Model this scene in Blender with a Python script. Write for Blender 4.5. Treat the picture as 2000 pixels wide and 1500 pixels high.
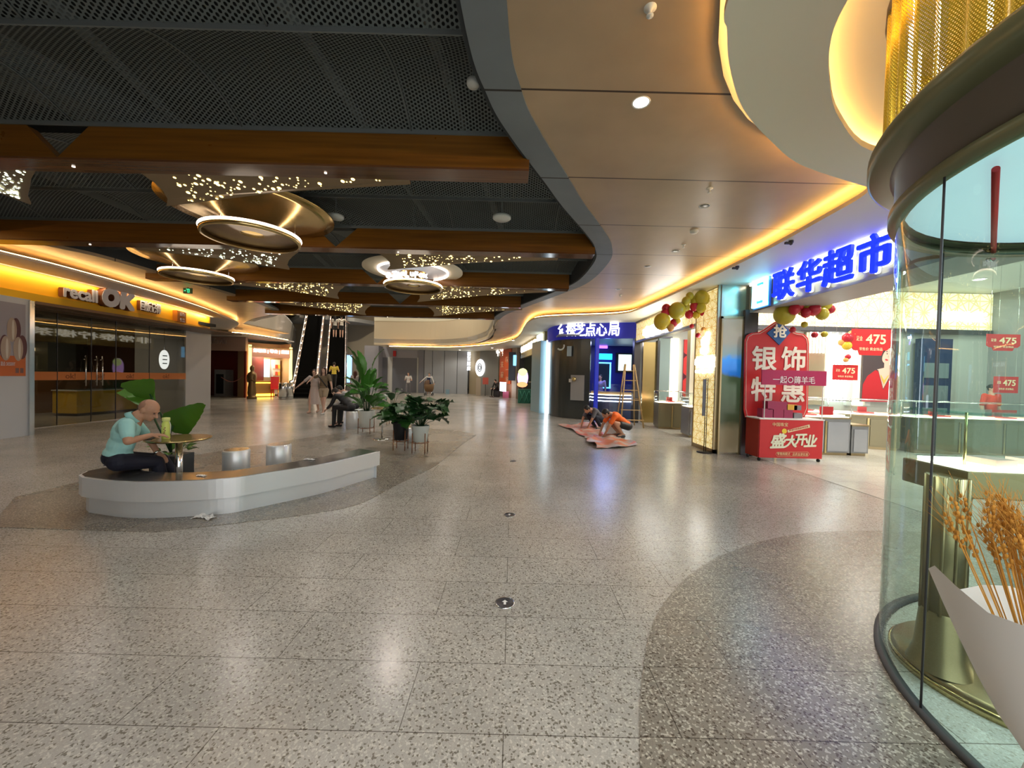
import bpy, bmesh, math, random
from math import sin, cos, pi, radians, sqrt, atan2
from mathutils import Vector, Matrix, geometry
for o in list(bpy.data.objects): bpy.data.objects.remove(o)
S = bpy.context.scene
C = S.collection
random.seed(7)

# ---------------------------------------------------------------- camera, world, exposure
F, H, ROLL, PITCH = 755.0, 1.45, radians(1.43), radians(-1.06)
cam = bpy.data.objects.new('camera', bpy.data.cameras.new('camera')); C.objects.link(cam)
cam.data.sensor_width = 36; cam.data.lens = F/2000*36; cam.data.clip_start = .05; cam.data.clip_end = 200
cam.matrix_world = Matrix.Translation((0, 0, H)) @ Matrix.Rotation(pi/2+PITCH, 4, 'X') @ Matrix.Rotation(ROLL, 4, 'Z')
S.camera = cam
S.view_settings.view_transform = 'Standard'; S.view_settings.look = 'None'
S.view_settings.gamma = 1; S.view_settings.use_curve_mapping = False
S.view_settings.exposure = 0.36
w = bpy.data.worlds.new('world'); S.world = w; w.use_nodes = True
w.node_tree.nodes['Background'].inputs[0].default_value = (.88, .87, .85, 1)
w.node_tree.nodes['Background'].inputs[1].default_value = 1.9
S.cycles.adaptive_threshold = .035; S.cycles.max_bounces = 6; S.cycles.diffuse_bounces = 4; S.cycles.glossy_bounces = 4
S.cycles.transmission_bounces = 6; S.cycles.transparent_max_bounces = 14
S.cycles.caustics_reflective = False; S.cycles.caustics_refractive = False
S.cycles.sample_clamp_indirect = 4; S.cycles.use_denoising = True

# light sources: lamps of the shops and fixtures below, and added fill lamps
def lamp(kind, loc, energy, color, size=.1, rot=(0, 0, 0), spot=None, blend=.6):
    l = bpy.data.lights.new('lamp', kind); l.energy = energy; l.color = color
    if kind == 'AREA': l.size = size
    else: l.shadow_soft_size = size
    if spot: l.spot_size = radians(spot); l.spot_blend = blend
    o = bpy.data.objects.new('lamp', l); C.objects.link(o); o.location = loc; o.rotation_euler = rot
    o['kind'] = 'structure'
    return o
WARM = (1, .80, .56); NEUT = (1, .93, .84); COOL = (.80, .90, 1)

# ---------------------------------------------------------------- measuring helpers (pixel of the 2000x1500 frame -> point in the place)
def ray(px, py):
    x = (px-1000)/F; y = -(py-750)/F
    c, s = cos(ROLL), sin(ROLL); x, y = x*c-y*s, x*s+y*c
    c, s = cos(PITCH), sin(PITCH)
    return Vector((x, c-y*s, s+y*c))
def atz(px, py, z=0):
    d = ray(px, py); t = (z-H)/d.z; return Vector((d.x*t, d.y*t, z))
def aty(px, py, Y):
    d = ray(px, py); t = Y/d.y; return Vector((d.x*t, Y, H+d.z*t))
def onl(px, py, p0, p1):          # on the vertical plane through p0, p1
    d = ray(px, py); e = Vector((p1[0]-p0[0], p1[1]-p0[1])); n = Vector((-e.y, e.x))
    t = (n.x*p0[0]+n.y*p0[1])/(n.x*d.x+n.y*d.y); return Vector((d.x*t, d.y*t, H+d.z*t))

# ---------------------------------------------------------------- materials
MATS = {}
def mat(name, col, rough=.5, metal=0, em=0, emc=None, spec=.5, alpha=1, trans=0, ior=1.45, coat=0, bump=None):
    if name in MATS: return MATS[name]
    m = bpy.data.materials.new(name); m.use_nodes = True; MATS[name] = m
    b = m.node_tree.nodes['Principled BSDF']
    b.inputs['Base Color'].default_value = (*col, 1); b.inputs['Roughness'].default_value = rough
    b.inputs['Metallic'].default_value = metal; b.inputs['Specular IOR Level'].default_value = spec
    b.inputs['IOR'].default_value = ior; b.inputs['Alpha'].default_value = alpha
    b.inputs['Transmission Weight'].default_value = trans; b.inputs['Coat Weight'].default_value = coat
    if em: b.inputs['Emission Color'].default_value = (*(emc or col), 1); b.inputs['Emission Strength'].default_value = em
    nt = m.node_tree
    # every surface gets a faint procedural unevenness of gloss and colour
    tc = nt.nodes.new('ShaderNodeTexCoord'); nz = nt.nodes.new('ShaderNodeTexNoise')
    nz.inputs['Scale'].default_value = bump[0] if bump else 9; nt.links.new(tc.outputs['Object'], nz.inputs['Vector'])
    mr = nt.nodes.new('ShaderNodeMapRange'); mr.inputs[3].default_value = max(0, rough-.05); mr.inputs[4].default_value = min(1, rough+.05)
    nt.links.new(nz.outputs[0], mr.inputs[0]); nt.links.new(mr.outputs[0], b.inputs['Roughness'])
    if bump:
        bp = nt.nodes.new('ShaderNodeBump'); bp.inputs['Strength'].default_value = bump[1]; bp.inputs['Distance'].default_value = .01
        nt.links.new(nz.outputs[0], bp.inputs['Height']); nt.links.new(bp.outputs[0], b.inputs['Normal'])
    return m
def N(m, t, **k):
    n = m.node_tree.nodes.new(t)
    for a, v in k.items(): setattr(n, a, v)
    return n
def lk(m, a, b): m.node_tree.links.new(a, b)
def ramp(m, stops, interp='LINEAR'):
    r = N(m, 'ShaderNodeValToRGB'); r.color_ramp.interpolation = interp
    while len(r.color_ramp.elements) < len(stops): r.color_ramp.elements.new(.5)
    for e, (p, c) in zip(r.color_ramp.elements, stops): e.position = p; e.color = (*c, 1)
    return r
def mix(m, fac, a, b, mode='MIX'):
    x = N(m, 'ShaderNodeMix', data_type='RGBA', blend_type=mode)
    for i, v in ((0, fac), (6, a), (7, b)):
        if hasattr(v, 'links') or hasattr(v, 'is_output'): lk(m, v, x.inputs[i])
        elif i == 0: x.inputs[0].default_value = v
        else: x.inputs[i].default_value = (*v, 1)
    return x.outputs[2]
def pos(m): return N(m, 'ShaderNodeNewGeometry').outputs['Position']

def terrazzo(name, base, chip_l, chip_d, rough, sc=1.0):
    m = mat(name, base, rough); b = m.node_tree.nodes['Principled BSDF']; P = pos(m)
    v = N(m, 'ShaderNodeTexVoronoi', feature='F1'); v.inputs['Scale'].default_value = 120*sc; lk(m, P, v.inputs['Vector'])
    bw = N(m, 'ShaderNodeSeparateColor'); lk(m, v.outputs['Color'], bw.inputs[0])
    r1 = ramp(m, [(0, chip_d), (.12, chip_d), (.121, base), (.82, base), (.821, chip_l), (1, chip_l)], 'CONSTANT'); lk(m, bw.outputs[0], r1.inputs[0])
    near = N(m, 'ShaderNodeMath', operation='LESS_THAN'); near.inputs[1].default_value = 1.9; lk(m, v.outputs['Distance'], near.inputs[0])
    c = mix(m, near.outputs[0], base, r1.outputs[0])
    v2 = N(m, 'ShaderNodeTexVoronoi', feature='F1'); v2.inputs['Scale'].default_value = 260*sc; lk(m, P, v2.inputs['Vector'])
    bw2 = N(m, 'ShaderNodeSeparateColor'); lk(m, v2.outputs['Color'], bw2.inputs[0])
    r2 = ramp(m, [(0, (.75, .75, .75)), (.5, (1, 1, 1)), (1, (1.25, 1.25, 1.22))]); lk(m, bw2.outputs[1], r2.inputs[0])
    c = mix(m, .4, c, r2.outputs[0], 'MULTIPLY')
    nz = N(m, 'ShaderNodeTexNoise'); nz.inputs['Scale'].default_value = .9; nz.inputs['Detail'].default_value = 5; lk(m, P, nz.inputs['Vector'])
    r3 = ramp(m, [(.3, (.80, .80, .80)), (.7, (1.08, 1.07, 1.05))]); lk(m, nz.outputs[0], r3.inputs[0])
    c = mix(m, 1, c, r3.outputs[0], 'MULTIPLY')
    br = N(m, 'ShaderNodeTexBrick'); br.offset = .37; br.inputs['Scale'].default_value = 1
    br.inputs['Brick Width'].default_value = 1.15; br.inputs['Row Height'].default_value = .385; br.inputs['Mortar Size'].default_value = .0022
    br.inputs['Mortar Smooth'].default_value = .3
    br.inputs['Color1'].default_value = (1, 1, 1, 1); br.inputs['Color2'].default_value = (.93, .93, .93, 1); br.inputs['Mortar'].default_value = (.28, .26, .24, 1)
    lk(m, P, br.inputs['Vector'])
    c = mix(m, 1, c, br.outputs['Color'], 'MULTIPLY')
    lk(m, c, b.inputs['Base Color'])
    rr = N(m, 'ShaderNodeMapRange'); rr.inputs[3].default_value = rough-.05; rr.inputs[4].default_value = rough+.08; lk(m, nz.outputs[0], rr.inputs[0]); lk(m, rr.outputs[0], b.inputs['Roughness'])
    b.inputs['Specular IOR Level'].default_value = .6
    return m
M_floor = terrazzo('terrazzo_pale', (.44, .42, .385), (.58, .56, .51), (.20, .18, .15), .22)
M_dark = terrazzo('terrazzo_taupe', (.25, .225, .19), (.50, .47, .40), (.11, .09, .07), .26)
M_shopfl = terrazzo('terrazzo_shop', (.62, .60, .54), (.7, .7, .65), (.5, .47, .4), .2)

def panelled(name, base, rough, metal=0, y0=2.85, dy=1.22, seam=(.10, .07, .05)):
    m = mat(name, base, rough, metal); b = m.node_tree.nodes['Principled BSDF']; P = pos(m)
    s = N(m, 'ShaderNodeSeparateXYZ'); lk(m, P, s.inputs[0])
    a = N(m, 'ShaderNodeMath', operation='SUBTRACT'); lk(m, s.outputs[1], a.inputs[0]); a.inputs[1].default_value = y0-50*dy
    d = N(m, 'ShaderNodeMath', operation='DIVIDE'); lk(m, a.outputs[0], d.inputs[0]); d.inputs[1].default_value = dy
    f = N(m, 'ShaderNodeMath', operation='FRACT'); lk(m, d.outputs[0], f.inputs[0])
    r = ramp(m, [(0, seam), (.013, seam), (.0145, (1, 1, 1))], 'CONSTANT'); lk(m, f.outputs[0], r.inputs[0])
    nz = N(m, 'ShaderNodeTexNoise'); nz.inputs['Scale'].default_value = 1.1; nz.inputs['Detail'].default_value = 6; lk(m, P, nz.inputs['Vector'])
    r3 = ramp(m, [(.3, tuple(c*.85 for c in base)), (.7, tuple(min(1, c*1.12) for c in base))]); lk(m, nz.outputs[0], r3.inputs[0])
    lk(m, mix(m, 1, r3.outputs[0], r.outputs[0], 'MULTIPLY'), b.inputs['Base Color'])
    return m
M_ceil = panelled('ceiling_tan', (.42, .315, .20), .33)
M_strip = panelled('ceiling_grey_edge', (.17, .20, .22), .5)
M_cream = mat('cream_plaster', (.80, .76, .60), .55)
M_soff = mat('soffit_plaster', (.55, .53, .52), .5)
M_fasc = mat('upper_fascia', (.62, .53, .38), .35)
M_slab = mat('slab_dark', (.035, .04, .042), .9)
M_wallg = mat('wall_grey', (.34, .34, .35), .6)
M_wallw = mat('wall_white', (.72, .72, .70), .6)
M_duct = mat('duct_grey', (.16, .18, .18), .6, .3)
M_green = mat('leaf_green', (.045, .17, .02), .4)
M_green2 = mat('leaf_deep', (.02, .075, .022), .35)
M_black = mat('black', (.012, .012, .014), .5)
M_dgrey = mat('dark_grey', (.06, .06, .065), .5)
M_gunm = mat('gunmetal', (.10, .10, .11), .35, .7)
M_chrome = mat('chrome', (.75, .76, .77), .16, 1)
M_brush = mat('brushed_aluminium', (.60, .62, .63), .42, .75, bump=(14, .08))
M_brass = mat('brass', (.62, .48, .22), .22, 1)
M_brassd = mat('bronze_satin', (.40, .31, .17), .33, .85)
M_gold = mat('gold_flare', (.56, .40, .16), .22, .95)
M_white = mat('white_matte', (.80, .80, .78), .5)
M_offw = mat('pot_white', (.66, .70, .66), .35)
M_red = mat('sign_red', (.60, .025, .03), .45)
M_maroon = mat('maroon', (.16, .018, .01), .5)
M_orange = mat('orange', (.85, .20, .03), .5)
M_yellow = mat('fascia_yellow', (.92, .45, .01), .42)
M_yel2 = mat('counter_yellow', (.80, .52, .02), .45)
M_paper = mat('paper', (.82, .82, .80), .7)
M_kraft = mat('stand_brown', (.25, .10, .04), .4)
M_ltwood = mat('ladder_wood', (.48, .32, .14), .6)

def wood(name, a, b_, rough):
    m = mat(name, a, rough); b = m.node_tree.nodes['Principled BSDF']
    mp = N(m, 'ShaderNodeMapping'); mp.inputs['Scale'].default_value = (.35, 9, 9); lk(m, pos(m), mp.inputs['Vector'])
    nz = N(m, 'ShaderNodeTexNoise'); nz.inputs['Scale'].default_value = 3; nz.inputs['Detail'].default_value = 8; lk(m, mp.outputs[0], nz.inputs['Vector'])
    r = ramp(m, [(.3, a), (.7, b_)]); lk(m, nz.outputs[0], r.inputs[0]); lk(m, r.outputs[0], b.inputs['Base Color'])
    return m
M_wood = wood('beam_wood', (.13, .050, .006), (.21, .085, .010), .3)
M_woodd = wood('beam_underside', (.10, .042, .018), (.16, .07, .028), .12)

def mesh_screen():
    m = mat('perforated_mesh', (.13, .155, .155), .55, .2); b = m.node_tree.nodes['Principled BSDF']
    s = N(m, 'ShaderNodeSeparateXYZ'); lk(m, pos(m), s.inputs[0])
    k = 2*pi/.03; tot = None
    for ax, ay in ((1, 0), (.5, .8660254), (.5, -.8660254)):
        a = N(m, 'ShaderNodeMath', operation='MULTIPLY'); lk(m, s.outputs[0], a.inputs[0]); a.inputs[1].default_value = ax*k
        c = N(m, 'ShaderNodeMath', operation='MULTIPLY_ADD'); lk(m, s.outputs[1], c.inputs[0]); c.inputs[1].default_value = ay*k; lk(m, a.outputs[0], c.inputs[2])
        d = N(m, 'ShaderNodeMath', operation='COSINE'); lk(m, c.outputs[0], d.inputs[0])
        if tot is None: tot = d.outputs[0]
        else:
            e = N(m, 'ShaderNodeMath', operation='ADD'); lk(m, tot, e.inputs[0]); lk(m, d.outputs[0], e.inputs[1]); tot = e.outputs[0]
    g = N(m, 'ShaderNodeMath', operation='LESS_THAN'); lk(m, tot, g.inputs[0]); g.inputs[1].default_value = .15
    lk(m, g.outputs[0], b.inputs['Alpha'])
    return m
M_mesh = mesh_screen()

def emit(name, col, st, base=None):
    return mat(name, base or col, .5, 0, st, col)
E_cove = emit('led_cove', (1, .55, .17), 26)
E_ring = emit('led_ring', (1, .78, .62), 9)
E_white = emit('sign_white', (.95, .97, 1), 1.9)
E_hot = emit('sign_white_hot', (.97, .98, 1), 6)
E_warmw = emit('sign_warm_white', (1, .92, .80), 2.2)
E_holes_w = emit('holes_warm', (1, .78, .28), 3.2)
E_holes_c = emit('holes_cool', (.85, 1, .80), 3.2)
E_blue = emit('sign_blue', (.005, .02, 1), 1.7, (.0, .01, .8))
E_cyan = emit('sign_cyan', (.10, .55, 1), 3)
E_navy = emit('fascia_navy_glow', (.01, .015, .30), .35, (.01, .01, .16))
E_tube = emit('light_tube', (1, .97, .92), 9)
E_down = emit('downlight_glow', (1, .93, .82), 30)
E_case = emit('showcase_light', (1, .96, .78), 5)
E_green = emit('exit_green', (.05, .9, .35), 1.5)
E_violet = emit('violet_light', (.35, .12, 1), 2.5)

def glassm(name, tint, dens, rough=.02):   # thin sheet: mostly clear, mirrors at grazing angles
    m = bpy.data.materials.new(name); m.use_nodes = True; nt = m.node_tree; nt.nodes.clear()
    o = nt.nodes.new('ShaderNodeOutputMaterial'); t = nt.nodes.new('ShaderNodeBsdfTransparent'); t.inputs[0].default_value = (*tint, 1)
    g = nt.nodes.new('ShaderNodeBsdfGlossy'); g.inputs['Roughness'].default_value = rough; g.inputs['Color'].default_value = (.9, .95, .95, 1)
    lw = nt.nodes.new('ShaderNodeLayerWeight'); lw.inputs[0].default_value = .5; f = nt.nodes.new('ShaderNodeMath'); f.operation = 'POWER'; f.inputs[1].default_value = 4.5
    nt.links.new(lw.outputs['Facing'], f.inputs[0])
    a = nt.nodes.new('ShaderNodeMath'); a.operation = 'MULTIPLY_ADD'; a.inputs[1].default_value = .75; a.inputs[2].default_value = dens; a.use_clamp = True
    x = nt.nodes.new('ShaderNodeMixShader'); L = nt.links.new
    L(f.outputs[0], a.inputs[0]); L(a.outputs[0], x.inputs[0]); L(t.outputs[0], x.inputs[1]); L(g.outputs[0], x.inputs[2]); L(x.outputs[0], o.inputs[0])
    return m
G_clear = glassm('glass_clear', (.93, .97, .96), .02)
G_green = glassm('glass_green', (.72, .86, .82), .04)
G_dark = glassm('glass_dark', (.60, .60, .57), .045)
G_smoke = glassm('glass_smoke', (.20, .22, .22), .10)

# ---------------------------------------------------------------- mesh building
class MB:
    def __init__(s): s.v = []; s.f = []; s.m = []; s.sm = []
    def add(s, vs, fs, mi=0, smooth=False):
        b = len(s.v); s.v += [tuple(v) for v in vs]
        for f in fs: s.f.append([b+i for i in f]); s.m.append(mi); s.sm.append(smooth)
        return s
    def box(s, c, d, rot=0, mi=0, M=None):
        x, y, z = (k/2 for k in d); R = M if M is not None else Matrix.Rotation(rot, 3, 'Z')
        vs = [Vector(c)+R @ Vector((a*x, b*y, e*z)) for a in (-1, 1) for b in (-1, 1) for e in (-1, 1)]
        return s.add(vs, [(0, 1, 3, 2), (4, 6, 7, 5), (0, 4, 5, 1), (2, 3, 7, 6), (0, 2, 6, 4), (1, 5, 7, 3)], mi)
    def bx(s, x0, x1, y0, y1, z0, z1, mi=0): return s.box(((x0+x1)/2, (y0+y1)/2, (z0+z1)/2), (x1-x0, y1-y0, z1-z0), 0, mi)
    def cyl(s, p0, p1, r0, r1=None, n=16, mi=0, caps=True, smooth=True):
        r1 = r0 if r1 is None else r1; p0 = Vector(p0); p1 = Vector(p1); a = (p1-p0)
        if a.length < 1e-6: return s
        a.normalize()
        u = a.orthogonal().normalized(); v = a.cross(u); vs = []
        for p, r in ((p0, r0), (p1, r1)):
            for i in range(n): t = 2*pi*i/n; vs.append(p+u*(r*cos(t))+v*(r*sin(t)))
        s.add(vs, [(i, (i+1) % n, n+(i+1) % n, n+i) for i in range(n)], mi, smooth)
        if caps: b = len(s.v)-2*n; s.f += [[b+i for i in reversed(range(n))], [b+n+i for i in range(n)]]; s.m += [mi, mi]; s.sm += [False, False]
        return s
    def lathe(s, prof, c=(0, 0, 0), n=32, mi=0, a0=0, a1=2*pi, smooth=True):
        full = abs(a1-a0-2*pi) < 1e-4; k = n if full else n+1; vs = []
        for r, z in prof:
            for i in range(k): t = a0+(a1-a0)*i/n; vs.append((c[0]+r*cos(t), c[1]+r*sin(t), c[2]+z))
        fs = []
        for j in range(len(prof)-1):
            for i in range(n):
                i2 = (i+1) % k; fs.append((j*k+i, j*k+i2, (j+1)*k+i2, (j+1)*k+i))
        return s.add(vs, fs, mi, smooth)
    def ball(s, c, r, n=16, mi=0, M=None):
        r = (r, r, r) if not hasattr(r, '__len__') else r; vs = []; fs = []; m = n//2
        for j in range(m+1):
            for i in range(n):
                a = pi*j/m; t = 2*pi*i/n; p = Vector((r[0]*sin(a)*cos(t), r[1]*sin(a)*sin(t), r[2]*cos(a)))
                if M is not None: p = M @ p
                vs.append(Vector(c)+p)
        for j in range(m):
            for i in range(n): fs.append((j*n+i, (j+1)*n+i, (j+1)*n+(i+1) % n, j*n+(i+1) % n))
        return s.add(vs, fs, mi, True)
    def tube(s, pts, r, n=8, mi=0):
        pts = [Vector(p) for p in pts]; vs = []; u = None
        for k, p in enumerate(pts):
            a = (pts[min(k+1, len(pts)-1)]-pts[max(k-1, 0)]).normalized()
            u = (a.orthogonal() if u is None else u-a*u.dot(a)).normalized(); v = a.cross(u)
            rr = r[k] if hasattr(r, '__len__') else r
            for i in range(n): t = 2*pi*i/n; vs.append(p+u*(rr*cos(t))+v*(rr*sin(t)))
        fs = [(k*n+i, k*n+(i+1) % n, (k+1)*n+(i+1) % n, (k+1)*n+i) for k in range(len(pts)-1) for i in range(n)]
        fs += [tuple(reversed(range(n))), tuple(range((len(pts)-1)*n, len(pts)*n))]
        return s.add(vs, fs, mi, True)
    def prism(s, poly, z0, z1, mi=0, holes=(), mside=None):
        loops = [[Vector((p[0], p[1], 0)) for p in poly]]+[[Vector((p[0], p[1], 0)) for p in h] for h in holes]
        tri = geometry.tessellate_polygon(loops); flat = [p for l in loops for p in l]; n = len(flat)
        vs = [(p.x, p.y, z0) for p in flat]+[(p.x, p.y, z1) for p in flat]
        fs = []
        for t in tri:
            a, b, c = (flat[i] for i in t)
            t = t if (b-a).cross(c-a).z > 0 else (t[0], t[2], t[1])
            fs.append(tuple(reversed(t))); fs.append(tuple(i+n for i in t))
        s.add(vs, fs, mi)
        k = 0
        for l in loops:
            m = len(l); b = len(s.v)-2*n
            for i in range(m): s.f.append([b+k+i, b+k+(i+1) % m, b+n+k+(i+1) % m, b+n+k+i]); s.m.append(mi if mside is None else mside); s.sm.append(False)
            k += m
        return s
    def wall(s, pts, z0, z1, th=.1, mi=0, side=1):     # upright band following a path, thickness to its left(+)/right(-)
        pts = [Vector((p[0], p[1])) for p in pts]; off = []
        for k, p in enumerate(pts):
            a = (pts[min(k+1, len(pts)-1)]-pts[max(k-1, 0)]).normalized(); off.append(p+Vector((-a.y, a.x))*th*side)
        z0s = z0 if hasattr(z0, '__len__') else [z0]*len(pts); z1s = z1 if hasattr(z1, '__len__') else [z1]*len(pts); vs = []
        for k, p in enumerate(pts): q = off[k]; vs += [(p.x, p.y, z0s[k]), (p.x, p.y, z1s[k]), (q.x, q.y, z1s[k]), (q.x, q.y, z0s[k])]
        fs = []
        for k in range(len(pts)-1):
            a = 4*k
            for i in range(4): fs.append((a+i, a+(i+1) % 4, a+4+(i+1) % 4, a+4+i))
        fs += [(0, 1, 2, 3), tuple(4*(len(pts)-1)+i for i in (3, 2, 1, 0))]
        return s.add(vs, fs, mi)
    def flat(s, pts3, mi=0): return s.add(pts3, [tuple(range(len(pts3)))], mi)
    def build(s, name, mats, parent=None, bevel=0, sub=0):
        me = bpy.data.meshes.new(name); me.from_pydata(s.v, [], s.f)
        mats = mats if isinstance(mats, (list, tuple)) else [mats]
        for m in mats: me.materials.append(m)
        me.polygons.foreach_set('material_index', s.m); me.polygons.foreach_set('use_smooth', s.sm); me.update()
        bm = bmesh.new(); bm.from_mesh(me); bmesh.ops.recalc_face_normals(bm, faces=bm.faces); bm.to_mesh(me); bm.free()
        o = bpy.data.objects.new(name, me); C.objects.link(o)
        if parent: o.parent = parent; o.matrix_parent_inverse = Matrix.Translation(-parent.location) if not parent.parent else Matrix.Identity(4)
        if bevel: b = o.modifiers.new('b', 'BEVEL'); b.width = bevel; b.segments = 2; b.limit_method = 'ANGLE'
        if sub: b = o.modifiers.new('s', 'SUBSURF'); b.levels = sub; b.render_levels = sub
        return o
def tag(o, label=None, cat=None, group=None, kind=None):
    if label: o['label'] = label
    if cat: o['category'] = cat
    if group: o['group'] = group
    if kind: o['kind'] = kind
    return o
def thing(name, label, cat, loc=(0, 0, 0), group=None):
    o = bpy.data.objects.new(name, None); C.objects.link(o); o.location = loc; o.empty_display_size = .1
    return tag(o, label, cat, group)
def struct(o, label=None): o['kind'] = 'structure'; \
    (label and o.__setitem__('label', label)); return o
# children are authored in place coordinates; parent empties only translate
def smooth_path(pts, k=6):
    pts = [Vector(p) for p in pts]; out = []
    for i in range(len(pts)-1):
        p0 = pts[max(i-1, 0)]; p1 = pts[i]; p2 = pts[i+1]; p3 = pts[min(i+2, len(pts)-1)]
        for j in range(k):
            t = j/k; out.append(.5*((2*p1)+(p2-p0)*t+(2*p0-5*p1+4*p2-p3)*t*t+(3*p1-p0-3*p2+p3)*t**3))
    return out+[pts[-1]]
def offset(pts, d):
    pts = [Vector((p[0], p[1])) for p in pts]; out = []
    for k, p in enumerate(pts):
        a = (pts[min(k+1, len(pts)-1)]-pts[max(k-1, 0)]).normalized(); out.append(p+Vector((-a.y, a.x))*d)
    return out
def text(s, p, right, size, m, parent, depth=.01, name='lettering', bold=.0, width=None, shear=0, align='CENTER', up=(0, 0, 1), spacing=1):
    cu = bpy.data.curves.new('t', 'FONT'); cu.body = s; cu.size = size; cu.extrude = depth/2
    cu.align_x = align; cu.align_y = 'CENTER'; cu.shear = shear; cu.resolution_u = 3; cu.space_character = spacing
    t = bpy.data.objects.new('t', cu); C.objects.link(t); bpy.context.view_layer.update()
    me = bpy.data.meshes.new_from_object(t.evaluated_get(bpy.context.evaluated_depsgraph_get()))
    bpy.data.objects.remove(t)
    r = Vector((*right[:2], right[2] if len(right) > 2 else 0)).normalized(); u = Vector(up).normalized(); n = r.cross(u)
    k = 1; V = [v.co.copy() for v in me.vertices]; Fc = [list(q.vertices) for q in me.polygons]
    xs = [v.x for v in V] or [0, 1]
    if width: k = width/(max(xs)-min(xs))
    ys = [v.y for v in V] or [0]; cy = (max(ys)+min(ys))/2; cx = (max(xs)+min(xs))/2 if align == 'CENTER' else 0
    mb = MB(); b = bold*size
    for i, (dx, dy) in enumerate([(0, 0), (b, 0), (-b, 0), (0, b), (0, -b), (b*.7, b*.7), (-b*.7, b*.7), (b*.7, -b*.7), (-b*.7, -b*.7)] if b else [(0, 0)]):
        mb.add([Vector(p)+r*((v.x-cx)*k+dx)+u*(v.y-cy+dy)+n*(v.z*(1-.02*i)) for v in V], Fc)
    return mb.build(name, m, parent)
# ================================================================ STRUCTURE
ZC, ZS = 3.55, 3.40      # tan ceiling / lower soffit undersides
# floor with taupe inlays
struct(MB().bx(-24, 14, -4, 44, -.2, 0).build('floor', M_floor), 'pale terrazzo mall floor in long tiles')
def inlay(poly): struct(MB().prism(poly, -.02, .005).build('floor_inlay', M_dark), 'taupe terrazzo inlay with a curved edge')
dk = smooth_path([atz(x, y).xy for x, y in [(1250, 1700), (1250, 1500), (1252, 1350), (1275, 1220), (1330, 1140), (1400, 1090), (1500, 1055), (1600, 1040), (1740, 1038)]]+[(4.6, 3.8)])
inlay(list(dk)+[(4.6, -3), (.45, -3)])
dl = smooth_path([atz(x, y).xy for x, y in [(930, 850), (900, 870), (850, 910), (780, 945), (700, 985), (600, 1005), (480, 1020), (300, 1040)]])
inlay(list(dl)+[(-4.6, 3.4), (-5.4, 4.2), (-5.3, 6.5), (-4.2, 9), (-2.4, 10.5), (-1.2, 10)])
struct(MB().bx(4.78, 13, 1, 8.75, 0, .004).build('floor_shop', M_shopfl), 'bright shop floor of the jewellery store')
struct(MB().bx(4.35, 13, 8.75, 14.2, 0, .004).build('floor_shop', M_shopfl))

# tan ceiling, right
CX, CY, CR = 3.2, 1.25, 1.42
OUTR = [(-9, 36), (13, 36), (13, 14.2), (4.4, 14.2), (4.4, 8.75), (4.85, 8.75), (4.85, -3)]
rin = smooth_path([(-.15, -3), (-.12, 0)]+[atz(x, y, ZC).xy for x, y in [(990, 0), (1018, 172), (1052, 250), (1110, 345), (1140, 395), (1180, 450), (1195, 480), (1190, 510), (1150, 550), (1100, 572), (1030, 598), (985, 616)]]+[(-.75, 16), (-.95, 19), (-1.3, 22), (-2.6, 25.6), (-5, 27.8), (-9, 28.6)], 8)
hole = [(CX+2.15*cos(a), CY+2.15*sin(a)) for a in [2*pi*i/40 for i in range(40)]]
struct(MB().prism(list(rin)+OUTR, ZC, ZC+.06).build('ceiling', M_ceil), 'tan panelled ceiling over the right walkway')
# grey edge strip, a hand below the tan panels, and the fascia up to the void
g0 = [p for p in rin if p[1] < 14.3]
gi = offset(g0, .26)
poly = list(g0)+list(reversed(gi))
struct(MB().prism(poly, ZC-.012, ZC+.04).build('trim_1', M_strip), 'grey band along the edge of the tan ceiling')
struct(MB().wall(gi, ZC+.0, 4.9, .03).build('trim_2', M_slab))
# lower soffit, right
lip = smooth_path([(3.32, 3.79), (3.47, 3.86), (3.57, 4.05), (3.62, 4.65), (3.68, 5.67), (3.66, 7.02), (3.58, 9.05), (3.42, 11.0), (3.22, 11.5), (2.74, 11.85), (1.56, 12.3), (.85, 12.75), (.55, 13.6), (.42, 15.3), (.3, 18.1), (-.06, 20.8), (-1.4, 24.2), (-4.1, 27.2), (-6.5, 27.9), (-9, 28.1)], 6)
bo = smooth_path([(.85, -3), (.82, .2), (.88, 1.2)]+[atz(x, y, ZS).xy for x, y in [(1422, 0), (1420, 60), (1425, 130), (1450, 210), (1500, 270), (1560, 320), (1650, 352)]], 6)
outer = list(bo)+list(lip)+OUTR
def disc(r, n=48, cx=CX, cy=CY): return [(cx+r*cos(2*pi*i/n), cy+r*sin(2*pi*i/n)) for i in range(n)]
bih = smooth_path([(1.62, .3), (1.55, 1.1), (1.56, 1.6), (1.65, 1.99), (1.76, 2.23), (2.0, 2.53), (2.34, 2.86), (2.92, 3.24), (3.6, 3.3), (4.2, 2.9), (4.6, 2.2), (4.7, 1.2), (4.5, .1), (3.9, -.7), (2.6, -.8), (1.95, -.3), (1.62, .3)], 5)[:-1]
sof = MB().prism(outer, ZS, ZS+.05, holes=[bih]); struct(sof.build('ceiling_soffit', M_cream), 'cream dropped soffit that runs along the right shopfronts')
struct(MB().prism(disc(2.3), ZC-.03, ZC-.005, holes=[disc(1.5)]).build('ceiling_recess', M_cream))
def led(pts, z, name='cove_light', em=None, r=.011):
    return MB().tube([(p[0], p[1], z) for p in pts], r, 6).build(name, em or E_cove)
s = led(offset(list(bo)+list(lip), -.07), ZS+.068); tag(s, 'warm glowing cove strip along the right soffit edge', 'light strip')
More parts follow.
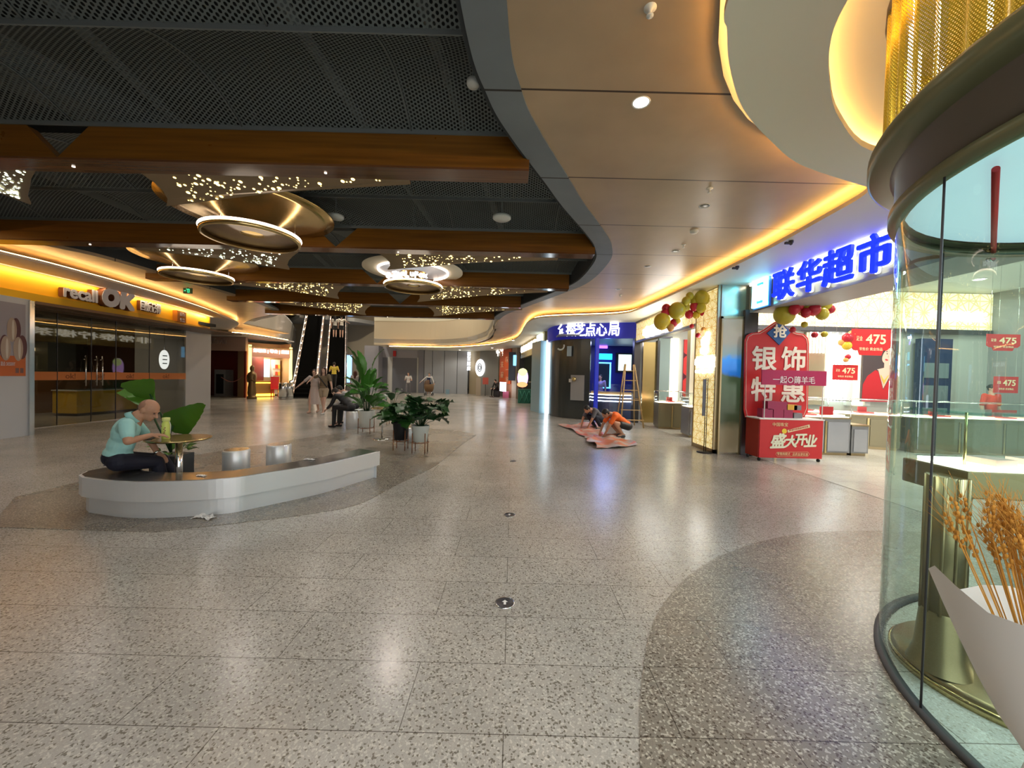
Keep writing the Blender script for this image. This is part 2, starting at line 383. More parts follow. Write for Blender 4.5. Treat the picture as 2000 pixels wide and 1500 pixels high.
s = led([Vector((CX, CY))+(Vector(p)-Vector((CX, CY)))*1.05 for p in bih]+[Vector((CX, CY))+(Vector(bih[0])-Vector((CX, CY)))*1.05], ZS+.068); tag(s, 'warm cove strip ringing the round recess above the glass kiosk', 'light strip')

# tan ceiling, left, and its soffit
lin = smooth_path([(-8.35, -3), (-8.3, 3)]+[atz(x, y, ZC).xy for x, y in [(0, 455), (90, 480)]]+[(-8.0, 7.4), (-7.95, 8.4), (-8.0, 9.6), (-7.95, 10.9), (-8.0, 12.1), (-8.35, 13.4), (-9.2, 14.6), (-10.4, 15.6), (-11.4, 16.6), (-12.3, 17.6)], 6)
struct(MB().prism(list(lin)+[(-12.6, 21.8), (-20, 22), (-20, -3)], ZC, ZC+.06).build('ceiling', M_ceil), 'tan panelled ceiling over the left walkway')
struct(MB().wall([p for p in lin if p[1] < 14], ZC+.06, 4.9, .03).build('trim_2', M_slab))
gl = [p for p in lin if 11.6 < p[1] < 16.6]
struct(MB().prism(list(gl)+list(reversed(offset(gl, -.22))), ZC-.012, ZC+.04).build('trim_1', M_strip))
llip = smooth_path([(-8.98, -3), (-8.98, 3), (-8.97, 6.76), (-8.95, 7.4), (-9.03, 8.2), (-9.18, 9.23), (-9.44, 10.61), (-9.97, 12.52), (-10.7, 14.5), (-11.3, 15.9), (-12.1, 17.0), (-12.9, 17.9), (-13.35, 18.6)], 6)
struct(MB().prism(list(llip)+[(-13.3, 20.5), (-20, 20.5), (-20, -3)], 3.37, 3.42).build('ceiling_soffit', M_soff), 'white dropped soffit above the yellow shopfront')
tag(led(offset(llip, .07), 3.438), 'warm glowing cove strip above the yellow shopfront', 'light strip')

# void above the open middle: slab, ducts, pipes
struct(MB().bx(-20, 14, -3, 14.6, 4.95, 5.1).build('ceiling_slab', M_slab), 'dark slab above the mesh ceiling')
def duct(p0, p1, wd, hg, lab):
    p0, p1 = Vector(p0), Vector(p1); a = (p1-p0); c = (p0+p1)/2
    o = MB().box(c, (a.length, wd, hg), atan2(a.y, a.x)).build('air_duct', M_duct); tag(o, lab, 'duct', 'ducts above the mesh ceiling')
duct((-6.4, 1.2, 4.5), (-1.2, 13.5, 4.5), .5, .3, 'wide grey air duct crossing above the mesh ceiling')
duct((-7.7, 3, 4.6), (-7.1, 13.5, 4.6), .3, .25, 'narrow grey duct near the left of the void')
for k, (x, y0, x1, y1) in enumerate([(-1.9, 1.5, -1.1, 13.5), (-3.3, 1.5, -5.5, 13.5), (-.9, 1.5, -.2, 8)]):
    o = MB().cyl((x, y0, 4.22), (x1, y1, 4.22), .05, n=10).build('sprinkler_pipe', M_duct)
    tag(o, ['thin pipe nearest the right edge of the void', 'thin pipe leaning left across the void', 'short thin pipe beside the tan ceiling'][k], 'pipe', 'pipes above the mesh ceiling')

# beams across the void every two tiles, mesh panels arched between them
def edge_x(path, y, default):
    for a, b in zip(path[:-1], path[1:]):
        if (a[1]-y)*(b[1]-y) <= 0 and a[1] != b[1]: return a[0]+(b[0]-a[0])*(y-a[1])/(b[1]-a[1])
    return default
BY = [1.31, 3.75, 6.19, 8.63, 11.07, 13.4]
NOTCH = [None, -4.42, -2.86, -3.05, -3.25, None]
for i, y in enumerate(BY):
    xr = min(edge_x(rin, y, -.1), edge_x(rin, y+.24, -.1))-.37; xl = edge_x(lin, y, -8.1)+.05; n = NOTCH[i]; mb = MB()
    zt, zb = 3.75, 3.45
    if i == 5: zt = 4.0
    if n is None:
        mb.bx(xl-.3, xr+.1, y, y+.09, zb, zt, 0)
        mb.bx(xl-.3, xr+.1, y-.0, y+.24, zb-.02, zb, 1)
    else:
        wn = .30 if i == 1 else .34
        for x0, x1, s in ((xl-.3, n, -1), (n, xr+.1, 1)):   # two wings with a V cut between them
            a = (n+s*wn); lo = [(x0, zb), (n, zb), (a, zt), (x0, zt)] if s < 0 else [(n, zb), (x1, zb), (x1, zt), (a, zt)]
            b = len(mb.v); vs = [(px, y, pz) for px, pz in lo]+[(px, y+.09, pz) for px, pz in lo]
            mb.add(vs, [(0, 1, 2, 3), (7, 6, 5, 4), (0, 4, 5, 1), (1, 5, 6, 2), (2, 6, 7, 3), (3, 7, 4, 0)], 0)
        mb.bx(xl-.3, xr+.1, y, y+.24, zb-.02, zb, 1)
    struct(mb.build('ceiling_beam', [M_wood, M_woodd]), 'wood veneer beam across the open ceiling')
    for q_ in (-6.9, -4.4, -1.9) if i else (-5.5, -1.5):  # fill lamps added under each beam to brighten the mall
        b_ = MB().cyl((q_, y+.12, zb-.022), (q_, y+.12, zb-.03), .013, n=12).build('beam_fill_lamp', emit('fill_lens_dim', (1, .9, .75), 2)); tag(b_, 'tiny added fill lamp in the underside of a ceiling beam', 'ceiling lamp', 'added fill lamps in the beams')
        lamp('SPOT', (q_, y+.12, zb-.04), 28 if i < 2 else (36 if q_ < -2 else 66), NEUT, .05, spot=150, blend=.8)
for i, y0 in enumerate(BY[:-1]):
    y1 = BY[i+1]; ym = (y0+1.29) if i else 2.62
    for (a, b, zz) in ((y0+.1, ym, 3.74), (ym+.02, y1, 3.78)):
        if b < 2: continue
        mb = MB(); n = 10
        xl = min(edge_x(lin, a, -8.1), edge_x(lin, b, -8.1))-.2; xr = max(edge_x(rin, a, -.1), edge_x(rin, b, -.1))+.0
        vs = []; m = 16
        for k in range(n+1):
            t = k/n; z = zz+.16*sin(pi*t)+(.0 if zz < 3.76 else 0)
            for q in range(m+1): vs.append((xl+(xr-xl)*q/m, a+(b-a)*t, z))
        mb.add(vs, [(k*(m+1)+q, k*(m+1)+q+1, (k+1)*(m+1)+q+1, (k+1)*(m+1)+q) for k in range(n) for q in range(m)], 0, True)
        mb.bx(xl, xr, b-.012, b, zz-.03, zz+.012, 1); 
        x = xl+(.35 if zz < 3.76 else 1.0)
        while x < xr:
            mb.tube([(x, a+(b-a)*k/n, zz-.006+.16*sin(pi*k/n)) for k in range(n+1)], .008, 4, 1); x += 1.62
        struct(mb.build('ceiling_mesh', [M_mesh, M_duct]), 'arched panel of dark perforated ceiling mesh')
# last edge of the void and the atrium behind it
struct(MB().bx(-20, 14, 14.3, 14.6, 4.0, 8.6).build('wall_void', M_cream))
struct(MB().bx(-24, 14, 14.3, 44, 8.5, 8.6).build('ceiling_atrium', M_wallg))

# shell
struct(MB().bx(-24, 14, 43, 43.2, 0, 8.6).build('wall_back', M_wallw))
struct(MB().bx(-24, -23.8, 14, 43, 0, 8.6).build('wall_left', M_wallg))
struct(MB().bx(-20.2, -20, -3, 20.5, 0, 5).build('wall_left', M_wallg))
struct(MB().bx(13, 13.2, -3, 43, 0, 8.6).build('wall_right', M_wallg))
struct(MB().bx(-20, -2.2, -3.2, -3, 0, 4.95).build('wall_added_rear', M_wallg), 'added unseen wall darkening the left foreground')  # unseen wall put in to darken the left foreground
# upper floor parapet (curved, tan), following the soffit edge, and slab behind it
par = smooth_path([(-.9, 17.2), (-1.15, 19), (-1.6, 22), (-3.0, 25.6), (-5.2, 27.7), (-7.5, 28.2), (-10.2, 28.4)], 6)
struct(MB().wall(par, ZC-.0, 5.55, .15, side=-1).build('wall_upper_parapet', M_fasc), 'tan curved parapet of the upper floor')
struct(MB().wall(offset(par, .02), 5.3, 5.62, .2, side=-1).build('trim_3', M_cream))
struct(MB().prism(list(par)+[(-10.2, 36), (13, 36), (13, 14.6), (-.7, 14.6)], 3.7, 4.0).build('ceiling_slab_upper', M_wallw))
# tan atrium wall behind the escalators
struct(MB().bx(-24, -10, 34.5, 34.7, 0, 8.5).build('wall_back', M_fasc))
struct(MB().bx(-24, -16.6, 26, 26.2, 3.4, 8.5).build('wall_back', M_cream))

for x, y, e in ((.55, .35, 75), (.5, -1.3, 75), (1.0, 3.4, 30)):  # added lamps out of view that brighten the near floor
    t = thing('downlight', 'added fill lamp shaped as a downlight, unseen above the viewpoint', 'ceiling lamp', (x, y, ZC), 'added fill lamps above the viewpoint') if y < 2 else None
    if t: MB().lathe([(.055, .0), (.067, -.006), (.069, 0)], (x, y, ZC), 28).build('trim_ring', M_white, t); MB().lathe([(.055, -.002), (0, -.004)], (x, y, ZC), 28).build('lens', E_down, t); lamp('SPOT', (x, y, ZC-.03), e, (1, .97, .93), .05, spot=140, blend=.9)
# ================================================================ RIGHT SIDE: glass kiosk
def pt(a, r, z=0): return (CX+r*cos(radians(a)), CY+r*sin(radians(a)), z)
k = thing('glass_kiosk', 'round glass kiosk with a dark metal crown and golden mesh drum, at the right edge', 'display kiosk', (CX, CY, 0))
seams = [-18, 42, 102, 162, 222, 282]
for a in seams:
    m = MB(); m.lathe([(CR, .02), (CR, 2.38)], (CX, CY, 0), 20, 0, radians(a+.3), radians(a+59.7))
    m.build('glass_panel', G_green, k)
    x, y, z = pt(a, CR+.001)
    MB().cyl((x, y, .02), (x, y, 2.38), .0045, n=8).build('seam', M_dgrey, k)
MB().lathe([(CR-.02, 0), (CR+.02, 0), (CR+.02, .028), (CR-.02, .028), (CR-.02, 0)], (CX, CY, 0), 96).build('base_sill', M_dgrey, k)
M_crown = mat('crown_bronze', (.13, .11, .085), .36, .25, bump=(.5, 0))
M_crown2 = mat('crown_olive', (.17, .18, .10), .35, .3, bump=(.5, 0))
MB().lathe([(CR-.03, 2.36), (CR+.035, 2.36), (CR+.035, 2.41), (CR-.03, 2.43)], (CX, CY, 0), 96).build('glass_track', M_crown2, k)
MB().lathe([(CR-.03, 2.40), (CR+.012, 2.41), (CR+.012, 2.62), (CR+.06, 2.625)], (CX, CY, 0), 96).build('crown_band', M_crown, k)
MB().lathe([(CR+.01, 2.62), (CR+.115, 2.63), (CR+.13, 2.64), (CR+.13, 2.705), (CR+.12, 2.725), (CR-.05, 2.74)], (CX, CY, 0), 96).build('crown_rim', M_crown2, k)
MB().prism(disc(CR-.03, 64), 2.44, 2.47).build('kiosk_ceiling', emit('kiosk_ceiling_glow', (.55, .75, .85), .55), k)  # glow put into the ceiling so it looks coolly lit
MB().prism(disc(CR-.03, 64), .004, .012).build('kiosk_floor', M_shopfl, k)
# golden pleated mesh drum with light tubes behind
M_gmesh = mat('gold_mesh', (.95, .70, .08), .3, .75)
b_ = M_gmesh.node_tree.nodes['Principled BSDF']
def mesh_alpha(m, period, thr):
    b = m.node_tree.nodes['Principled BSDF']; tc = N(m, 'ShaderNodeUVMap'); s = N(m, 'ShaderNodeSeparateXYZ'); lk(m, tc.outputs[0], s.inputs[0]); kk = 2*pi/period; tot = None
    for ax, ay in ((1, 0), (.5, .866), (.5, -.866)):
        a = N(m, 'ShaderNodeMath', operation='MULTIPLY'); lk(m, s.outputs[1], a.inputs[0]); a.inputs[1].default_value = ax*kk
        c = N(m, 'ShaderNodeMath', operation='MULTIPLY_ADD'); lk(m, s.outputs[0], c.inputs[0]); c.inputs[1].default_value = ay*kk; lk(m, a.outputs[0], c.inputs[2])
        d = N(m, 'ShaderNodeMath', operation='COSINE'); lk(m, c.outputs[0], d.inputs[0])
        if tot is None: tot = d.outputs[0]
        else: e = N(m, 'ShaderNodeMath', operation='ADD'); lk(m, tot, e.inputs[0]); lk(m, d.outputs[0], e.inputs[1]); tot = e.outputs[0]
    g = N(m, 'ShaderNodeMath', operation='LESS_THAN'); lk(m, tot, g.inputs[0]); g.inputs[1].default_value = thr; lk(m, g.outputs[0], b.inputs['Alpha'])
mesh_alpha(M_gmesh, .0095, .9)
n = 720; r0 = CR+.05
vs = []; uv = []
for j, z in enumerate((2.74, 3.9)):
    for i in range(n+1):
        a = 2*pi*i/n; r = r0+.022*sin(a*60); vs.append((CX+r*cos(a), CY+r*sin(a), z)); uv.append((a*r0*1.25, z))
me_ = MB().add(vs, [(i, i+1, n+1+i+1, n+1+i) for i in range(n)], 0, True).build('mesh_drum', M_gmesh, k)
u = me_.data.uv_layers.new(name='uv')
for l in me_.data.loops: u.data[l.index].uv = uv[l.vertex_index]
for i in range(30):
    a = 360/30*i; 
    if 60 < a < 260: MB().cyl(pt(a, r0-.075, 2.78), pt(a, r0-.075, 3.85), .009, n=6).build('light_tube', emit('tube_drum', (1, .95, .9), 6), k)
MB().cyl((CX, CY, 2.75), (CX, CY, 3.9), 1.25, n=48).build('drum_core', mat('drum_core_gold', (.75, .50, .05), .5, .2), k)
# showcase in the kiosk: brass column on a flared foot, counter ledge, lit glass case
t = thing('kiosk_showcase', 'brass pedestal showcase with a lit glass top inside the round glass kiosk', 'display case', (2.45, 1.9, 0))
c0 = (2.45, 1.87)
MB().lathe([(.40, 0.012), (.40, .06), (.385, .075), (.30, .085), (.26, .12), (.16, .14), (0, .15)], (c0[0], c0[1], 0), 48).build('flared_foot', M_brassd, t)
MB().lathe([(.402, .012), (.41, .012), (.41, .05), (.402, .05)], (c0[0], c0[1], 0), 48).build('gold_ring', M_brass, t)
c0 = (2.14, 1.88)
m = MB(); m.lathe([(.12, .08), (.095, .16), (.08, .34), (.075, .36)], (c0[0], c0[1], 0), 32); m.cyl((c0[0], c0[1], .35), (c0[0], c0[1], 1.02), .075, n=24)
for i in range(10): a = i*36; m.cyl((c0[0]+.075*cos(radians(a)), c0[1]+.075*sin(radians(a)), .35), (c0[0]+.075*cos(radians(a)), c0[1]+.075*sin(radians(a)), 1.02), .008, n=6)
m.build('column', M_brassd, t)
MB().box((2.88, 1.93, .99), (1.40, .34, .13), radians(-5)).build('counter_ledge', M_brassd, t, bevel=.008)
MB().box((2.88, 1.93, 1.065), (1.30, .28, .015), radians(-5)).build('lit_tray', E_case, t)
MB().box((2.88, 1.93, 1.20), (1.34, .31, .25), radians(-5)).build('glass_case', G_clear, t)
MB().box((2.88, 1.93, 1.33), (1.38, .33, .012), radians(-5)).build('glass_top', G_green, t)
for x in (2.24, 3.5): MB().cyl((x, 1.9, 1.06), (x, 1.9, 1.33), .006, n=6).build('corner_post', M_brass, t)
for j in range(5):
    o = MB().box((2.4+.22*j, 1.93, 1.09), (.12, .13, .03), .1).build('jewellery_tray', mat('tray_pink', (.75, .45, .38), .6)); tag(o, 'small pink tray of gold pieces in the round kiosk showcase', 'jewellery tray', 'trays in the kiosk showcase')
p0 = atz(1945, 330, 2.40); p1 = atz(1940, 505, 2.40)
t = thing('red_pipe', 'short red pipe running under the ceiling inside the glass kiosk', 'pipe', p0)
MB().cyl(p0, p1, .013, n=12).build('pipe', M_red, t); MB().cyl(p1, p1+Vector((0, .03, 0)), .02, n=12).build('end_fitting', M_chrome, t)
lamp('AREA', (CX, CY, 2.42), 30, COOL, 1.2)
o = MB().bx(2.55, 3.0, 1.2, 1.5, .012, .42).bx(2.45, 3.1, 1.15, 1.55, .012, .1).build('plinth_block', mat('plinth_teal', (.06, .12, .14), .5)); tag(o, 'dark teal stepped plinth on the floor inside the glass kiosk', 'plinth')

# bouquet of dried wheat in white paper, bottom right corner
bq = Vector((1.50, 1.02, .40))
t = thing('wheat_bouquet', 'dried wheat bouquet wrapped in white paper in front of the kiosk glass', 'bouquet', (1.50, 1.02, 0))
m = MB(); n = 22; vs = []
for j in range(6):
    f = j/5
    for i in range(n+1):
        a = 2*pi*i/n; r = .05+.20*f**.8*(1+.10*sin(a*3+.8))
        vs.append(bq+Vector((r*cos(a)+(.02*f), r*sin(a), .02+(.42+.05*sin(a*2+2.1)+.03*cos(5*a))*f)))
m.add(vs, [(j*(n+1)+i, j*(n+1)+i+1, (j+1)*(n+1)+i+1, (j+1)*(n+1)+i) for j in range(5) for i in range(n)], 0, True)
m.build('paper_wrap', M_paper, t)
m = MB(); rnd = random.Random(3)
for i in range(64):
    a = rnd.uniform(0, 2*pi); sp = rnd.uniform(.02, .20); h = rnd.uniform(.46, .62)
    b0 = bq+Vector((.02*cos(a), .02*sin(a), .1)); b1 = bq+Vector((sp*cos(a)*.7-.10, sp*sin(a)*.8, h+.06)); d0 = Vector((-.5, rnd.uniform(-.3, .3), .6))
    d = ((b1-b0).normalized()+d0*.9).normalized(); m.tube([b0, b0.lerp(b1, .6), b1], .0016, 5)
    for q in range(9):
        p = b1+d*(q*.0095); s_ = d.orthogonal(); s_.rotate(Matrix.Rotation(q*2.4, 3, d)); m.ball(p+s_*.004, (.0042, .0042, .0075), 6)
        m.cyl(p, p+d*.07+s_*.022, .0007, .0003, 4)
m.build('wheat_ears', mat('wheat', (.62, .30, .045), .7), t)
MB().lathe([(.0, 0), (.08, 0), (.08, .3), (.06, .40), (.05, .44), (.045, .44), (.04, .3)], (bq.x, bq.y, 0), 32).build('floor_vase', M_offw, t)

# ================================================================ JEWELLERY STORE
def lattice(name, base, line, st, per=.16):
    m = mat(name, base, .5); b = m.node_tree.nodes['Principled BSDF']
    s = N(m, 'ShaderNodeSeparateXYZ'); lk(m, pos(m), s.inputs[0])
    ad = N(m, 'ShaderNodeMath', operation='ADD'); lk(m, s.outputs[0], ad.inputs[0]); lk(m, s.outputs[1], ad.inputs[1]); mn = None
    for ax, ay in ((1, 0), (.5, .866), (.5, -.866), (0, 1), (.866, .5), (.866, -.5)):
        pr = per if (ax, ay) in ((1, 0), (.5, .866), (.5, -.866)) else per*.577*2
        a = N(m, 'ShaderNodeMath', operation='MULTIPLY'); lk(m, ad.outputs[0], a.inputs[0]); a.inputs[1].default_value = ax/pr
        c = N(m, 'ShaderNodeMath', operation='MULTIPLY_ADD'); lk(m, s.outputs[2], c.inputs[0]); c.inputs[1].default_value = ay/pr; lk(m, a.outputs[0], c.inputs[2])
        f = N(m, 'ShaderNodeMath', operation='PINGPONG'); lk(m, c.outputs[0], f.inputs[0]); f.inputs[1].default_value = .5
        if mn is None: mn = f.outputs[0]
        else: q = N(m, 'ShaderNodeMath', operation='MINIMUM'); lk(m, mn, q.inputs[0]); lk(m, f.outputs[0], q.inputs[1]); mn = q.outputs[0]
    r = ramp(m, [(0, line), (.03, line), (.06, base)]); lk(m, mn, r.inputs[0])
    lk(m, r.outputs[0], b.inputs['Base Color']); lk(m, r.outputs[0], b.inputs['Emission Color']); b.inputs['Emission Strength'].default_value = st
    return m
L_yel = lattice('lattice_yellow', (.95, .80, .42), (.55, .40, .12), .62)
L_band = lattice('lattice_cream', (1, .88, .60), (.80, .58, .25), 1.05, .3)
FX = 4.68
# sign fascia along the walkway
t = thing('shop_fascia', 'brass fascia with blue lit supermarket characters above the jewellery shop opening', 'shop sign', (FX, 5, 2.9))
MB().bx(FX, FX+.2, -3, 7.72, 2.88, 3.40).build('fascia_board', mat('fascia_brass', (.42, .36, .24), .32, .55), t)
MB().bx(FX-.02, FX-.005, -3, 7.70, 3.36, 3.385).build('light_line', emit('line_white', (1, .96, .9), 5), t)
M_edge = emit('letter_edge', (.75, .88, 1), 2.2)
for ch, (x0, x1), (y0, y1) in (('联', (1514, 1552), (517, 583)), ('华', (1560, 1607), (497, 572)), ('超', (1612, 1668), (470, 558)), ('市', (1683, 1743), (445, 534))):
    a = onl((x0+x1)/2, (y0+y1)/2, (FX-.07, 0), (FX-.07, 1)); wl = abs(onl(x1, y0, (FX-.07, 0), (FX-.07, 1)).y-onl(x0, y0, (FX-.07, 0), (FX-.07, 1)).y)
    text(ch, (FX-.05, a.y, 3.14), (0, -1), .52, M_edge, t, .02, 'letter_backing', .032)
    text(ch, (FX-.09, a.y+.01, 3.145), (0, -1), .52, E_blue, t, .05, 'letter', .025)
a = onl(1485, 560, (FX-.07, 0), (FX-.07, 1))
m = MB(); yy = a.y
for (u0, u1, v0, v1) in ((-.20, .20, .20, .26), (-.20, -.13, -.25, .26), (.13, .20, -.25, .26), (-.2, .2, -.26, -.20), (-.08, -.02, -.14, .14), (.02, .08, -.14, .14), (-.08, .08, -.03, .03)):
    m.bx(FX-.10, FX-.04, yy-u1, yy-u0, 3.14+v0, 3.14+v1)
m.build('logo', emit('logo_cyan', (.35, .85, 1), 3.5), t)
MB().bx(FX-.05, FX-.01, yy-.23, yy+.23, 2.86, 3.42).build('logo_plate', mat('logo_plate', (.05, .25, .7), .4), t)
struct(MB().bx(FX+.0, FX+.8, -3, 7.72, 2.84, 2.88).build('trim_5', mat('soffit_grey', (.34, .33, .32), .5)))
# bronze pillar with the picture panel and the patterned light panel
struct(MB().bx(4.16, 4.86, 7.78, 8.72, 0, 3.4).build('wall_pillar', mat('pillar_bronze', (.34, .30, .22), .25, .8)), 'mirror bronze pillar between the two shop openings')
struct(MB().bx(4.60, 4.86, 7.70, 7.78, 0, 2.9).build('trim_6', M_gunm))
t = thing('picture_panel', 'tall panel with a blue hill landscape on the bronze pillar', 'picture', (4.4, 7.77, 0))
mp_ = mat('landscape_print', (.3, .3, .3), .22, .15); b_ = mp_.node_tree.nodes['Principled BSDF']
s_ = N(mp_, 'ShaderNodeSeparateXYZ'); lk(mp_, pos(mp_), s_.inputs[0])
nz_ = N(mp_, 'ShaderNodeTexNoise'); nz_.inputs['Scale'].default_value = 3.5; lk(mp_, pos(mp_), nz_.inputs['Vector'])
ma_ = N(mp_, 'ShaderNodeMath', operation='MULTIPLY_ADD'); lk(mp_, nz_.outputs[0], ma_.inputs[0]); ma_.inputs[1].default_value = .35; lk(mp_, s_.outputs[2], ma_.inputs[2])
dv_ = N(mp_, 'ShaderNodeMath', operation='DIVIDE'); lk(mp_, ma_.outputs[0], dv_.inputs[0]); dv_.inputs[1].default_value = 2.9
r_ = ramp(mp_, [(0, (.22, .17, .10)), (.22, (.17, .14, .08)), (.30, (.05, .06, .03)), (.60, (.06, .10, .05)), (.625, (.02, .18, .62)), (.72, (.03, .26, .75)), (.76, (.20, .30, .32)), (.85, (.32, .30, .24)), (1, (.36, .32, .24))]); lk(mp_, dv_.outputs[0], r_.inputs[0]); lk(mp_, r_.outputs[0], b_.inputs['Base Color']); lk(mp_, r_.outputs[0], b_.inputs['Emission Color']); b_.inputs['Emission Strength'].default_value = .35
MB().bx(4.19, 4.58, 7.755, 7.78, .04, 2.72).build('print', mp_, t)
m = MB(); m.bx(4.16, 4.19, 7.74, 7.78, 0, 2.76); m.bx(4.58, 4.61, 7.74, 7.78, 0, 2.76); m.bx(4.16, 4.61, 7.74, 7.78, 2.72, 2.77); m.build('frame', M_brassd, t)
t = thing('illuminated_sign', 'tall yellow patterned light panel on the side of the bronze pillar, glowing white logo', 'illuminated panel', (4.12, 8.25, 0))
MB().bx(4.11, 4.16, 7.84, 8.70, .08, 3.36).build('panel', L_yel, t)
m = MB(); m.bx(4.10, 4.16, 7.80, 7.84, 0, 3.4); m.bx(4.10, 4.16, 7.8, 8.72, 0, .08); m.bx(4.10, 4.16, 8.70, 8.74, 0, 3.4); m.build('frame', M_brassd, t)
m = MB(); m.ball((4.09, 8.28, 2.3), (.02, .16, .13)); m.ball((4.09, 8.18, 2.42), (.02, .09, .09)); m.ball((4.09, 8.30, 2.12), (.02, .17, .09)); m.build('logo', E_hot, t)
text('中国珠宝', (4.085, 8.26, 1.87), (0, -1), .26, E_hot, t, .03, bold=.025, width=.76)
text('CHINA JEWELRY', (4.085, 8.26, 1.66), (0, -1), .1, E_white, t, .03, bold=.02, width=.74)
t = thing('lattice_fascia', 'yellow patterned lit fascia over the far jewellery shop opening', 'shop sign', (4.15, 11, 2.75))
MB().bx(4.14, 4.30, 8.74, 13.05, 2.76, 3.34).build('fascia_board', L_yel, t)
MB().bx(4.12, 4.32, 8.74, 13.1, 2.70, 2.76).build('lower_trim', M_gunm, t); MB().bx(4.12, 4.32, 8.74, 13.1, 3.34, 3.42).build('upper_trim', M_brassd, t)
text('中国珠宝', (4.10, 10.9, 2.93), (0, -1), .36, E_hot, t, .05, bold=.03, width=2.6)
# store shell
struct(MB().bx(4.86, 13, 10.6, 10.8, 0, 4.1).build('wall_store_back', mat('store_wall', (.60, .60, .56), .5)), 'back wall of the jewellery store')
struct(MB().bx(4.85, 13, -3, 10.8, 4.05, 4.15).build('ceiling_store', M_wallw))
struct(MB().bx(4.35, 13, 10.8, 14.2, 3.42, 3.5).bx(4.35, 5, 8.75, 10.8, 3.42, 3.5).build('ceiling_store', M_wallw))
struct(MB().bx(4.32, 12, 13.75, 13.9, 0, 3.45).build('wall_store_end', mat('store_wall2', (.68, .72, .72), .5)))
struct(MB().bx(4.86, 4.9, 8.74, 8.8, 0, 3.45).build('trim_7', M_gunm))
t = thing('light_box_band', 'wide cream patterned light band high on the store back wall', 'illuminated panel', (9, 10.5, 3))
MB().bx(5.4, 12.95, 10.5, 10.58, 3.02, 4.0).build('panel', L_band, t); MB().bx(5.4, 12.95, 10.46, 10.6, 2.9, 3.02).build('lower_trim', M_gunm, t)
text('中国珠宝', (12.0, 10.46, 3.38), (1, 0), .3, E_white, t, .03, bold=.03, width=1.5)
L_ = MB().bx(5.0, 5.9, 10.42, 10.58, .1, 2.9).build('patterned_panel', L_band); tag(L_, 'tall cream patterned panel behind the red promotion sign', 'illuminated panel')
for x0, x1, m_ in ((7.95, 8.5, mat('mirror_beige', (.42, .36, .24), .2, .5)), (9.1, 9.25, M_wallw), (9.32, 9.55, emit('panel_cream', (1, .9, .65), 1.0)), (9.6, 9.75, M_wallw)):
    o = MB().bx(x0, x1, 10.5, 10.6, .9, 2.86).build('wall_panel', m_); tag(o, 'narrow wall panel between the light tubes and the portrait poster', 'wall panel', 'panels on the store back wall')
t = thing('tube_light', 'cluster of upright white light tubes on the store back wall', 'light fitting', (8.6, 10.45, 1))
for i in range(12):
    x = 8.02+i*.088; z0 = 2.3 if i < 6 else 1.0
    MB().cyl((x, 10.44, z0), (x, 10.44, 2.78 if i % 2 else 2.86), .022, n=8).build('tube', emit('tube_cool', (.93, .98, 1), 3.2), t)
# portrait poster (generic), flat print
t = thing('portrait_poster', 'poster of a smiling woman in a red dress and gold necklace, beside the kiosk glass', 'poster', (10.2, 10.48, 1))
px0, pz0, pw, ph = 9.45, 1.02, .95, 1.65
MB().bx(px0, px0+pw, 10.44, 10.5, pz0, pz0+ph).build('board', mat('poster_dark', (.07, .055, .06), .4), t)
def sh(name, pts, m_, lay, par=t):
    y = 10.44-.002*lay; MB().flat([(px0+a*pw, y, pz0+b*ph) for a, b in pts]).build(name, m_, par)
def ell(cx, cy, rx, ry, n=24, rot=0): return [(cx+(rx*cos(q)*cos(rot)-ry*sin(q)*sin(rot)*ph/pw), cy+(rx*cos(q)*sin(rot)*pw/ph+ry*sin(q)*cos(rot))) for q in [2*pi*i/n for i in range(n)]]
skin = mat('print_skin', (.80, .52, .42), .5); hairm = mat('print_hair', (.015, .01, .012), .4); redd = mat('print_red', (.50, .02, .03), .5)
sh('dress', [(.0, 0), (.02, .28), (.14, .42), (.36, .52), (.44, .50), (.60, .20), (.82, .44), (.98, .5), (1, .4), (1, 0)], redd, 1)
sh('neck', [(.40, .53), (.44, .52), (.60, .22), (.80, .46), (.84, .52), (.76, .56), (.78, .70), (.60, .66), (.60, .56)], skin, 2)
sh('hair', ell(.78, .86, .20, .13, rot=-.3), hairm, 3); sh('hair', ell(.88, .70, .10, .16), hairm, 1)
sh('face', ell(.70, .76, .145, .135, rot=-.5), skin, 4)
sh('hair', [(.60, .86), (.66, .95), (.82, .99), (.95, .9), (.92, .72), (.87, .82), (.76, .89)], hairm, 5)
sh('lips', ell(.655, .69, .045, .013, rot=-.25), mat('print_lips', (.55, .03, .05), .4), 6)
sh('eye', ell(.665, .79, .022, .007, rot=-.2), hairm, 6); sh('eye', ell(.76, .79, .024, .007, rot=-.1), hairm, 6)
sh('brow', ell(.655, .825, .03, .006, rot=-.1), hairm, 6); sh('brow', ell(.765, .83, .035, .006, rot=-.3), hairm, 6)
sh('nose', ell(.70, .745, .012, .02), mat('print_shade', (.62, .36, .28), .5), 6)
sh('necklace', [(.50, .44), (.52, .44), (.61, .355), (.72, .44), (.74, .44), (.64, .33), (.61, .29), (.58, .33)], mat('print_gold', (.8, .5, .08), .4), 6)
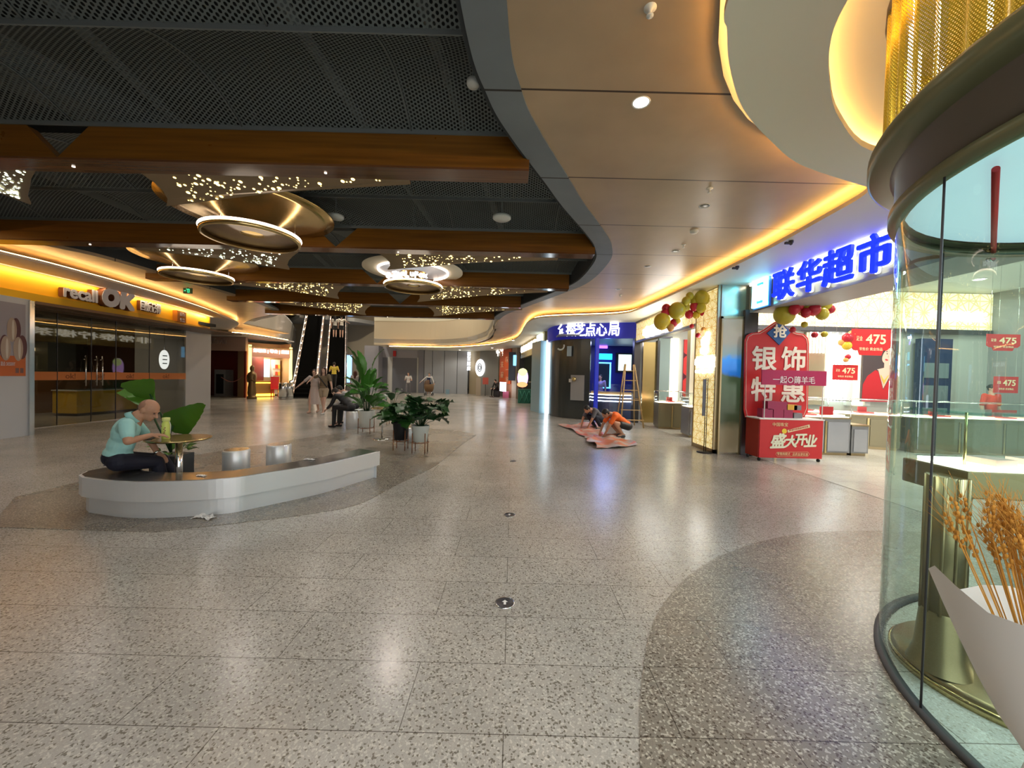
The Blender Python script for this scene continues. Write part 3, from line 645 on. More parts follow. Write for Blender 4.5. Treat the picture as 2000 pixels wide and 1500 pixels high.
# red circles poster in the far bay
t = thing('circle_poster', 'red poster of large round lanterns on the far wall of the store', 'poster', (6.5, 13.7, 1))
MB().bx(6.05, 7.5, 13.70, 13.75, .86, 2.92).build('board', mat('poster_plum', (.16, .03, .06), .4), t)
for cx, cz, r in ((6.3, 2.72, .36), (6.35, 2.0, .40), (6.35, 1.22, .40), (6.95, 2.4, .36), (7.0, 1.6, .42), (6.95, .98, .2)):
    MB().flat([(max(6.05, min(7.5, cx+r*cos(a))), 13.695, max(.86, min(2.92, cz+r*sin(a)))) for a in [2*pi*i/28 for i in range(28)]]).build('lantern_print', mat('print_lantern', (.70, .05, .05), .4, 0, .25), t)
text('中国珠宝', (6.72, 13.685, 2.68), (1, 0), .12, M_white, t, .004)
for x0, x1, m_, lb in ((5.15, 5.55, mat('frosted_panel', (.45, .60, .62), .3), 'pale blue wall panel of the far store bay'), (5.6, 5.86, emit('strip_cream', (1, .90, .62), 2.0), 'bright cream light column of the far store bay'), (4.45, 4.9, M_brass, 'polished brass panel beside the blue bakery counter')):
    o = MB().bx(x0, x1, 13.66 if x0 > 4.5 else 13.2, 13.74 if x0 > 4.5 else 13.3, 0, 2.95 if x0 > 4.5 else 2.75).build('wall_panel', m_); tag(o, lb, 'wall panel')
o = MB().bx(4.9, 4.98, 13.1, 13.3, 0, 2.8).build('door_post', M_gunm); tag(o, 'dark upright post beside the brass panel', 'post')
for k_, y in enumerate((5.0, 7.2, 9.2)):
    for x in (6.2, 8.6, 11):
        lamp('AREA', (x, y, 4.03), 42, (1, .95, .84), .5)
        t = thing('downlight', 'round recessed lamp in the jewellery store ceiling', 'ceiling lamp', (x, y, 4.03), 'store ceiling lamps'); MB().cyl((x, y, 4.03), (x, y, 4.045), .09, n=20).build('lens', E_down, t); MB().lathe([(.09, 4.025), (.12, 4.03), (.12, 4.05)], (x, y, 0), 20).build('ring', M_white, t)
for x, y in ((5.6, 11.6), (7.2, 12.4), (5.2, 9.7)): lamp('AREA', (x, y, 3.38), 30, (1, .95, .84), .5)

# ---- display counters
M_cbody = mat('counter_grey', (.26, .27, .28), .35, .3); M_cbody2 = mat('counter_olive', (.27, .24, .15), .35, .5)
def counter(label, p0, p1, depth, hb=.76, hg=.34, body=M_cbody, panels=4, group=None, items=0, glass=True):
    p0 = Vector((*p0, 0)); p1 = Vector((*p1, 0)); a = (p1-p0); L = a.length; a.normalize(); n = Vector((-a.y, a.x, 0)); ang = atan2(a.y, a.x)
    t = thing('display_counter', label, 'display counter', (p0+p1)/2, group); c = (p0+p1)/2+n*depth/2
    MB().box(c+Vector((0, 0, hb/2+.03)), (L, depth, hb-.06), ang).build('body', body, t)
    MB().box(c+Vector((0, 0, .03)), (L-.06, depth-.06, .06), ang).build('plinth', M_brassd, t)
    for i in range(panels):
        q = p0+a*(L*(i+.5)/panels)-n*.008; MB().box(q+Vector((0, 0, hb/2+.01)), (L/panels-.08, .016, hb-.16), ang).build('door', mat('panel_silver', (.42, .44, .48), .25, .5) if body is M_cbody else body, t)
        if i: q = p0+a*(L*i/panels)-n*.012; MB().box(q+Vector((0, 0, hb/2)), (.035, .02, hb-.1), ang).build('brass_strip', M_brass, t)
    MB().box(c+Vector((0, 0, hb+.01)), (L+.03, depth+.03, .03), ang).build('worktop', M_brassd, t)
    if glass:
        MB().box(c+Vector((0, 0, hb+.03)), (L-.04, depth-.04, .012), ang).build('lit_base', E_case if body is not None else E_case, t)
        MB().box(c+Vector((0, 0, hb+.03+hg/2)), (L, depth, hg), ang).build('glass_case', G_clear, t)
        m = MB(); z = hb+.03+hg
        for s1, s2 in (((-1, -1), (1, -1)), ((1, -1), (1, 1)), ((1, 1), (-1, 1)), ((-1, 1), (-1, -1))):
            q0 = c+a*(L/2*s1[0])+n*(depth/2*s1[1]); q1 = c+a*(L/2*s2[0])+n*(depth/2*s2[1]); m.cyl((q0.x, q0.y, z), (q1.x, q1.y, z), .007, n=5); m.cyl((q0.x, q0.y, hb), (q0.x, q0.y, z), .007, n=5)
        m.build('case_frame', M_chrome, t)
    cols = [mat('tray_white', (.85, .82, .75), .6), mat('tray_red', (.55, .05, .05), .6), mat('tray_pink', (.75, .45, .38), .6), M_brass]
    for i in range(items):
        q = p0+a*(L*(i+.5)/items)+n*(depth*.4); mm = MB().box(q+Vector((0, 0, hb+.06)), (min(.3, L/items*.75), .28, .03), ang)
        if i % 3 == 1: mm.box(q+n*.1+Vector((0, 0, hb+.13)), (.16, .05, .12), ang)
        o = mm.build('jewellery_tray', cols[i % 3]); tag(o, 'tray of jewellery lying in the glass display counters', 'jewellery tray', 'trays in the store counters')
    return t
counter('long glass jewellery counter with grey panels behind the red promotion table', (4.95, 7.95), (6.95, 7.9), .6, items=7)
o = counter('low grey end cabinet closing the long glass counter', (6.98, 7.9), (7.32, 7.89), .62, .62, glass=False, panels=1)
counter('glass counter angled across the right of the store', (6.6, 9.5), (8.7, 8.62), .6, items=6, body=M_cbody2)
counter('glass counter at the right of the store behind the kiosk', (8.8, 8.4), (12.4, 8.2), .6, items=8, body=M_cbody2)
counter('olive glass counter in the far store bay', (4.42, 11.6), (5.2, 11.5), .6, items=3, body=M_cbody2, panels=2)
counter('glass counter just behind the patterned light panel', (4.55, 9.9), (6.3, 9.7), .6, items=4, panels=3)
# hanging price signs
def price(label, x0, y0, x1, y1, Y, cut, extra=True):
    a = aty(x0, y0, Y); b = aty(x1, y1, Y); c = (a+b)/2; wd = b.x-a.x; hh = a.z-b.z
    t = thing('price_sign', label, 'sign', c)
    if cut: poly = [(-.5, .5), (.5, .5), (.5, -.18), (.42, -.3), (.33, -.3), (.28, -.5), (-.28, -.5), (-.33, -.3), (-.42, -.3), (-.5, -.18)]
    else: poly = [(-.5, .5), (.5, .5), (.5, -.5), (-.5, -.5)]
    m = MB(); n = len(poly); vs = [(c.x+p*wd, Y+d, c.z+q*hh) for d in (0, .012) for p, q in poly]
    m.add(vs, [tuple(range(n)), tuple(reversed(range(n, 2*n)))]+[(i, (i+1) % n, n+(i+1) % n, n+i) for i in range(n)]); bd = m.build('board', M_red, t)
    cr = mat('sign_cream', (.95, .80, .50), .5)
    text('475', (c.x+wd*.12, Y-.004, c.z+hh*.12), (1, 0), hh*.5, cr, bd, .004, bold=.02, width=wd*.5)
    text('足金', (c.x-wd*.30, Y-.004, c.z+hh*.14), (0, 0, 1) if 0 else (1, 0), hh*.2, cr, bd, .004, width=wd*.16)
    text('零售价 黄金饰品', (c.x, Y-.004, c.z-hh*.26), (1, 0), hh*.13, cr, bd, .004, width=wd*.6)
    for s_ in (-.4, .4): MB().cyl((c.x+wd*s_, Y+.006, c.z+hh*.5), (c.x+wd*s_, Y+.006, 4.05), .0025, n=4).build('hanging_wire', M_chrome, t)
    return t
price('red 475 hanging price sign with cut corners, above the portrait poster', 1664, 642, 1738, 695, 8.6, True)
price('small rectangular red 475 price sign left of the portrait poster', 1627, 712, 1675, 743, 8.8, False)
price('red hanging price sign seen through the kiosk glass', 1928, 652, 1992, 686, 8.0, True)
price('small red price sign low in the view through the kiosk glass', 1942, 735, 1988, 768, 8.1, False)
o = MB().bx(10.9, 11.75, 10.35, 10.5, .0, 2.75).build('display_cabinet', mat('cabinet_navy', (.02, .04, .12), .35)); 
t = thing('tall_cabinet', 'dark blue tall cabinet at the back of the store behind the kiosk', 'cabinet', (11.3, 10.4, 0)); o.parent = t; o.matrix_parent_inverse = Matrix.Translation(-t.location); o.name = 'body'
for z in (.5, 1.1, 1.7): MB().bx(11.0, 11.65, 10.33, 10.35, z, z+.4).build('shelf_front', mat('cabinet_grey', (.20, .25, .28), .4), t)

# promotion sign board, table and gift boxes
t = thing('promotion_board', 'big red shaped promotion board with white characters and a blue diamond on top', 'sign', aty(1517, 895, 7.66))
Yb = 7.62
def P(x, y, Y=Yb): return aty(x, y, Y)
ol = [(1456, 815), (1453, 800), (1455, 665), (1459, 655), (1468, 650), (1482, 649), (1494, 642), (1513, 629), (1523, 627), (1541, 643), (1556, 650), (1570, 652), (1578, 660), (1580, 672), (1578, 800), (1572, 815), (1562, 819), (1470, 819)]
m = MB(); n = len(ol); vs = [P(x, y)+Vector((0, d, 0)) for d in (0, .03) for x, y in ol]
m.add(vs, [tuple(range(n)), tuple(reversed(range(n, 2*n)))]+[(i, (i+1) % n, n+(i+1) % n, n+i) for i in range(n)]); m.build('board', M_red, t)
m = MB().tube([P(1516+(x-1516)*.95, 725+(y-725)*.965)-Vector((0, .004, 0)) for x, y in ol+ol[:1]], .006, 5); m.build('border', mat('border_pink', (.85, .62, .52), .5), t)
m = MB(); dm = [(1497, 651), (1523, 629), (1544, 648), (1521, 674)]; m.add([P(x, y)+Vector((0, d, 0)) for d in (-.02, 0) for x, y in dm], [(0, 1, 2, 3), (7, 6, 5, 4), (0, 4, 5, 1), (1, 5, 6, 2), (2, 6, 7, 3), (3, 7, 4, 0)]); m.build('diamond', mat('diamond_blue', (.02, .10, .33), .45), t)
sc_ = F/Yb
M_ltc = mat('letter_cream', (.86, .80, .70), .5)
text('抢', P(1522, 647)-Vector((0, .03, 0)), (1, 0, -.025), 26/sc_, M_ltc, t, .006, bold=.03)
for ch, x, y in (('银', 1492, 700), ('饰', 1549, 701), ('特', 1490, 760), ('惠', 1548, 762)): text(ch, P(x, y)-Vector((0, .01, 0)), (1, 0, 0), 50/sc_, M_ltc, t, .008, bold=.022)
MB().bx(P(1470, 815).x, P(1475, 815).x, 7.64, 7.7, 0, .8).bx(P(1565, 815).x, P(1570, 815).x, 7.64, 7.7, 0, .8).build('stand', M_dgrey, t)
# promotion table
A = P(1485, 820, 7.15); B = P(1608, 826, 7.15)
t = thing('promotion_table', 'red folding promotion table with an opening sale banner and overhead sign bar', 'promotion table', ((A.x+B.x)/2, 7.35, 0))
x0, x1 = A.x, B.x; zt = .80
MB().bx(x0, x1, 7.15, 7.165, .07, zt-.02).build('front_banner', M_red, t)
MB().bx(x0-.012, x0, 7.165, 7.56, .07, zt-.02).build('side_banner', mat('banner_dark_red', (.38, .03, .02), .5), t)
MB().bx(x0-.02, x1+.02, 7.14, 7.58, zt-.02, zt).build('table_top', M_white, t)
for x in (x0+.03, x1-.03):
    for y in (7.2, 7.54): MB().cyl((x, y, .05), (x, y, zt), .012, n=8).cyl((x-.015, y, .03), (x+.015, y, .03), .03, n=12).build('leg', M_black if y < 7.3 else M_dgrey, t)
for x in (1492, 1605): q = P(x, 822, 7.2); MB().cyl((q.x, 7.2, zt), (q.x, 7.2, 1.46), .009, n=8).build('upright', M_white, t)
q0, q1 = P(1488, 722, 7.19), P(1613, 754, 7.19)
MB().bx(q0.x, q1.x, 7.18, 7.2, q1.z, q0.z).build('sign_bar', mat('sign_magenta', (.45, .02, .10), .45), t)
s2 = F/7.19
text('一起○薅羊毛', P(1551, 742, 7.17), (1, 0), 15/s2, mat('letter_pinkwhite', (.85, .70, .74), .5), t, .003, bold=.01, width=82/s2)
gd = mat('letter_gold', (.80, .66, .36), .5)
for ch, x, y, sz in (('盛', 1520, 861, 30), ('大', 1545, 862, 25), ('开', 1563, 859, 25), ('业', 1583, 861, 26)): text(ch, P(x, y, 7.14), (1, 0, .05), sz/s2, mat('letter_palegreen', (.80, .80, .62), .5), t, .004, bold=.035, shear=.15)
text('中国珠宝', P(1524, 829, 7.14), (1, 0), 8/s2, gd, t, .003, width=30/s2)
MB().flat([P(x, y, 7.145) for x, y in ((1538, 840), (1581, 829), (1582, 835), (1539, 845))]).build('ribbon', mat('ribbon_cream', (.80, .72, .45), .5), t)
text('零首付购黄金更优惠', P(1560, 837, 7.14), (1, 0, .25), 4/s2, M_red, t, .002, width=38/s2, up=(0, 0, 1))
text('零售购模式 · 品质金更优惠', P(1548, 887, 7.14), (1, 0), 6/s2, gd, t, .003, width=60/s2)
MB().tube([P(x, y, 7.143) for x, y in ((1518, 883), (1578, 883), (1581, 887), (1578, 891), (1518, 891), (1515, 887), (1518, 883))], .003, 4).build('label_outline', gd, t)
MB().flat([P(1532+5*cos(a), 842+5*sin(a), 7.144) for a in [i*.5 for i in range(12)]]).build('coin_print', mat('coin_yellow', (.85, .6, .05), .5), t)
bxm = [mat('box_magenta', (.32, .03, .09), .5), mat('box_yellow', (.70, .38, .05), .5), mat('box_grey', (.22, .20, .22), .5)]
for i, (x, y, w_, h_, c_) in enumerate([(1494, 808, 20, 17, 0), (1515, 809, 19, 16, 0), (1534, 809, 17, 16, 0), (1553, 812, 16, 10, 2), (1504, 791, 19, 16, 0), (1523, 792, 19, 15, 0), (1541, 795, 20, 10, 1), (1552, 802, 14, 9, 2)]):
    q = P(x, y, 7.38); w_ /= F/7.38; h_ /= F/7.38; zb = zt if i < 4 else zt+.155
    m = MB().box((q.x, 7.38, zb+h_/2), (w_, .16, h_)); o = m.build('gift_box', bxm[c_])
    tag(o, ['magenta gift box', 'yellow gift box', 'grey gift box'][c_]+[' in the lower row on the promotion table', ' in the upper row on the promotion table'][i > 3], 'box', 'gift boxes on the promotion table')
o = MB().bx(6.35, 6.62, 7.94, 7.96, .83, 1.0).build('counter_card', M_red); tag(o, 'small red card standing on the long glass counter', 'sign')

# ---- balloon garlands
yb = mat('balloon_olive', (.50, .42, .04), .3); yb2 = mat('balloon_yellow', (.72, .52, .04), .3); rb = mat('balloon_red', (.50, .02, .04), .3); ob = mat('balloon_orange', (.75, .38, .12), .3)
def balloons(label, lst, Y, dy=.0, crop=None):
    pts = [(aty(x, y, Y+random.uniform(-.12, .12)), r/(F/Y), c) for x, y, r, c in lst]; c0 = sum((p for p, _, _ in pts), Vector())/len(pts)
    t = thing('balloon_garland', label, 'balloons', c0)
    for p, r, c in pts:
        m = MB().ball(p, (r, r, r*1.08), 20); m.cyl(p-Vector((0, 0, r*1.06)), p-Vector((0, 0, r*1.16)), r*.05, r*.09, 8); m.build('balloon', {'o': yb, 'y': yb2, 'r': rb, 'n': ob}[c], t)
    return t
g = [(1293, 628, 15.5, 'y'), (1322, 607, 15.5, 'o'), (1301, 602, 8, 'r'), (1310, 640, 7, 'n'), (1316, 631, 8, 'r'), (1323, 627, 6, 'y'), (1347, 578, 7, 'o'), (1339, 600, 8, 'o'), (1340, 588, 8, 'o'), (1357, 587, 9, 'o'), (1370, 581, 13, 'o'), (1380, 584, 9, 'o'), (1357, 599, 9, 'r'), (1346, 614, 8, 'r'), (1369, 601, 9.5, 'o'), (1386, 582, 8, 'r'), (1387, 598, 9, 'r'), (1374, 608, 9, 'r'), (1360, 615, 7, 'y'), (1299, 612, 8, 'r')]
balloons('yellow and red balloon garland hanging over the far jewellery opening', g, 8.35)
g = [(1532, 614, 19, 'o'), (1552, 604, 10, 'r'), (1567, 607, 9, 'o'), (1560, 597, 9, 'r'), (1574, 611, 9, 'r'), (1589, 604, 12, 'r'), (1579, 596, 10, 'o'), (1603, 596, 11, 'r'), (1606, 613, 11, 'o'), (1611, 594, 12, 'o'), (1622, 604, 8, 'r'), (1592, 589, 12, 'o'), (1600, 585, 12, 'o')]
balloons('yellow and red balloon garland above the red promotion board', g, 7.0)
g = [(1655, 660, 9, 'r'), (1654, 675, 8, 'y'), (1664, 653, 7, 'n'), (1667, 668, 9, 'r'), (1672, 677, 7, 'r'), (1644, 669, 6, 'n')]
balloons('small cluster of red and orange balloons beside the upper 475 sign', g, 8.75)
for i, (x, y, r, m_, Y) in enumerate([(1363, 655, 5, rb, 8.3), (1374, 643, 4.5, ob, 8.3), (1351, 637, 4.5, rb, 8.4), (1548, 644, 6, rb, 7.0), (1571, 634, 6, yb, 7.0), (1591, 654, 6, rb, 7.2), (1610, 653, 6, yb, 7.2), (1656, 697, 5, rb, 8.7), (1652, 703, 4.5, ob, 8.7)]):
    p = aty(x, y, Y); r = r/(F/Y); zt_ = 3.4 if Y < 8.5 else 4.05
    t = thing('hanging_balloon', ['small red balloon on a thread left of the patterned panel', 'small orange balloon on a thread over the patterned panel', 'small red balloon below the far garland', 'small red balloon right of the blue diamond', 'small olive balloon on a thread right of the blue diamond', 'small red balloon on a thread in front of the light tubes', 'small olive balloon on a thread before the light tubes', 'small red balloon over the lower 475 sign', 'small orange balloon over the lower 475 sign'][i], 'balloon', p)
    MB().ball(p, r, 14).build('bulb', m_, t); MB().cyl(p+Vector((0, 0, r)), (p.x, p.y, 4.05 if p.x > 4.9 else 3.4), .002, n=4).build('thread', M_dgrey, t)
# pole sign stand beside the light panel
t = thing('sign_stand', 'thin black pole stand in front of the patterned light panel', 'sign stand', (3.98, 7.9, 0))
MB().lathe([(0, 0), (.15, 0), (.15, .015), (0, .02)], (3.98, 7.9, 0), 24).build('base', M_black, t)
MB().cyl((3.965, 7.9, .01), (3.965, 7.9, 1.52), .008, n=8).build('pole', M_black, t); MB().cyl((4.0, 7.9, .01), (4.0, 7.9, 1.52), .008, n=8).build('pole', M_black, t)
MB().bx(3.9, 3.96, 7.89, 7.90, .75, 1.5).build('card', M_gunm, t)
# ================================================================ LEFT SHOP (yellow)
# fascia curve, glass front, pillars
FL = smooth_path([(-9.75, -3), (-9.78, 3), (-9.88, 6), (-9.98, 7.8), (-10.15, 9.6), (-10.45, 11.6), (-10.9, 13.4), (-11.2, 14.3)], 6)
t = thing('shop_fascia', 'long curved yellow fascia with raised white letters over the left shop', 'shop sign', (-10.2, 9, 2.75))
MB().wall(FL, 2.92, 3.40, .25).build('fascia_board', M_yellow, t)
MB().wall(offset(FL, -.05), 2.76, 2.93, .32).build('lower_trim', mat('fascia_amber', (.72, .40, .01), .4), t)
def onF(px, py):       # meet the fascia curve
    best = None
    for a, b in zip(FL[:-1], FL[1:]):
        q = onl(px, py, a, b); e = b-a; u = (Vector(q.xy)-a).dot(e)/e.dot(e)
        if -.01 <= u <= 1.01 and q.y > 0: best = (q, e.normalized())
    return best
M_lw = mat('letter_grey_white', (.72, .68, .70), .5)
def ftext(s, x0, x1, y, h, dep, bold=.02, shear=0, m_=None, name='lettering', nudge=.0):
    q, e = onF((x0+x1)/2, y); q0, _ = onF(x0, y); q1, _ = onF(x1, y); wd = (q1-q0).length; n = Vector((e.y, -e.x, 0)); sc = F/q.y
    text(s, q+n*(dep/2+.01), (e.x, e.y), h/sc, mat('letter_side', (.16, .05, .02), .5), t, dep, 'letter_backing', bold, wd, shear)
    return text(s, q+n*(dep+.018), (e.x, e.y), h/sc, m_ or M_lw, t, .012, name, bold, wd, shear)
ftext('recall', 116, 180, 573, 34, .10, .03)
q, e = onF(216, 575)
ftext('ok', 188, 248, 577, 66, .16, .045, .12)
ftext('回饭记得', 268, 307, 600, 20, .08, .02)
a, e = onF(338, 590); b, _ = onF(355, 590)
MB().box(((a.x+b.x)/2+.06, (a.y+b.y)/2, 3.08), (abs((b-a).length), .14, .34), atan2(e.y, e.x)).build('brown_plate', mat('plate_brown', (.50, .18, .02), .5), t)
n = Vector((e.y, -e.x, 0)); c_ = (a+b)/2; text('面包', (c_.x+n.x*.14, c_.y+n.y*.14, 3.16), (e.x, e.y), .13, M_lw, t, .01); text('饮品', (c_.x+n.x*.14, c_.y+n.y*.14, 2.98), (e.x, e.y), .13, M_lw, t, .01)
struct(MB().wall(offset(FL, .3), 2.7, 3.5, 1.2).build('wall_left_header', mat('header_brown', (.12, .07, .04), .4)))
# poster pillar at the left frame edge
struct(MB().prism([(-9.62, 5.5), (-9.9, 7.94), (-10.9, 8.0), (-10.9, 5.5)], 0, 2.78).build('wall_left_pillar', mat('pillar_pale', (.55, .58, .62), .3)), 'pale glossy pillar with a poster at the left edge of the view')
t = thing('macaron_poster', 'poster of round pastries above an orange band on the pale left pillar', 'poster', (-9.8, 7, 1.2))
e = Vector((-.28, 2.44)).normalized(); n3 = Vector((e.y, -e.x, 0)); 
def LP(s_, z, d=.012): return Vector((-9.62+e.x*s_, 5.5+e.y*s_, z))+n3*d
def lpoly(pts, m_, name, d): MB().flat([LP(a_, z_, d) for a_, z_ in pts]).build(name, m_, t)
MB().add([LP(a_, z_, d_) for d_ in (0, .01) for a_, z_ in ((.9, 1.22), (2.36, 1.22), (2.36, 2.66), (.9, 2.66))], [(0, 1, 2, 3), (7, 6, 5, 4), (0, 4, 5, 1), (1, 5, 6, 2), (2, 6, 7, 3), (3, 7, 4, 0)]).build('board', mat('poster_lilac', (.34, .33, .38), .4), t)
lpoly([(.9, 1.22), (2.36, 1.22), (2.36, 1.62), (.9, 1.62)], mat('poster_orange', (.55, .14, .04), .5), 'orange_band', .013)
pb = mat('pastry_tan', (.42, .34, .28), .6); pd = mat('pastry_dark', (.12, .05, .06), .6); pc = mat('pastry_cream', (.62, .58, .52), .6)
for cx_, cz_, m_ in ((2.19, 2.13, pd), (2.0, 1.78, pd), (2.30, 1.80, pd), (2.12, 2.13, pb), (2.02, 1.76, pb), (2.23, 1.76, pb)):
    lpoly([(cx_+.085*cos(a_*pi/12), cz_+.24*sin(a_*pi/12)) for a_ in range(24)], m_, 'pastry', .0135 if m_ is pd else .014)
    if m_ is pb: lpoly([(cx_+.02+.022*cos(a_*pi/12), cz_+.20*sin(a_*pi/12)) for a_ in range(24)], pc, 'pastry_filling', .0145)
text('甜点 DESSERT', LP(2.05, 1.46, .02), (e.x, e.y), .09, M_lw, t, .003, width=.24)
for a_ in (2.18, 2.26): lpoly([(a_, 1.28), (a_+.06, 1.28), (a_+.06, 1.38), (a_, 1.38)], mat('print_grey', (.18, .10, .09), .5), 'print_mark', .015)
o = MB().bx(-9.93, -9.86, 7.90, 7.98, 0, 2.76).build('trim_8', M_chrome); struct(o)
# glass front with doors, orange film band and handles
GX = -10.9
t = thing('glass_shopfront', 'clear glass front of the yellow shop with an orange film band and long door handles', 'shopfront', (GX, 10.5, 0))
ys = [7.9, 9.25, 10.0, 10.62, 11.6, 12.9]
for y0, y1 in zip(ys[:-1], ys[1:]):
    MB().bx(GX, GX+.01, y0+.01, y1-.01, .02, 2.72).build('glass_panel', G_dark, t)
    fl_m = MB().bx(GX+.012, GX+.016, y0+.01, y1-.01, 1.10, 1.30).build('orange_film', mat('film_orange', (.62, .20, .05), .45), t)
    text('ok!', (GX+.02, (y0+y1)/2-.1, 1.2), (0, 1), .18, mat('film_print', (.28, .08, .02), .5), fl_m, .002, bold=.02)
for y in ys[1:-1]: MB().bx(GX-.005, GX+.02, y-.004, y+.004, .02, 2.72).build('glass_edge', M_gunm, t)
for y in (9.82, 10.08, 10.22): MB().cyl((GX+.07, y, .95), (GX+.07, y, 1.72), .014, n=8).cyl((GX, y, 1.05), (GX+.07, y, 1.05), .008, n=6).cyl((GX, y, 1.62), (GX+.07, y, 1.62), .008, n=6).build('door_handle', M_chrome, t)
MB().bx(GX-.03, GX+.04, 7.9, 12.9, 0, .02).build('bottom_rail', M_chrome, t)
struct(MB().bx(GX-.1, -9.95, 7.98, 14.2, 2.72, 2.78).build('trim_9', mat('header_under', (.16, .09, .05), .35)))
struct(MB().prism([(-10.95, 12.9), (-11.15, 14.3), (-12.6, 14.3), (-12.6, 12.9)], 0, 2.8).build('wall_left_pillar', mat('pillar_grey', (.50, .50, .51), .35)), 'light grey pillar at the far end of the yellow shop')
o = MB().lathe([(0, -.012), (.16, -.012), (.17, 0), (.16, .012), (0, .012)], (0, 0, 0), 32).build('round_sign', E_white)
t2 = thing('oval_sign', 'small glowing white oval sign inside the yellow shop glass by the grey pillar', 'sign', (GX-.1, 12.2, 1.75))
bpy.data.objects.remove(o)
MB().add([(GX-.1+d_, 12.2+.17*cos(a_*pi/16), 1.72+.30*sin(a_*pi/16)) for d_ in (0, .03) for a_ in range(32)], [tuple(range(32)), tuple(range(63, 31, -1))]+[(i, (i+1) % 32, 32+(i+1) % 32, 32+i) for i in range(32)]).build('face', E_white, t2)
for z in (1.6, 1.72, 1.84): MB().bx(GX-.066, GX-.062, 12.12, 12.28, z-.015, z+.015).build('mark', M_green2, t2)
# inside the yellow shop
struct(MB().bx(-15.6, -15.4, 5, 14, 0, 3.4).build('wall_shop_back', mat('shop_back_brown', (.10, .075, .055), .5)), 'dark back wall inside the yellow shop')
struct(MB().bx(-15.5, -11.3, 14.1, 14.25, 0, 3.4).build('wall_shop_end', mat('shop_end_maroon', (.14, .06, .04), .5)))
struct(MB().bx(-15.6, -10.9, 5, 14.2, 3.0, 3.1).build('ceiling_shop', M_slab))
for (x0, y0, L_, lb) in ((-12.3, 8.3, 1.35, 'yellow bakery counter with a glass hood, left one inside the glass shopfront'), (-12.5, 11.1, 1.9, 'yellow bakery counter with a glass hood, right one inside the glass shopfront')):
    t = thing('bakery_counter', lb, 'display counter', (x0, y0+L_/2, 0), 'bakery counters')
    MB().bx(x0-.7, x0, y0, y0+L_, .08, .72).build('body', M_yel2, t); MB().bx(x0-.65, x0-.05, y0+.05, y0+L_-.05, 0, .08).build('plinth', M_dgrey, t)
    MB().bx(x0-.72, x0+.02, y0-.02, y0+L_+.02, .72, .75).build('worktop', M_white, t)
    MB().bx(x0-.6, x0-.02, y0+.02, y0+L_-.02, .75, 1.08).build('glass_hood', G_clear, t); MB().bx(x0-.6, x0-.02, y0+.02, y0+L_-.02, 1.08, 1.1).build('hood_top', M_offw, t)
o = MB().bx(-15.35, -15.3, 7.5, 13.5, 1.9, 2.0).build('shelf_light', emit('shelf_warm', (1, .72, .4), 1.2)); tag(o, 'thin warm light line along the back of the yellow shop', 'light strip')
o = MB().bx(-15.38, -15.3, 11.2, 11.9, 1.5, 1.64).build('menu_light', emit('menu_yellow', (1, .65, .05), 2)); tag(o, 'small glowing yellow menu box deep in the yellow shop', 'sign')
t = thing('back_counter', 'long brown counter with tall stock cupboards at the back of the yellow shop', 'counter', (-14.6, 10.5, 0))
MB().bx(-15.0, -14.2, 7.5, 13.8, 0, 1.05).build('body', mat('counter_brown', (.20, .09, .03), .5), t)
for y in (8.2, 9.6, 12.4): MB().bx(-15.3, -14.9, y, y+.8, 1.05, 2.2).build('cupboard', mat('cupboard_grey', (.14, .15, .14), .5), t)
lamp('AREA', (-12.6, 10.4, 2.98), 34, WARM, 1.0)
# wash lights tucked under the soffit in front of the yellow fascia
for a, b in zip(FL[6::5], FL[11::5]):
    c = (a+b)/2; e = (b-a).normalized(); l = lamp('AREA', (c.x+e.y*.16, c.y-e.x*.16, 3.35), 4, (1, .80, .5), .1)
    l.data.shape = 'RECTANGLE'; l.data.size = (b-a).length; l.data.size_y = .04
    l.rotation_euler = Matrix(((e.x, 0, 0), (e.y, 0, 0), (0, 0, 0))).to_3x3().to_euler() if 0 else Vector((-e.y*.8, e.x*.8, -.55)).to_track_quat('-Z', 'Y').to_euler()

# ================================================================ FAR LEFT: dark shop, lit shop, soffits
struct(MB().bx(-20, -16.9, 20.2, 20.4, 0, 3.4).build('wall_far_left', M_wallw))
struct(MB().wall([(-18.2, 20.6), (-13.95, 20.2)], 2.45, 3.5, .15).build('wall_far_header', mat('header_rose', (.50, .33, .26), .5)), 'rose header wall with thin letters above the dark shop')
t = thing('dark_shop_sign', 'thin grey script letters on the rose wall above the dark shop', 'sign', (-15.6, 20.2, 2.9)); text('alfaviu', (-15.4, 20.18, 2.95), (1, -.1), .42, mat('script_grey', (.35, .27, .24), .4), t, .04)
struct(MB().bx(-18, -13.95, 21.6, 21.7, 0, 2.6).build('wall_far_shop', M_maroon)); struct(MB().bx(-14.05, -13.95, 20.25, 21.7, 0, 2.6).build('wall_far_shop', M_maroon))
o = MB().bx(-15.2, -14.2, 21.5, 21.6, .9, 2.3).build('wall_screen', mat('screen_navy', (.008, .012, .05), .2)); tag(o, 'dark blue switched-off screen on the maroon shop wall', 'screen')
t = thing('drinks_fridge', 'grey upright cabinet inside the dark shop, left of the maroon wall', 'fridge', (-15.7, 21.2, 0)); MB().bx(-16.1, -15.5, 20.9, 21.5, 0, 1.45).build('body', mat('fridge_grey', (.25, .26, .28), .4), t); MB().bx(-16.0, -15.6, 20.89, 20.9, .15, 1.2).build('door', M_black, t)
o = MB().tube([(-15.5+1.3*i/12, 20.6, 1.05-.35*sin(pi*i/12)+.25*i/12) for i in range(13)], .02, 6).build('barrier_tape', mat('tape_pink', (.6, .25, .22), .5)); tag(o, 'pink barrier tape sagging across the dark shop entrance', 'tape')
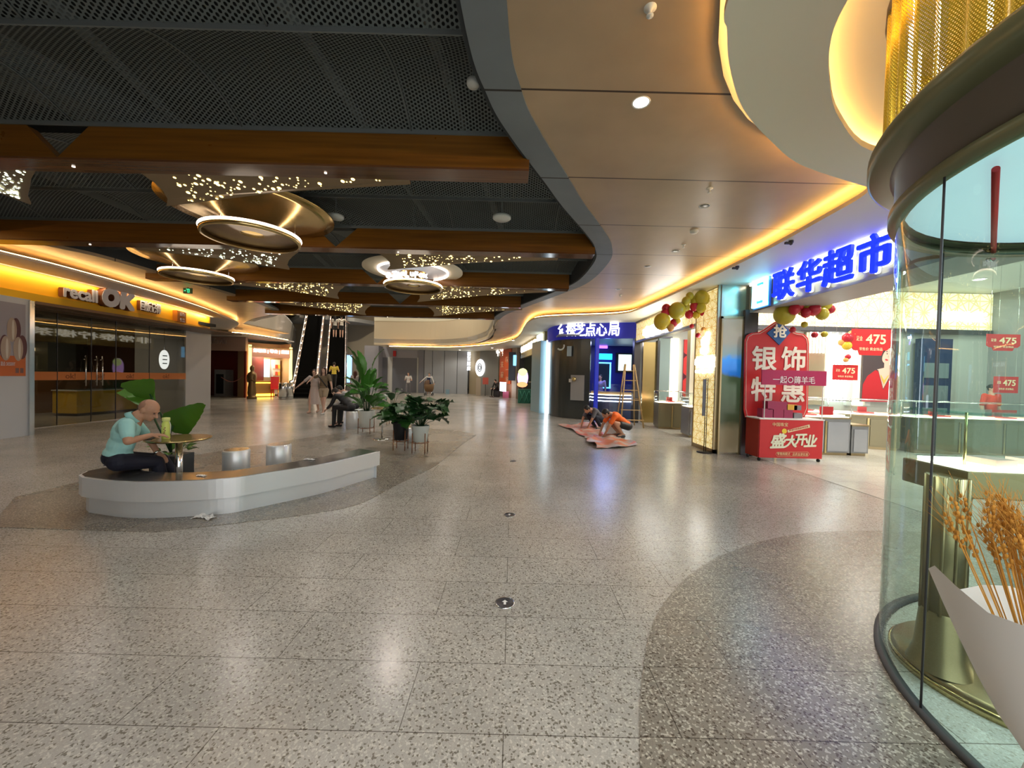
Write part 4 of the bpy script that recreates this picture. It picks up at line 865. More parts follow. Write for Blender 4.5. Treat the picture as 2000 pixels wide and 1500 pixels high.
# lit shop with golden frame
t = thing('lit_shop_front', 'gold framed shopfront with white lit letters left of the escalators', 'shopfront', (-12.6, 21, 0))
fa, fb = Vector((-13.85, 20.3)), Vector((-12.55, 22.0)); fe = (fb-fa).normalized(); fn = Vector((fe.y, -fe.x))
def FP(s_, z, d=0): q = fa+fe*s_+fn*d; return Vector((q.x, q.y, z))
fl_ = (fb-fa).length; ang = atan2(fe.y, fe.x)
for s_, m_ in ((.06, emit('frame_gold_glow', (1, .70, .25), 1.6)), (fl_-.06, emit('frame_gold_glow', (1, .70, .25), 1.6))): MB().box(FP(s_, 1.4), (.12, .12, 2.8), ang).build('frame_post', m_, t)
MB().box(FP(fl_/2, 2.42), (fl_, .1, .5), ang).build('header', mat('header_orange', (.75, .36, .22), .5, 0, .25), t)
text('好想来 | 零食 | 量贩', FP(fl_/2, 2.5, .08), (fe.x, fe.y), .2, E_white, t, .03, bold=.03, width=1.75)
MB().box(FP(fl_/2, 2.68, 0), (fl_, .14, .05), ang).build('header_cap', M_brass, t)
struct(MB().wall([FP(0, 0, -1.4).xy, FP(fl_, 0, -1.4).xy], 0, 3, .1).build('wall_far_shop', mat('shop_warm_wall', (.60, .42, .22), .5)))
struct(MB().wall([FP(0, 0, -.1).xy, FP(0, 0, -1.4).xy], 0, 3, .05).wall([FP(fl_, 0, -.1).xy, FP(fl_, 0, -1.4).xy], 0, 3, .05).build('wall_far_shop', mat('shop_warm_wall', (.60, .42, .22), .5)))
for i, (s_, w_, z0, z1, col, lb) in enumerate([(.45, .35, .2, 2.0, (.75, .72, .65), 'white snack shelf'), (.85, .5, .2, 2.0, (.45, .14, .08), 'brown snack shelf with red packs'), (1.75, .4, .1, 2.1, (.72, .70, .66), 'white tall shelf')]):
    t3 = thing('snack_shelf', lb+' inside the gold framed shop', 'shelf', FP(s_, 0, -1.2)); MB().box(FP(s_, (z0+z1)/2, -1.2), (w_, .25, z1-z0), ang).build('body', mat('snack%d' % i, col, .5), t3)
    for z in (.5, .9, 1.3, 1.7):
        for q_ in range(3): MB().box(FP(s_-w_/3+w_/3*q_, z, -1.04), (w_/4, .06, .22), ang).build('packs', mat('pk%d' % ((q_+int(z*10)+i) % 4), [(.7, .1, .05), (.8, .6, .1), (.5, .25, .1), (.75, .75, .7)][(q_+int(z*10)+i) % 4], .5), t3)
t3 = thing('counter_bar', 'snack shop counter glowing yellow along its foot', 'counter', FP(.8, 0, -.6)); MB().box(FP(.85, .45, -.6), (1.1, .4, .9), ang).build('body', mat('bar_brown', (.30, .17, .05), .5), t3); MB().box(FP(.85, .12, -.38), (1.1, .03, .12), ang).build('foot_light', emit('foot_yellow', (1, .65, .05), 4), t3); MB().box(FP(.85, .78, -.38), (1.1, .03, .05), ang).build('edge_light', emit('foot_yellow', (1, .65, .05), 4), t3)
o = MB().box(FP(1.2, 1.6, -.9), (.28, .05, 1.0), ang).build('lit_poster', emit('poster_cyan', (.4, .7, .9), 1.6)); tag(o, 'bright narrow poster hanging in the gold framed shop', 'poster')
t3 = thing('red_chair', 'red chair in the entrance of the gold framed shop', 'chair', FP(1.35, 0, -.1)); MB().box(FP(1.4, .45, -.15), (.42, .4, .05), ang).build('seat', M_red, t3); MB().box(FP(1.4, .80, -.33), (.42, .04, .65), ang).build('backrest', M_red, t3)
for a_, b_2 in ((-.18, 0), (.18, 0), (-.18, -.32), (.18, -.32)): MB().box(FP(1.4+a_, .22, b_2-.0), (.04, .04, .44), ang).build('leg', M_red, t3)
lamp('AREA', tuple(FP(1.0, 2.3, -.7)), 55, WARM, .8)
# soffit and balcony ring above the far left shops
fr = smooth_path([(-13.5, 18.6), (-13.1, 19.0), (-12.95, 19.7), (-12.9, 20.7), (-12.95, 22.4)], 5)
struct(MB().prism(list(fr)+[(-13, 23), (-20, 23), (-20, 18.6)], 3.18, 3.24).build('ceiling_soffit', M_soff))
tag(led(offset(fr, .07), 3.262), 'warm cove strip above the gold framed shop', 'light strip')
pr2 = smooth_path([(-13.9, 18.9), (-13.4, 19.2), (-13.15, 20.0), (-13.2, 21.2), (-13.6, 22.6), (-15.5, 27), (-18.5, 33)], 5)
struct(MB().wall(pr2, 3.3, 4.9, .1).build('wall_upper_parapet', mat('parapet_pale', (.50, .46, .40), .2)), 'glossy pale balcony front left of the escalators')
struct(MB().prism(list(pr2)+[(-24, 33), (-24, 18.9)], 4.85, 4.95).build('ceiling_slab_upper', M_wallw))
# bronze figure by the lit shop
def lathe_figure(name, lab, x, y, col):
    t = thing(name, lab, 'statue', (x, y, 0)); MB().lathe([(0, 0), (.22, 0), (.22, .12), (.17, .14), (.20, .3), (.16, .8), (.20, 1.15), (.18, 1.3), (.09, 1.38), (.07, 1.42), (.105, 1.5), (.10, 1.62), (.05, 1.7), (0, 1.71)], (x, y, 0), 24).ball((x-.18, y-.05, 1.05), (.06, .08, .22)).ball((x+.18, y-.05, 1.05), (.06, .08, .22)).ball((x+.1, y-.18, .95), (.13, .05, .05)).build('body', col, t); return t
lathe_figure('bronze_statue', 'bronze standing figure at the left post of the gold framed shop', -13.25, 19.7, mat('statue_bronze', (.22, .14, .06), .35, .7))

# ================================================================ ESCALATORS
# plan direction of climb
E0, E1 = Vector((-10.9, 21.9)), Vector((-15.0, 31.3)); ed = (E1-E0).normalized(); en = Vector((ed.y, -ed.x))     # en: to the right
LZ = 6.0; EL = (E1-E0).length
def EP(s_, r_, z): q = E0+ed*s_+en*r_; return Vector((q.x, q.y, z))
def escalator(off, label):
    t = thing('escalator', label, 'escalator', EP(0, off, 0), 'escalators')
    st = MB(); nst = 26; w2 = .50
    st.add([EP(-.9, off-w2, .02), EP(-.9, off+w2, .02), EP(.2, off+w2, .02), EP(.2, off-w2, .02)], [(0, 1, 2, 3)])
    for i in range(nst):
        s0 = .2+(EL-1.2)*i/nst; s1 = .2+(EL-1.2)*(i+1)/nst; z = LZ*(i+1)/nst
        st.add([EP(s0, off-w2, z-LZ/nst), EP(s0, off+w2, z-LZ/nst), EP(s0, off+w2, z), EP(s0, off-w2, z)], [(0, 1, 2, 3)])
        st.add([EP(s0, off-w2, z), EP(s0, off+w2, z), EP(s1, off+w2, z), EP(s1, off-w2, z)], [(0, 1, 2, 3)])
    st.build('steps', mat('step_black', (.004, .004, .004), .9, spec=.1), t)
    for sd in (-1, 1):
        r = off+sd*(w2+.06)
        def zz(s_): return LZ*max(0, min(1, (s_-.2)/(EL-1.2)))
        m = MB(); ss = [-1.0, .2, EL-1.0, EL+.3]
        for a_, b_2 in zip(ss[:-1], ss[1:]):
            for r2 in (r-.05, r+.05):
                m.add([EP(a_, r2, zz(a_)-.25 if a_ > 0 else 0), EP(b_2, r2, zz(b_2)-.25 if b_2 > .3 else 0), EP(b_2, r2, zz(b_2)+.18), EP(a_, r2, zz(a_)+.18)], [(0, 1, 2, 3)])
            m.add([EP(a_, r-.05, zz(a_)+.18), EP(b_2, r-.05, zz(b_2)+.18), EP(b_2, r+.05, zz(b_2)+.18), EP(a_, r+.05, zz(a_)+.18)], [(0, 1, 2, 3)])
        m.add([EP(-1, r-.05, 0), EP(-1, r+.05, 0), EP(-1, r+.05, .18), EP(-1, r-.05, .18)], [(0, 1, 2, 3)]); m.build('skirt_panel', mat('escalator_rose', (.50, .40, .34), .2, .7), t)
        pts = [EP(-1.05, r, .3), EP(-1.2, r, .6), EP(-1.05, r, .93), EP(.2, r, .98), EP(EL-1.0, r, LZ+.98), EP(EL+.3, r, LZ+.98)]
        MB().tube(pts, .035, 6).build('handrail', M_black, t)
        g = MB(); 
        for a_, b_2 in zip(ss[:-1], ss[1:]): g.add([EP(a_, r, zz(a_)+.18), EP(b_2, r, zz(b_2)+.18), EP(b_2, r, zz(b_2)+.92), EP(a_, r, zz(a_)+.92)], [(0, 1, 2, 3)])
        g.build('glass_side', G_clear, t)
        lt = MB().tube([EP(s_, r-sd*.0, zz(s_)+.89) for s_ in (-.9, .2, EL-1.0, EL+.3)], .038, 5); lt.build('handrail_light', emit('rail_glow', (1, .78, .60), 2.6), t)
        for i in range(11):  # glowing balls stand in for handrail light reflected in the steel
            s_ = .6+i*(EL-2)/10.3; MB().ball(EP(s_, r-sd*.0, zz(s_)+.42), .05, 8).build('rail_reflection', emit('rail_reflection_glow', (1, .80, .62), 4), t)
    # closed underside
    u = MB(); u.add([EP(.2, off-.62, 0), EP(EL-1, off-.62, LZ-1.0), EP(EL-1, off-.62, LZ-.2), EP(.2, off-.62, .1), EP(.2, off+.62, 0), EP(EL-1, off+.62, LZ-1.0), EP(EL-1, off+.62, LZ-.2), EP(.2, off+.62, .1)], [(0, 1, 5, 4), (0, 1, 2, 3), (4, 5, 6, 7)]); u.build('truss_cover', mat('truss_rose', (.42, .30, .24), .3, .3), t)
escalator(-.80, 'left escalator of the pair with black steps and rail light reflected on its sides')
escalator(.80, 'right escalator of the pair with two riders near its top')
struct(MB().prism([(E1+ed*.0+en*-2).to_tuple(), (E1+en*2).to_tuple(), (-9.5, 38), (-23, 38)], LZ-.3, LZ).build('floor_upper', M_wallw))
struct(MB().bx(-24, -15.2, 33.3, 33.4, 6, 8.5).build('wall_upper', mat('wall_upper_dark', (.10, .08, .06), .5)))

# ================================================================ BACK WALL row
BY_ = 31.0
def bp(px, py, Y=BY_): return aty(px, py, Y)
struct(MB().bx(-10.4, -7.0, BY_, BY_+.1, 0, 3.6).bx(-11.5, -10.4, BY_-1, BY_, 0, 3.6).build('wall_back_shops', mat('back_white', (.42, .42, .47), .5)), 'pale wall of the shuttered unit at the back')
t = thing('shutter_unit', 'grey shuttered shopfront with a white middle pillar at the back', 'shopfront', (-9.5, BY_, 0))
q0, q1 = bp(737, 701), bp(816, 768)
MB().bx(bp(737, 768).x, bp(757, 768).x, BY_-.06, BY_-.0, 0, 2.75).build('shutter', mat('shutter_grey', (.20, .21, .25), .4), t); MB().bx(bp(766, 768).x, bp(814, 768).x, BY_-.06, BY_, 0, 2.75).build('shutter', mat('shutter_grey', (.20, .21, .25), .4), t)
MB().bx(bp(757, 768).x, bp(766, 768).x, BY_-.1, BY_, 0, 2.8).build('pillar', M_wallw, t); MB().bx(bp(814, 768).x, bp(817, 768).x, BY_-.1, BY_, 0, 2.8).build('post', M_wallw, t)
o = MB().bx(bp(697, 0).x, bp(712, 0).x, BY_-1.3, BY_-1.2, .7, 2.8).build('lit_poster', emit('poster_sky', (.30, .55, 1), 1.5)); tag(o, 'glowing blue poster behind the tallest plant', 'poster')
for px in (734, 785): o = MB().bx(bp(px-3, 0).x, bp(px+3, 0).x, BY_-.15, BY_-.1, 2.85, 3.3).build('small_sign', M_red); tag(o, 'small red hanging sign above the grey shutters', 'sign', 'red signs above the shutters')
t = thing('hoarding_wall', 'row of plain pale blue-grey hoarding panels at the back of the mall', 'partition', (-5.5, BY_, 0))
xs_ = [818, 829, 845, 868, 893, 914]
for i, (a_, b_2) in enumerate(zip(xs_[:-1], xs_[1:])): MB().bx(bp(a_, 768).x+.02, bp(b_2, 768).x-.02, BY_-.3-.02*(i % 2), BY_-.2, 0, 3.45).build('panel', mat('hoarding_grey', (.40, .43, .48), .4) if i else mat('hoarding_shade', (.24, .25, .30), .4), t)
MB().bx(bp(818, 768).x, bp(914, 768).x, BY_-.2, BY_-.16, 0, 3.45).build('backing', M_dgrey, t)
# facade turning towards the camera on the right: hoarding end (914) -> green shop corner (1064)
W = [Vector((-3.45, 30.7)), Vector((-2.55, 30.2)), Vector((-1.05, 28.6)), Vector((-.45, 27.2)), Vector((-.02, 26.3)), Vector((.28, 25.6)), Vector((1.28, 17.4))]
struct(MB().wall([W[0]+Vector((0, .3)), W[1]], 0, 3.45, .15).build('wall_pillar', mat('pillar_tan', (.42, .35, .24), .4)))
struct(MB().wall([W[1], W[2]], 0, 3.45, .15).build('wall_back_right', mat('unit_grey', (.27, .27, .26), .4)))
struct(MB().wall([W[2], W[3]+Vector((.2, 2))], 0, 3.45, .15).build('wall_back_right', mat('unit_tan', (.34, .29, .22), .4)))
struct(MB().wall([W[3], W[4]], 0, 3.45, .12).build('wall_back_right', mat('unit_orange_wall', (.36, .16, .09), .4)))
struct(MB().wall([W[4], W[5]], 0, 3.45, .2).build('wall_pillar', mat('pillar_tan2', (.46, .38, .28), .4)))
def sgn(name, lab, px0, px1, py0, py1, a, b, m_, txt=None, tm=None, d=.06, vertical=False, oval=False, h=None):
    p = onl(px0, py0, a, b); q = onl(px1, py1, a, b); e = (b-a).normalized(); e = e if e.x*(q.x-p.x)+e.y*(q.y-p.y) > 0 else -e
    n = Vector((e.y, -e.x, 0)); c = (p+q)/2+n*d; wd = (Vector(q.xy)-Vector(p.xy)).length; hh = abs(p.z-q.z); t = thing(name, lab, 'sign', c); E3 = Vector((e.x, e.y, 0))
    fc = t
    if m_:
        if oval: k = 28; pts = [c+E3*(wd/2*cos(2*pi*i/k))+Vector((0, 0, hh/2*sin(2*pi*i/k))) for i in range(k)]
        else: k = 4; pts = [c+E3*(sx*wd/2)+Vector((0, 0, sz*hh/2)) for sx, sz in ((-1, -1), (1, -1), (1, 1), (-1, 1))]
        fc = MB().add(pts+[v-n*.04 for v in pts], [tuple(range(k)), tuple(range(2*k-1, k-1, -1))]+[(i, (i+1) % k, k+(i+1) % k, k+i) for i in range(k)]).build('face', m_, t)
    if txt:
        if vertical:
            for i, ch in enumerate(txt): text(ch, c+n*.02+Vector((0, 0, hh*(.5-(i+.5)/len(txt)))), E3, hh/len(txt)*.9, tm, fc, .03, bold=.04)
        else: text(txt, c+n*.02, E3, h or hh, tm, fc, .03, bold=.012, width=wd*.96)
    return t
sgn('vertical_sign', 'column of four white glowing characters on the tan pillar at the back', 913, 921, 687, 724, W[0], W[1], None, '茶百道店', E_white, vertical=True)
t = sgn('oval_sign', 'glowing white oval sign with a dark emblem on the far grey wall', 930, 947, 702, 735, W[1], W[2], E_white, oval=True)
p = onl(938.5, 718, W[1], W[2]); e2 = (W[2]-W[1]).normalized(); nn = Vector((e2.y, -e2.x, 0)); 
for rr in (.16, .30): MB().tube([p+nn*.085+Vector((e2.x, e2.y, 0))*(rr*.8*cos(a_*pi/9))+Vector((0, 0, rr*sin(a_*pi/9))) for a_ in range(19)], .035, 6).build('emblem', M_dgrey, t)
sgn('white_letter_sign', 'white glowing sign letters beside the orange wall at the back', 953, 985, 681, 697, W[2], W[3], None, '粉味M·M', E_warmw)
t = sgn('orange_wall_text', 'orange wall panel with large pale cut-out characters at the back', 978, 998, 684, 750, W[3], W[4], mat('panel_orange_red', (.62, .10, .02), .5), None)
for i, ch in enumerate('粉味来一碗好'): 
    p = onl(983 if i % 2 == 0 else 993, 692+i*10, W[3], W[4]); e2 = (W[4]-W[3]).normalized(); text(ch, p+Vector((e2.y, -e2.x, 0))*.1, e2, .5, mat('panel_peach', (.75, .42, .25), .5), t, .02)
sgn('screen_stand', 'white glowing screen on a pink stand before the orange wall', 978, 989, 746, 765, W[2]+Vector((-.2, -1)), W[3]+Vector((-.2, -1)), emit('screen_white', (.8, .85, 1), 2.4))
o = MB().bx(-.62, -.2, 26.4, 26.5, 0, .45).build('pink_pedestal', mat('stand_pink', (.65, .15, .25), .5)); tag(o, 'pink foot of the glowing screen at the back', 'stand')
t = thing('slim_column', 'slim pale column standing before the oval sign', 'column stand', (-2.5, 28.6, 0)); MB().bx(-2.65, -2.3, 28.5, 28.7, 0, 1.3).build('body', mat('column_beige', (.52, .45, .35), .5), t)
t = thing('red_flower_stand', 'small red sign on a thin pole under the oval sign', 'stand', (-1.9, 28.4, 0)); MB().cyl((-1.95, 28.4, 0), (-1.95, 28.4, .9), .02).build('pole', M_dgrey, t); MB().box((-1.95, 28.4, 1.1), (.42, .06, .5)).build('card', mat('card_red', (.6, .13, .10), .5), t)
o = MB().bx(-5.1, -4.85, 29.8, 30, 0, .35).build('waste_bin', mat('bin_blue', (.25, .42, .55), .4)); tag(o, 'small pale blue bin at the foot of the hoarding panels', 'bin')
# green shop
struct(MB().wall([W[5]+Vector((.5, .4)), (4.2, 24.6)], 0, 3.4, .1).build('wall_green_shop', mat('shop_green', (.05, .08, .065), .35)), 'dark green back of the shop before the blue bakery')
struct(MB().wall([(3.0, 16.8), (4.2, 24.6)], 0, 3.4, .1, side=-1).build('wall_green_shop', mat('shop_green', (.05, .08, .065), .35)))
gh0, gh1 = Vector((.50, 24.0)), Vector((1.32, 16.3))
struct(MB().wall([gh0, gh1], 2.60, 3.40, .15).build('wall_green_header', mat('header_gold', (.50, .40, .14), .35, .3)), 'gold header above the green shop')
sgn('green_shop_sign', 'white glowing characters on the gold header above the green shop', 1018, 1048, 668, 690, gh0, gh1, None, '非常泰柠檬茶', E_warmw, d=.01, h=.4)
p = onl(1056, 663, gh0, gh1)
o = MB().wall([(1.12, 17.6), (1.27, 16.6)], 2.85, 3.35, .06, side=-1).build('light_box', emit('box_ice', (.85, .95, 1), 1.3)); tag(o, 'bright white light box at the right end of the gold header', 'sign')
t = sgn('round_menu_sign', 'glowing violet and orange leaf-shaped menu sign in the green shop', 1011, 1031, 719, 756, Vector((.3, 22)), Vector((2, 22)), mat('menu_violet', (.45, .2, .6), .5, 0, 1.6, (.75, .45, .9)), oval=True)
p = aty(1021, 727, 21.9); MB().flat([p+Vector((.26*cos(a_), 0, .22*sin(a_))) for a_ in [i*.5 for i in range(12)]]).build('print_lime', emit('lime', (.75, .85, .35), 1.2), t); p = aty(1020, 751, 21.9); MB().flat([p+Vector((.30*cos(a_), 0, .16*sin(a_))) for a_ in [i*.5 for i in range(12)]]).build('print_orange', emit('orange_glow', (1, .35, .15), 1.4), t)
o = MB().bx(aty(1011, 0, 25.8).x, aty(1024, 0, 25.8).x, 25.75, 25.95, 1.2, 3.1).build('dark_screen', mat('screen_dark', (.01, .02, .04), .2)); tag(o, 'dark navy menu screen in the green shop', 'screen')
o = MB().bx(aty(1020, 0, 25.7).x, aty(1029, 0, 25.7).x, 25.7, 25.9, 2.2, 2.9).build('screen_cup', emit('cup_blue', (.2, .6, 1), 1.8)); tag(o, 'small glowing blue picture high in the green shop', 'screen')
t = thing('green_counter', 'teal green counter with crossed slats in the green shop', 'counter', (1.0, 21.6, 0)); MB().bx(.35, 1.7, 21.4, 22, 0, .78).build('body', mat('counter_teal', (.02, .18, .12), .4), t)
for i in range(5): MB().cyl((.45+.25*i, 21.38, .05), (.7+.25*i, 21.38, .7), .015).cyl((.7+.25*i, 21.38, .05), (.45+.25*i, 21.38, .7), .015).build('slat', mat('slat_teal', (.08, .40, .30), .4), t)
t = thing('wooden_easel', 'pale wooden high stand at the front edge of the green shop', 'stand', (1.2, 18.5, 0))
for x in (.98, 1.2): MB().cyl((x, 18.5, 0), (x, 18.5, 1.2), .025).build('leg', mat('easel_wood', (.55, .45, .28), .5), t)
MB().bx(.8, 1.28, 18.3, 18.6, 1.2, 1.25).build('seat', mat('easel_wood', (.55, .45, .28), .5), t); MB().bx(1.05, 1.25, 18.55, 18.6, 1.25, 1.9).build('back_board', mat('easel_cream', (.68, .62, .45), .5), t)
t = thing('corner_light_column', 'pale blue column with a tall white light strip left of the dark bakery wall', 'column', (1.3, 15.9, 0))
MB().wall([(1.08, 17.0), (1.37, 15.75)], 0, 2.95, .25, side=-1).build('column', mat('column_blue', (.30, .48, .58), .3), t); MB().cyl((1.40, 15.6, .0), (1.40, 15.6, 2.95), .055, n=10).build('light_strip', emit('strip_cool', (.85, .95, 1), 4), t)

# ================================================================ BLUE BAKERY
BF = smooth_path([(1.46, 15.9), (1.47, 15.2), (1.62, 14.5), (2.05, 13.98), (2.9, 13.55), (4.18, 13.12)], 6)
t = thing('bakery_fascia', 'dark blue fascia with white glowing bakery characters', 'shop sign', (2.8, 13.5, 2.9))
MB().wall(offset(BF, -.06), 2.86, 3.395, .15).build('fascia_board', E_navy, t); MB().wall(offset(BF, -.05), 3.385, 3.398, .03).build('top_edge', emit('edge_ice', (.8, .9, 1), .4), t)
def onB(px, py):
    P_ = offset(BF, -.16)
    for a, b in zip(P_[:-1], P_[1:]):
        q = onl(px, py, a, b); e = b-a; u = (Vector(q.xy)-a).dot(e)/e.dot(e)
        if -.02 <= u <= 1.02 and q.y > 0: return q, e.normalized()
for ch, x, y, h_ in (('探', 1115, 644, 24), ('芝', 1133, 644, 24), ('点', 1153, 644, 24), ('心', 1175, 644, 24), ('局', 1199, 643, 26)):
    q, e = onB(x, y); text(ch, q, e, h_/(F/q.y)*1.12, E_white, t, .04, bold=.012, width=.36)
q, e = onB(1094, 645); e3 = Vector((e.x, e.y, 0)); MB().tube([q+e3*a_+Vector((0, 0, b_2)) for a_, b_2 in ((.06, .2), (-.08, .05), (.02, .02), (-.02, -.2))], .03, 6).tube([q+e3*a_+Vector((0, 0, b_2)) for a_, b_2 in ((.10, .05), (.08, -.12), (.14, -.1))], .025, 6).build('bolt_logo', E_white, t)
struct(MB().wall([p for p in BF if p[0] < 2.80 or p[1] > 13.6], 0, 2.86, .12).build('wall_bakery', mat('bakery_dark', (.075, .085, .085), .22, .4)), 'dark glossy curved wall of the blue bakery')
o = MB().box((2.33, 13.76, 1.12), (.5, .03, .9), -.48).build('paper_sheet', mat('sheet_grey', (.34, .34, .34), .5)); tag(o, 'grey protective sheet taped on the dark bakery wall', 'sheet')
t = thing('brass_fixture', 'round brass door knob on the dark bakery wall', 'door knob', (2.22, 13.72, 1.45)); MB().ball((2.20, 13.72, 1.42), .085, 16).build('ball', M_brass, t); MB().box((2.08, 13.83, 1.37), (.1, .03, .12), -.5).build('plate', M_white, t)
t = thing('hook_light', 'pale curved hook lamp high on the dark bakery wall', 'wall lamp', (1.75, 14, 2.6)); MB().tube([(1.72+.13*cos(a_), 14.0, 2.62+.15*sin(a_)) for a_ in [-2.4+i*.3 for i in range(10)]], .03, 6).build('hook', M_offw, t)
o = MB().box((2.02, 13.86, 2.42), (.16, .03, .36), -.4).build('wall_notice', mat('notice_blue', (.35, .45, .52), .5)); tag(o, 'pale blue notice high on the dark bakery wall', 'notice')
struct(MB().bx(2.86, 2.98, 13.35, 13.5, 0, 2.86).build('trim_10', mat('post_indigo', (.02, .03, .25), .3, 0, .25, (.01, .03, .8))))
struct(MB().bx(4.1, 4.3, 13.05, 13.25, 0, 2.86).build('trim_10', M_gunm))
struct(MB().bx(1.6, 5.6, 17.4, 17.5, 0, 3.4).build('wall_bakery_back', mat('bakery_blue', (.015, .02, .22), .4)), 'deep blue back wall inside the bakery')
struct(MB().bx(5.5, 5.6, 13.95, 17.4, 0, 3.4).build('wall_bakery_side', mat('bakery_grey', (.30, .34, .42), .4)))
struct(MB().bx(1.6, 5.6, 13.6, 17.5, 2.95, 3.0).build('ceiling_bakery', mat('bakery_ceiling', (.30, .32, .45), .4)))
def bb(px0, px1, py0, py1, Y, d, name, lab, cat, m_):
    a_ = aty(px0, py1, Y); b_2 = aty(px1, py0, Y); o = MB().bx(a_.x, b_2.x, Y, Y+d, max(0, a_.z), b_2.z).build(name, m_); return tag(o, lab, cat)
o = bb(1169, 1196, 691, 702, 17.35, .05, 'neon_sign', 'cyan neon framed sign in the bakery', 'sign', emit('neon_cyan', (.02, .45, .75), 1.8))
t = thing('menu_board', 'bright menu screen in a black frame in the bakery', 'screen', aty(1217, 710, 17.3)); a_ = aty(1203, 727, 17.3); b_2 = aty(1236, 690, 17.3)
MB().bx(a_.x, b_2.x, 17.3, 17.39, a_.z, b_2.z).build('frame', M_black, t); MB().bx(a_.x+.1, b_2.x-.06, 17.28, 17.3, a_.z+.08, b_2.z-.07).build('screen', emit('screen_mint', (.70, .95, .88), 1.8), t)
bb(1168, 1187, 667, 680, 17.35, .05, 'lamp_panel', 'violet glowing panel high in the bakery', 'illuminated panel', E_violet)
t = thing('kitchen_window', 'cyan edged window into the bakery kitchen', 'window', aty(1180, 735, 17.3)); a_ = aty(1167, 758, 17.3); b_2 = aty(1194, 708, 17.3)
MB().bx(a_.x, b_2.x, 17.36, 17.4, a_.z, b_2.z).build('pane', mat('pane_dark', (.015, .03, .05), .2), t)
MB().bx(b_2.x-.05, b_2.x, 17.32, 17.36, a_.z, b_2.z).bx(a_.x, b_2.x, 17.32, 17.36, a_.z, a_.z+.05).bx(a_.x, b_2.x, 17.32, 17.36, b_2.z-.05, b_2.z).build('light_edge', E_cyan, t)
t = thing('cake_counter', 'curved glass cake counter with white light lines in the bakery', 'display counter', (3.5, 15, 0))
ca = [(3.05, 15.3), (3.12, 14.8), (3.4, 14.45), (3.9, 14.3), (4.6, 14.3), (5.3, 14.35)]; ca = smooth_path(ca, 4)
MB().wall(ca, 0, .85, .5).build('body', mat('cake_body', (.16, .18, .26), .25, .4), t)
for z in (.62, .74): MB().wall(offset(ca, -.015), z, z+.03, .02).build('light_line', emit('line_blue_white', (.75, .85, 1), 5), t)
MB().wall(ca, .87, 1.28, .48).build('glass_case', G_clear, t); MB().wall(offset(ca, .08), .87, .98, .3).build('cakes', mat('pastry_row', (.55, .35, .18), .6), t); MB().wall(offset(ca, .04), .86, .875, .4).build('shelf', E_case, t)
lamp('AREA', (3.8, 15.4, 2.9), 34, (.45, .5, 1), .9)
lamp('POINT', (3.4, 13.9, 2.75), 5, (.25, .35, 1), .1)
# trumpet lamps hanging in the void -------------------------------------------------
def ring_lamp(c, label, inner=False, dz=3.58, zr=3.28, R=1.0, rr=.575):
    t = thing('trumpet_lamp', label, 'ceiling lamp', (c[0], c[1], zr), 'trumpet shaped ceiling lamps')
    if inner: prof = [(R, dz+.02), (R, dz), (.74, dz-.01), (.40, dz-.015), (.26, dz-.06), (.14, zr+.10), (.10, zr+.03), (0, zr+.03)]
    else: prof = [(R, dz+.02), (R, dz+.005), (.82, dz-.003), (.64, dz-.02), (.50, dz-.06), (.38, dz-.12), (.28, dz-.19), (.20, zr+.04), (.17, zr), (0, zr)]
    MB().lathe(prof[:3] if inner else prof, (c[0], c[1], 0), 72).build('flare', M_cream if inner else M_gold, t)
    if inner:
        MB().lathe(prof[2:], (c[0], c[1], 0), 72).build('cone', mat('flare_blue_white', (.45, .52, .62), .3), t); MB().lathe([(.30, dz-.03), (.12, zr+.04), (.12, zr)], (c[0], c[1], 0), 48).build('gold_cone', M_gold, t)
        MB().tube([(c[0]+.70*cos(a_*pi/32), c[1]+.70*sin(a_*pi/32), dz-.03) for a_ in range(65)], .014, 6).build('inner_light_ring', emit('ring_peach', (1, .78, .62), 4), t)
    MB().lathe([(rr-.03, zr-.07), (rr, zr-.07), (rr+.005, zr-.01), (rr-.03, zr-.01), (rr-.03, zr-.07)], (c[0], c[1], 0), 64).build('ring_band', M_brass, t)
    MB().tube([(c[0]+rr*cos(a_*pi/32), c[1]+rr*sin(a_*pi/32), zr) for a_ in range(65)], .014, 6).build('light_ring', E_ring, t)
    MB().lathe([(rr-.03, zr-.01), (.14, zr+.0)], (c[0], c[1], 0), 64).build('ring_disc', mat('ring_disc_dark', (.10, .06, .03), .3, .4), t)
    for a_ in (.4, 2.5, 4.6): MB().cyl((c[0]+.5*cos(a_), c[1]+.5*sin(a_), zr-.01), (c[0]+.5*cos(a_), c[1]+.5*sin(a_), dz+.0), .003, n=4).build('wire', M_chrome, t)
    MB().cyl((c[0], c[1], dz-.1 if not inner else dz-.02), (c[0], c[1], 4.95), .03, n=8).build('stem', M_duct, t)
    lamp('POINT', (c[0], c[1], zr-.14), 7, (1, .84, .66), .4)
    return t
ring_lamp((-3.55, 5.25), 'golden trumpet ceiling lamp with a glowing ring, nearest and largest in the view')
ring_lamp((-6.2, 7.6), 'golden trumpet ceiling lamp with a glowing ring, farther left over the yellow shop side')
t = ring_lamp((-2.08, 8.0), 'white disc ceiling lamp with two glowing rings and white lit letters', True)
for i, ch in enumerate('O TanLuFox'):
    a_ = radians(232+i*8.2); text(ch, (-2.08+.60*cos(a_), 8.0+.60*sin(a_), 3.36), (-sin(a_), cos(a_)), .15, E_white, t, .03, bold=.05)
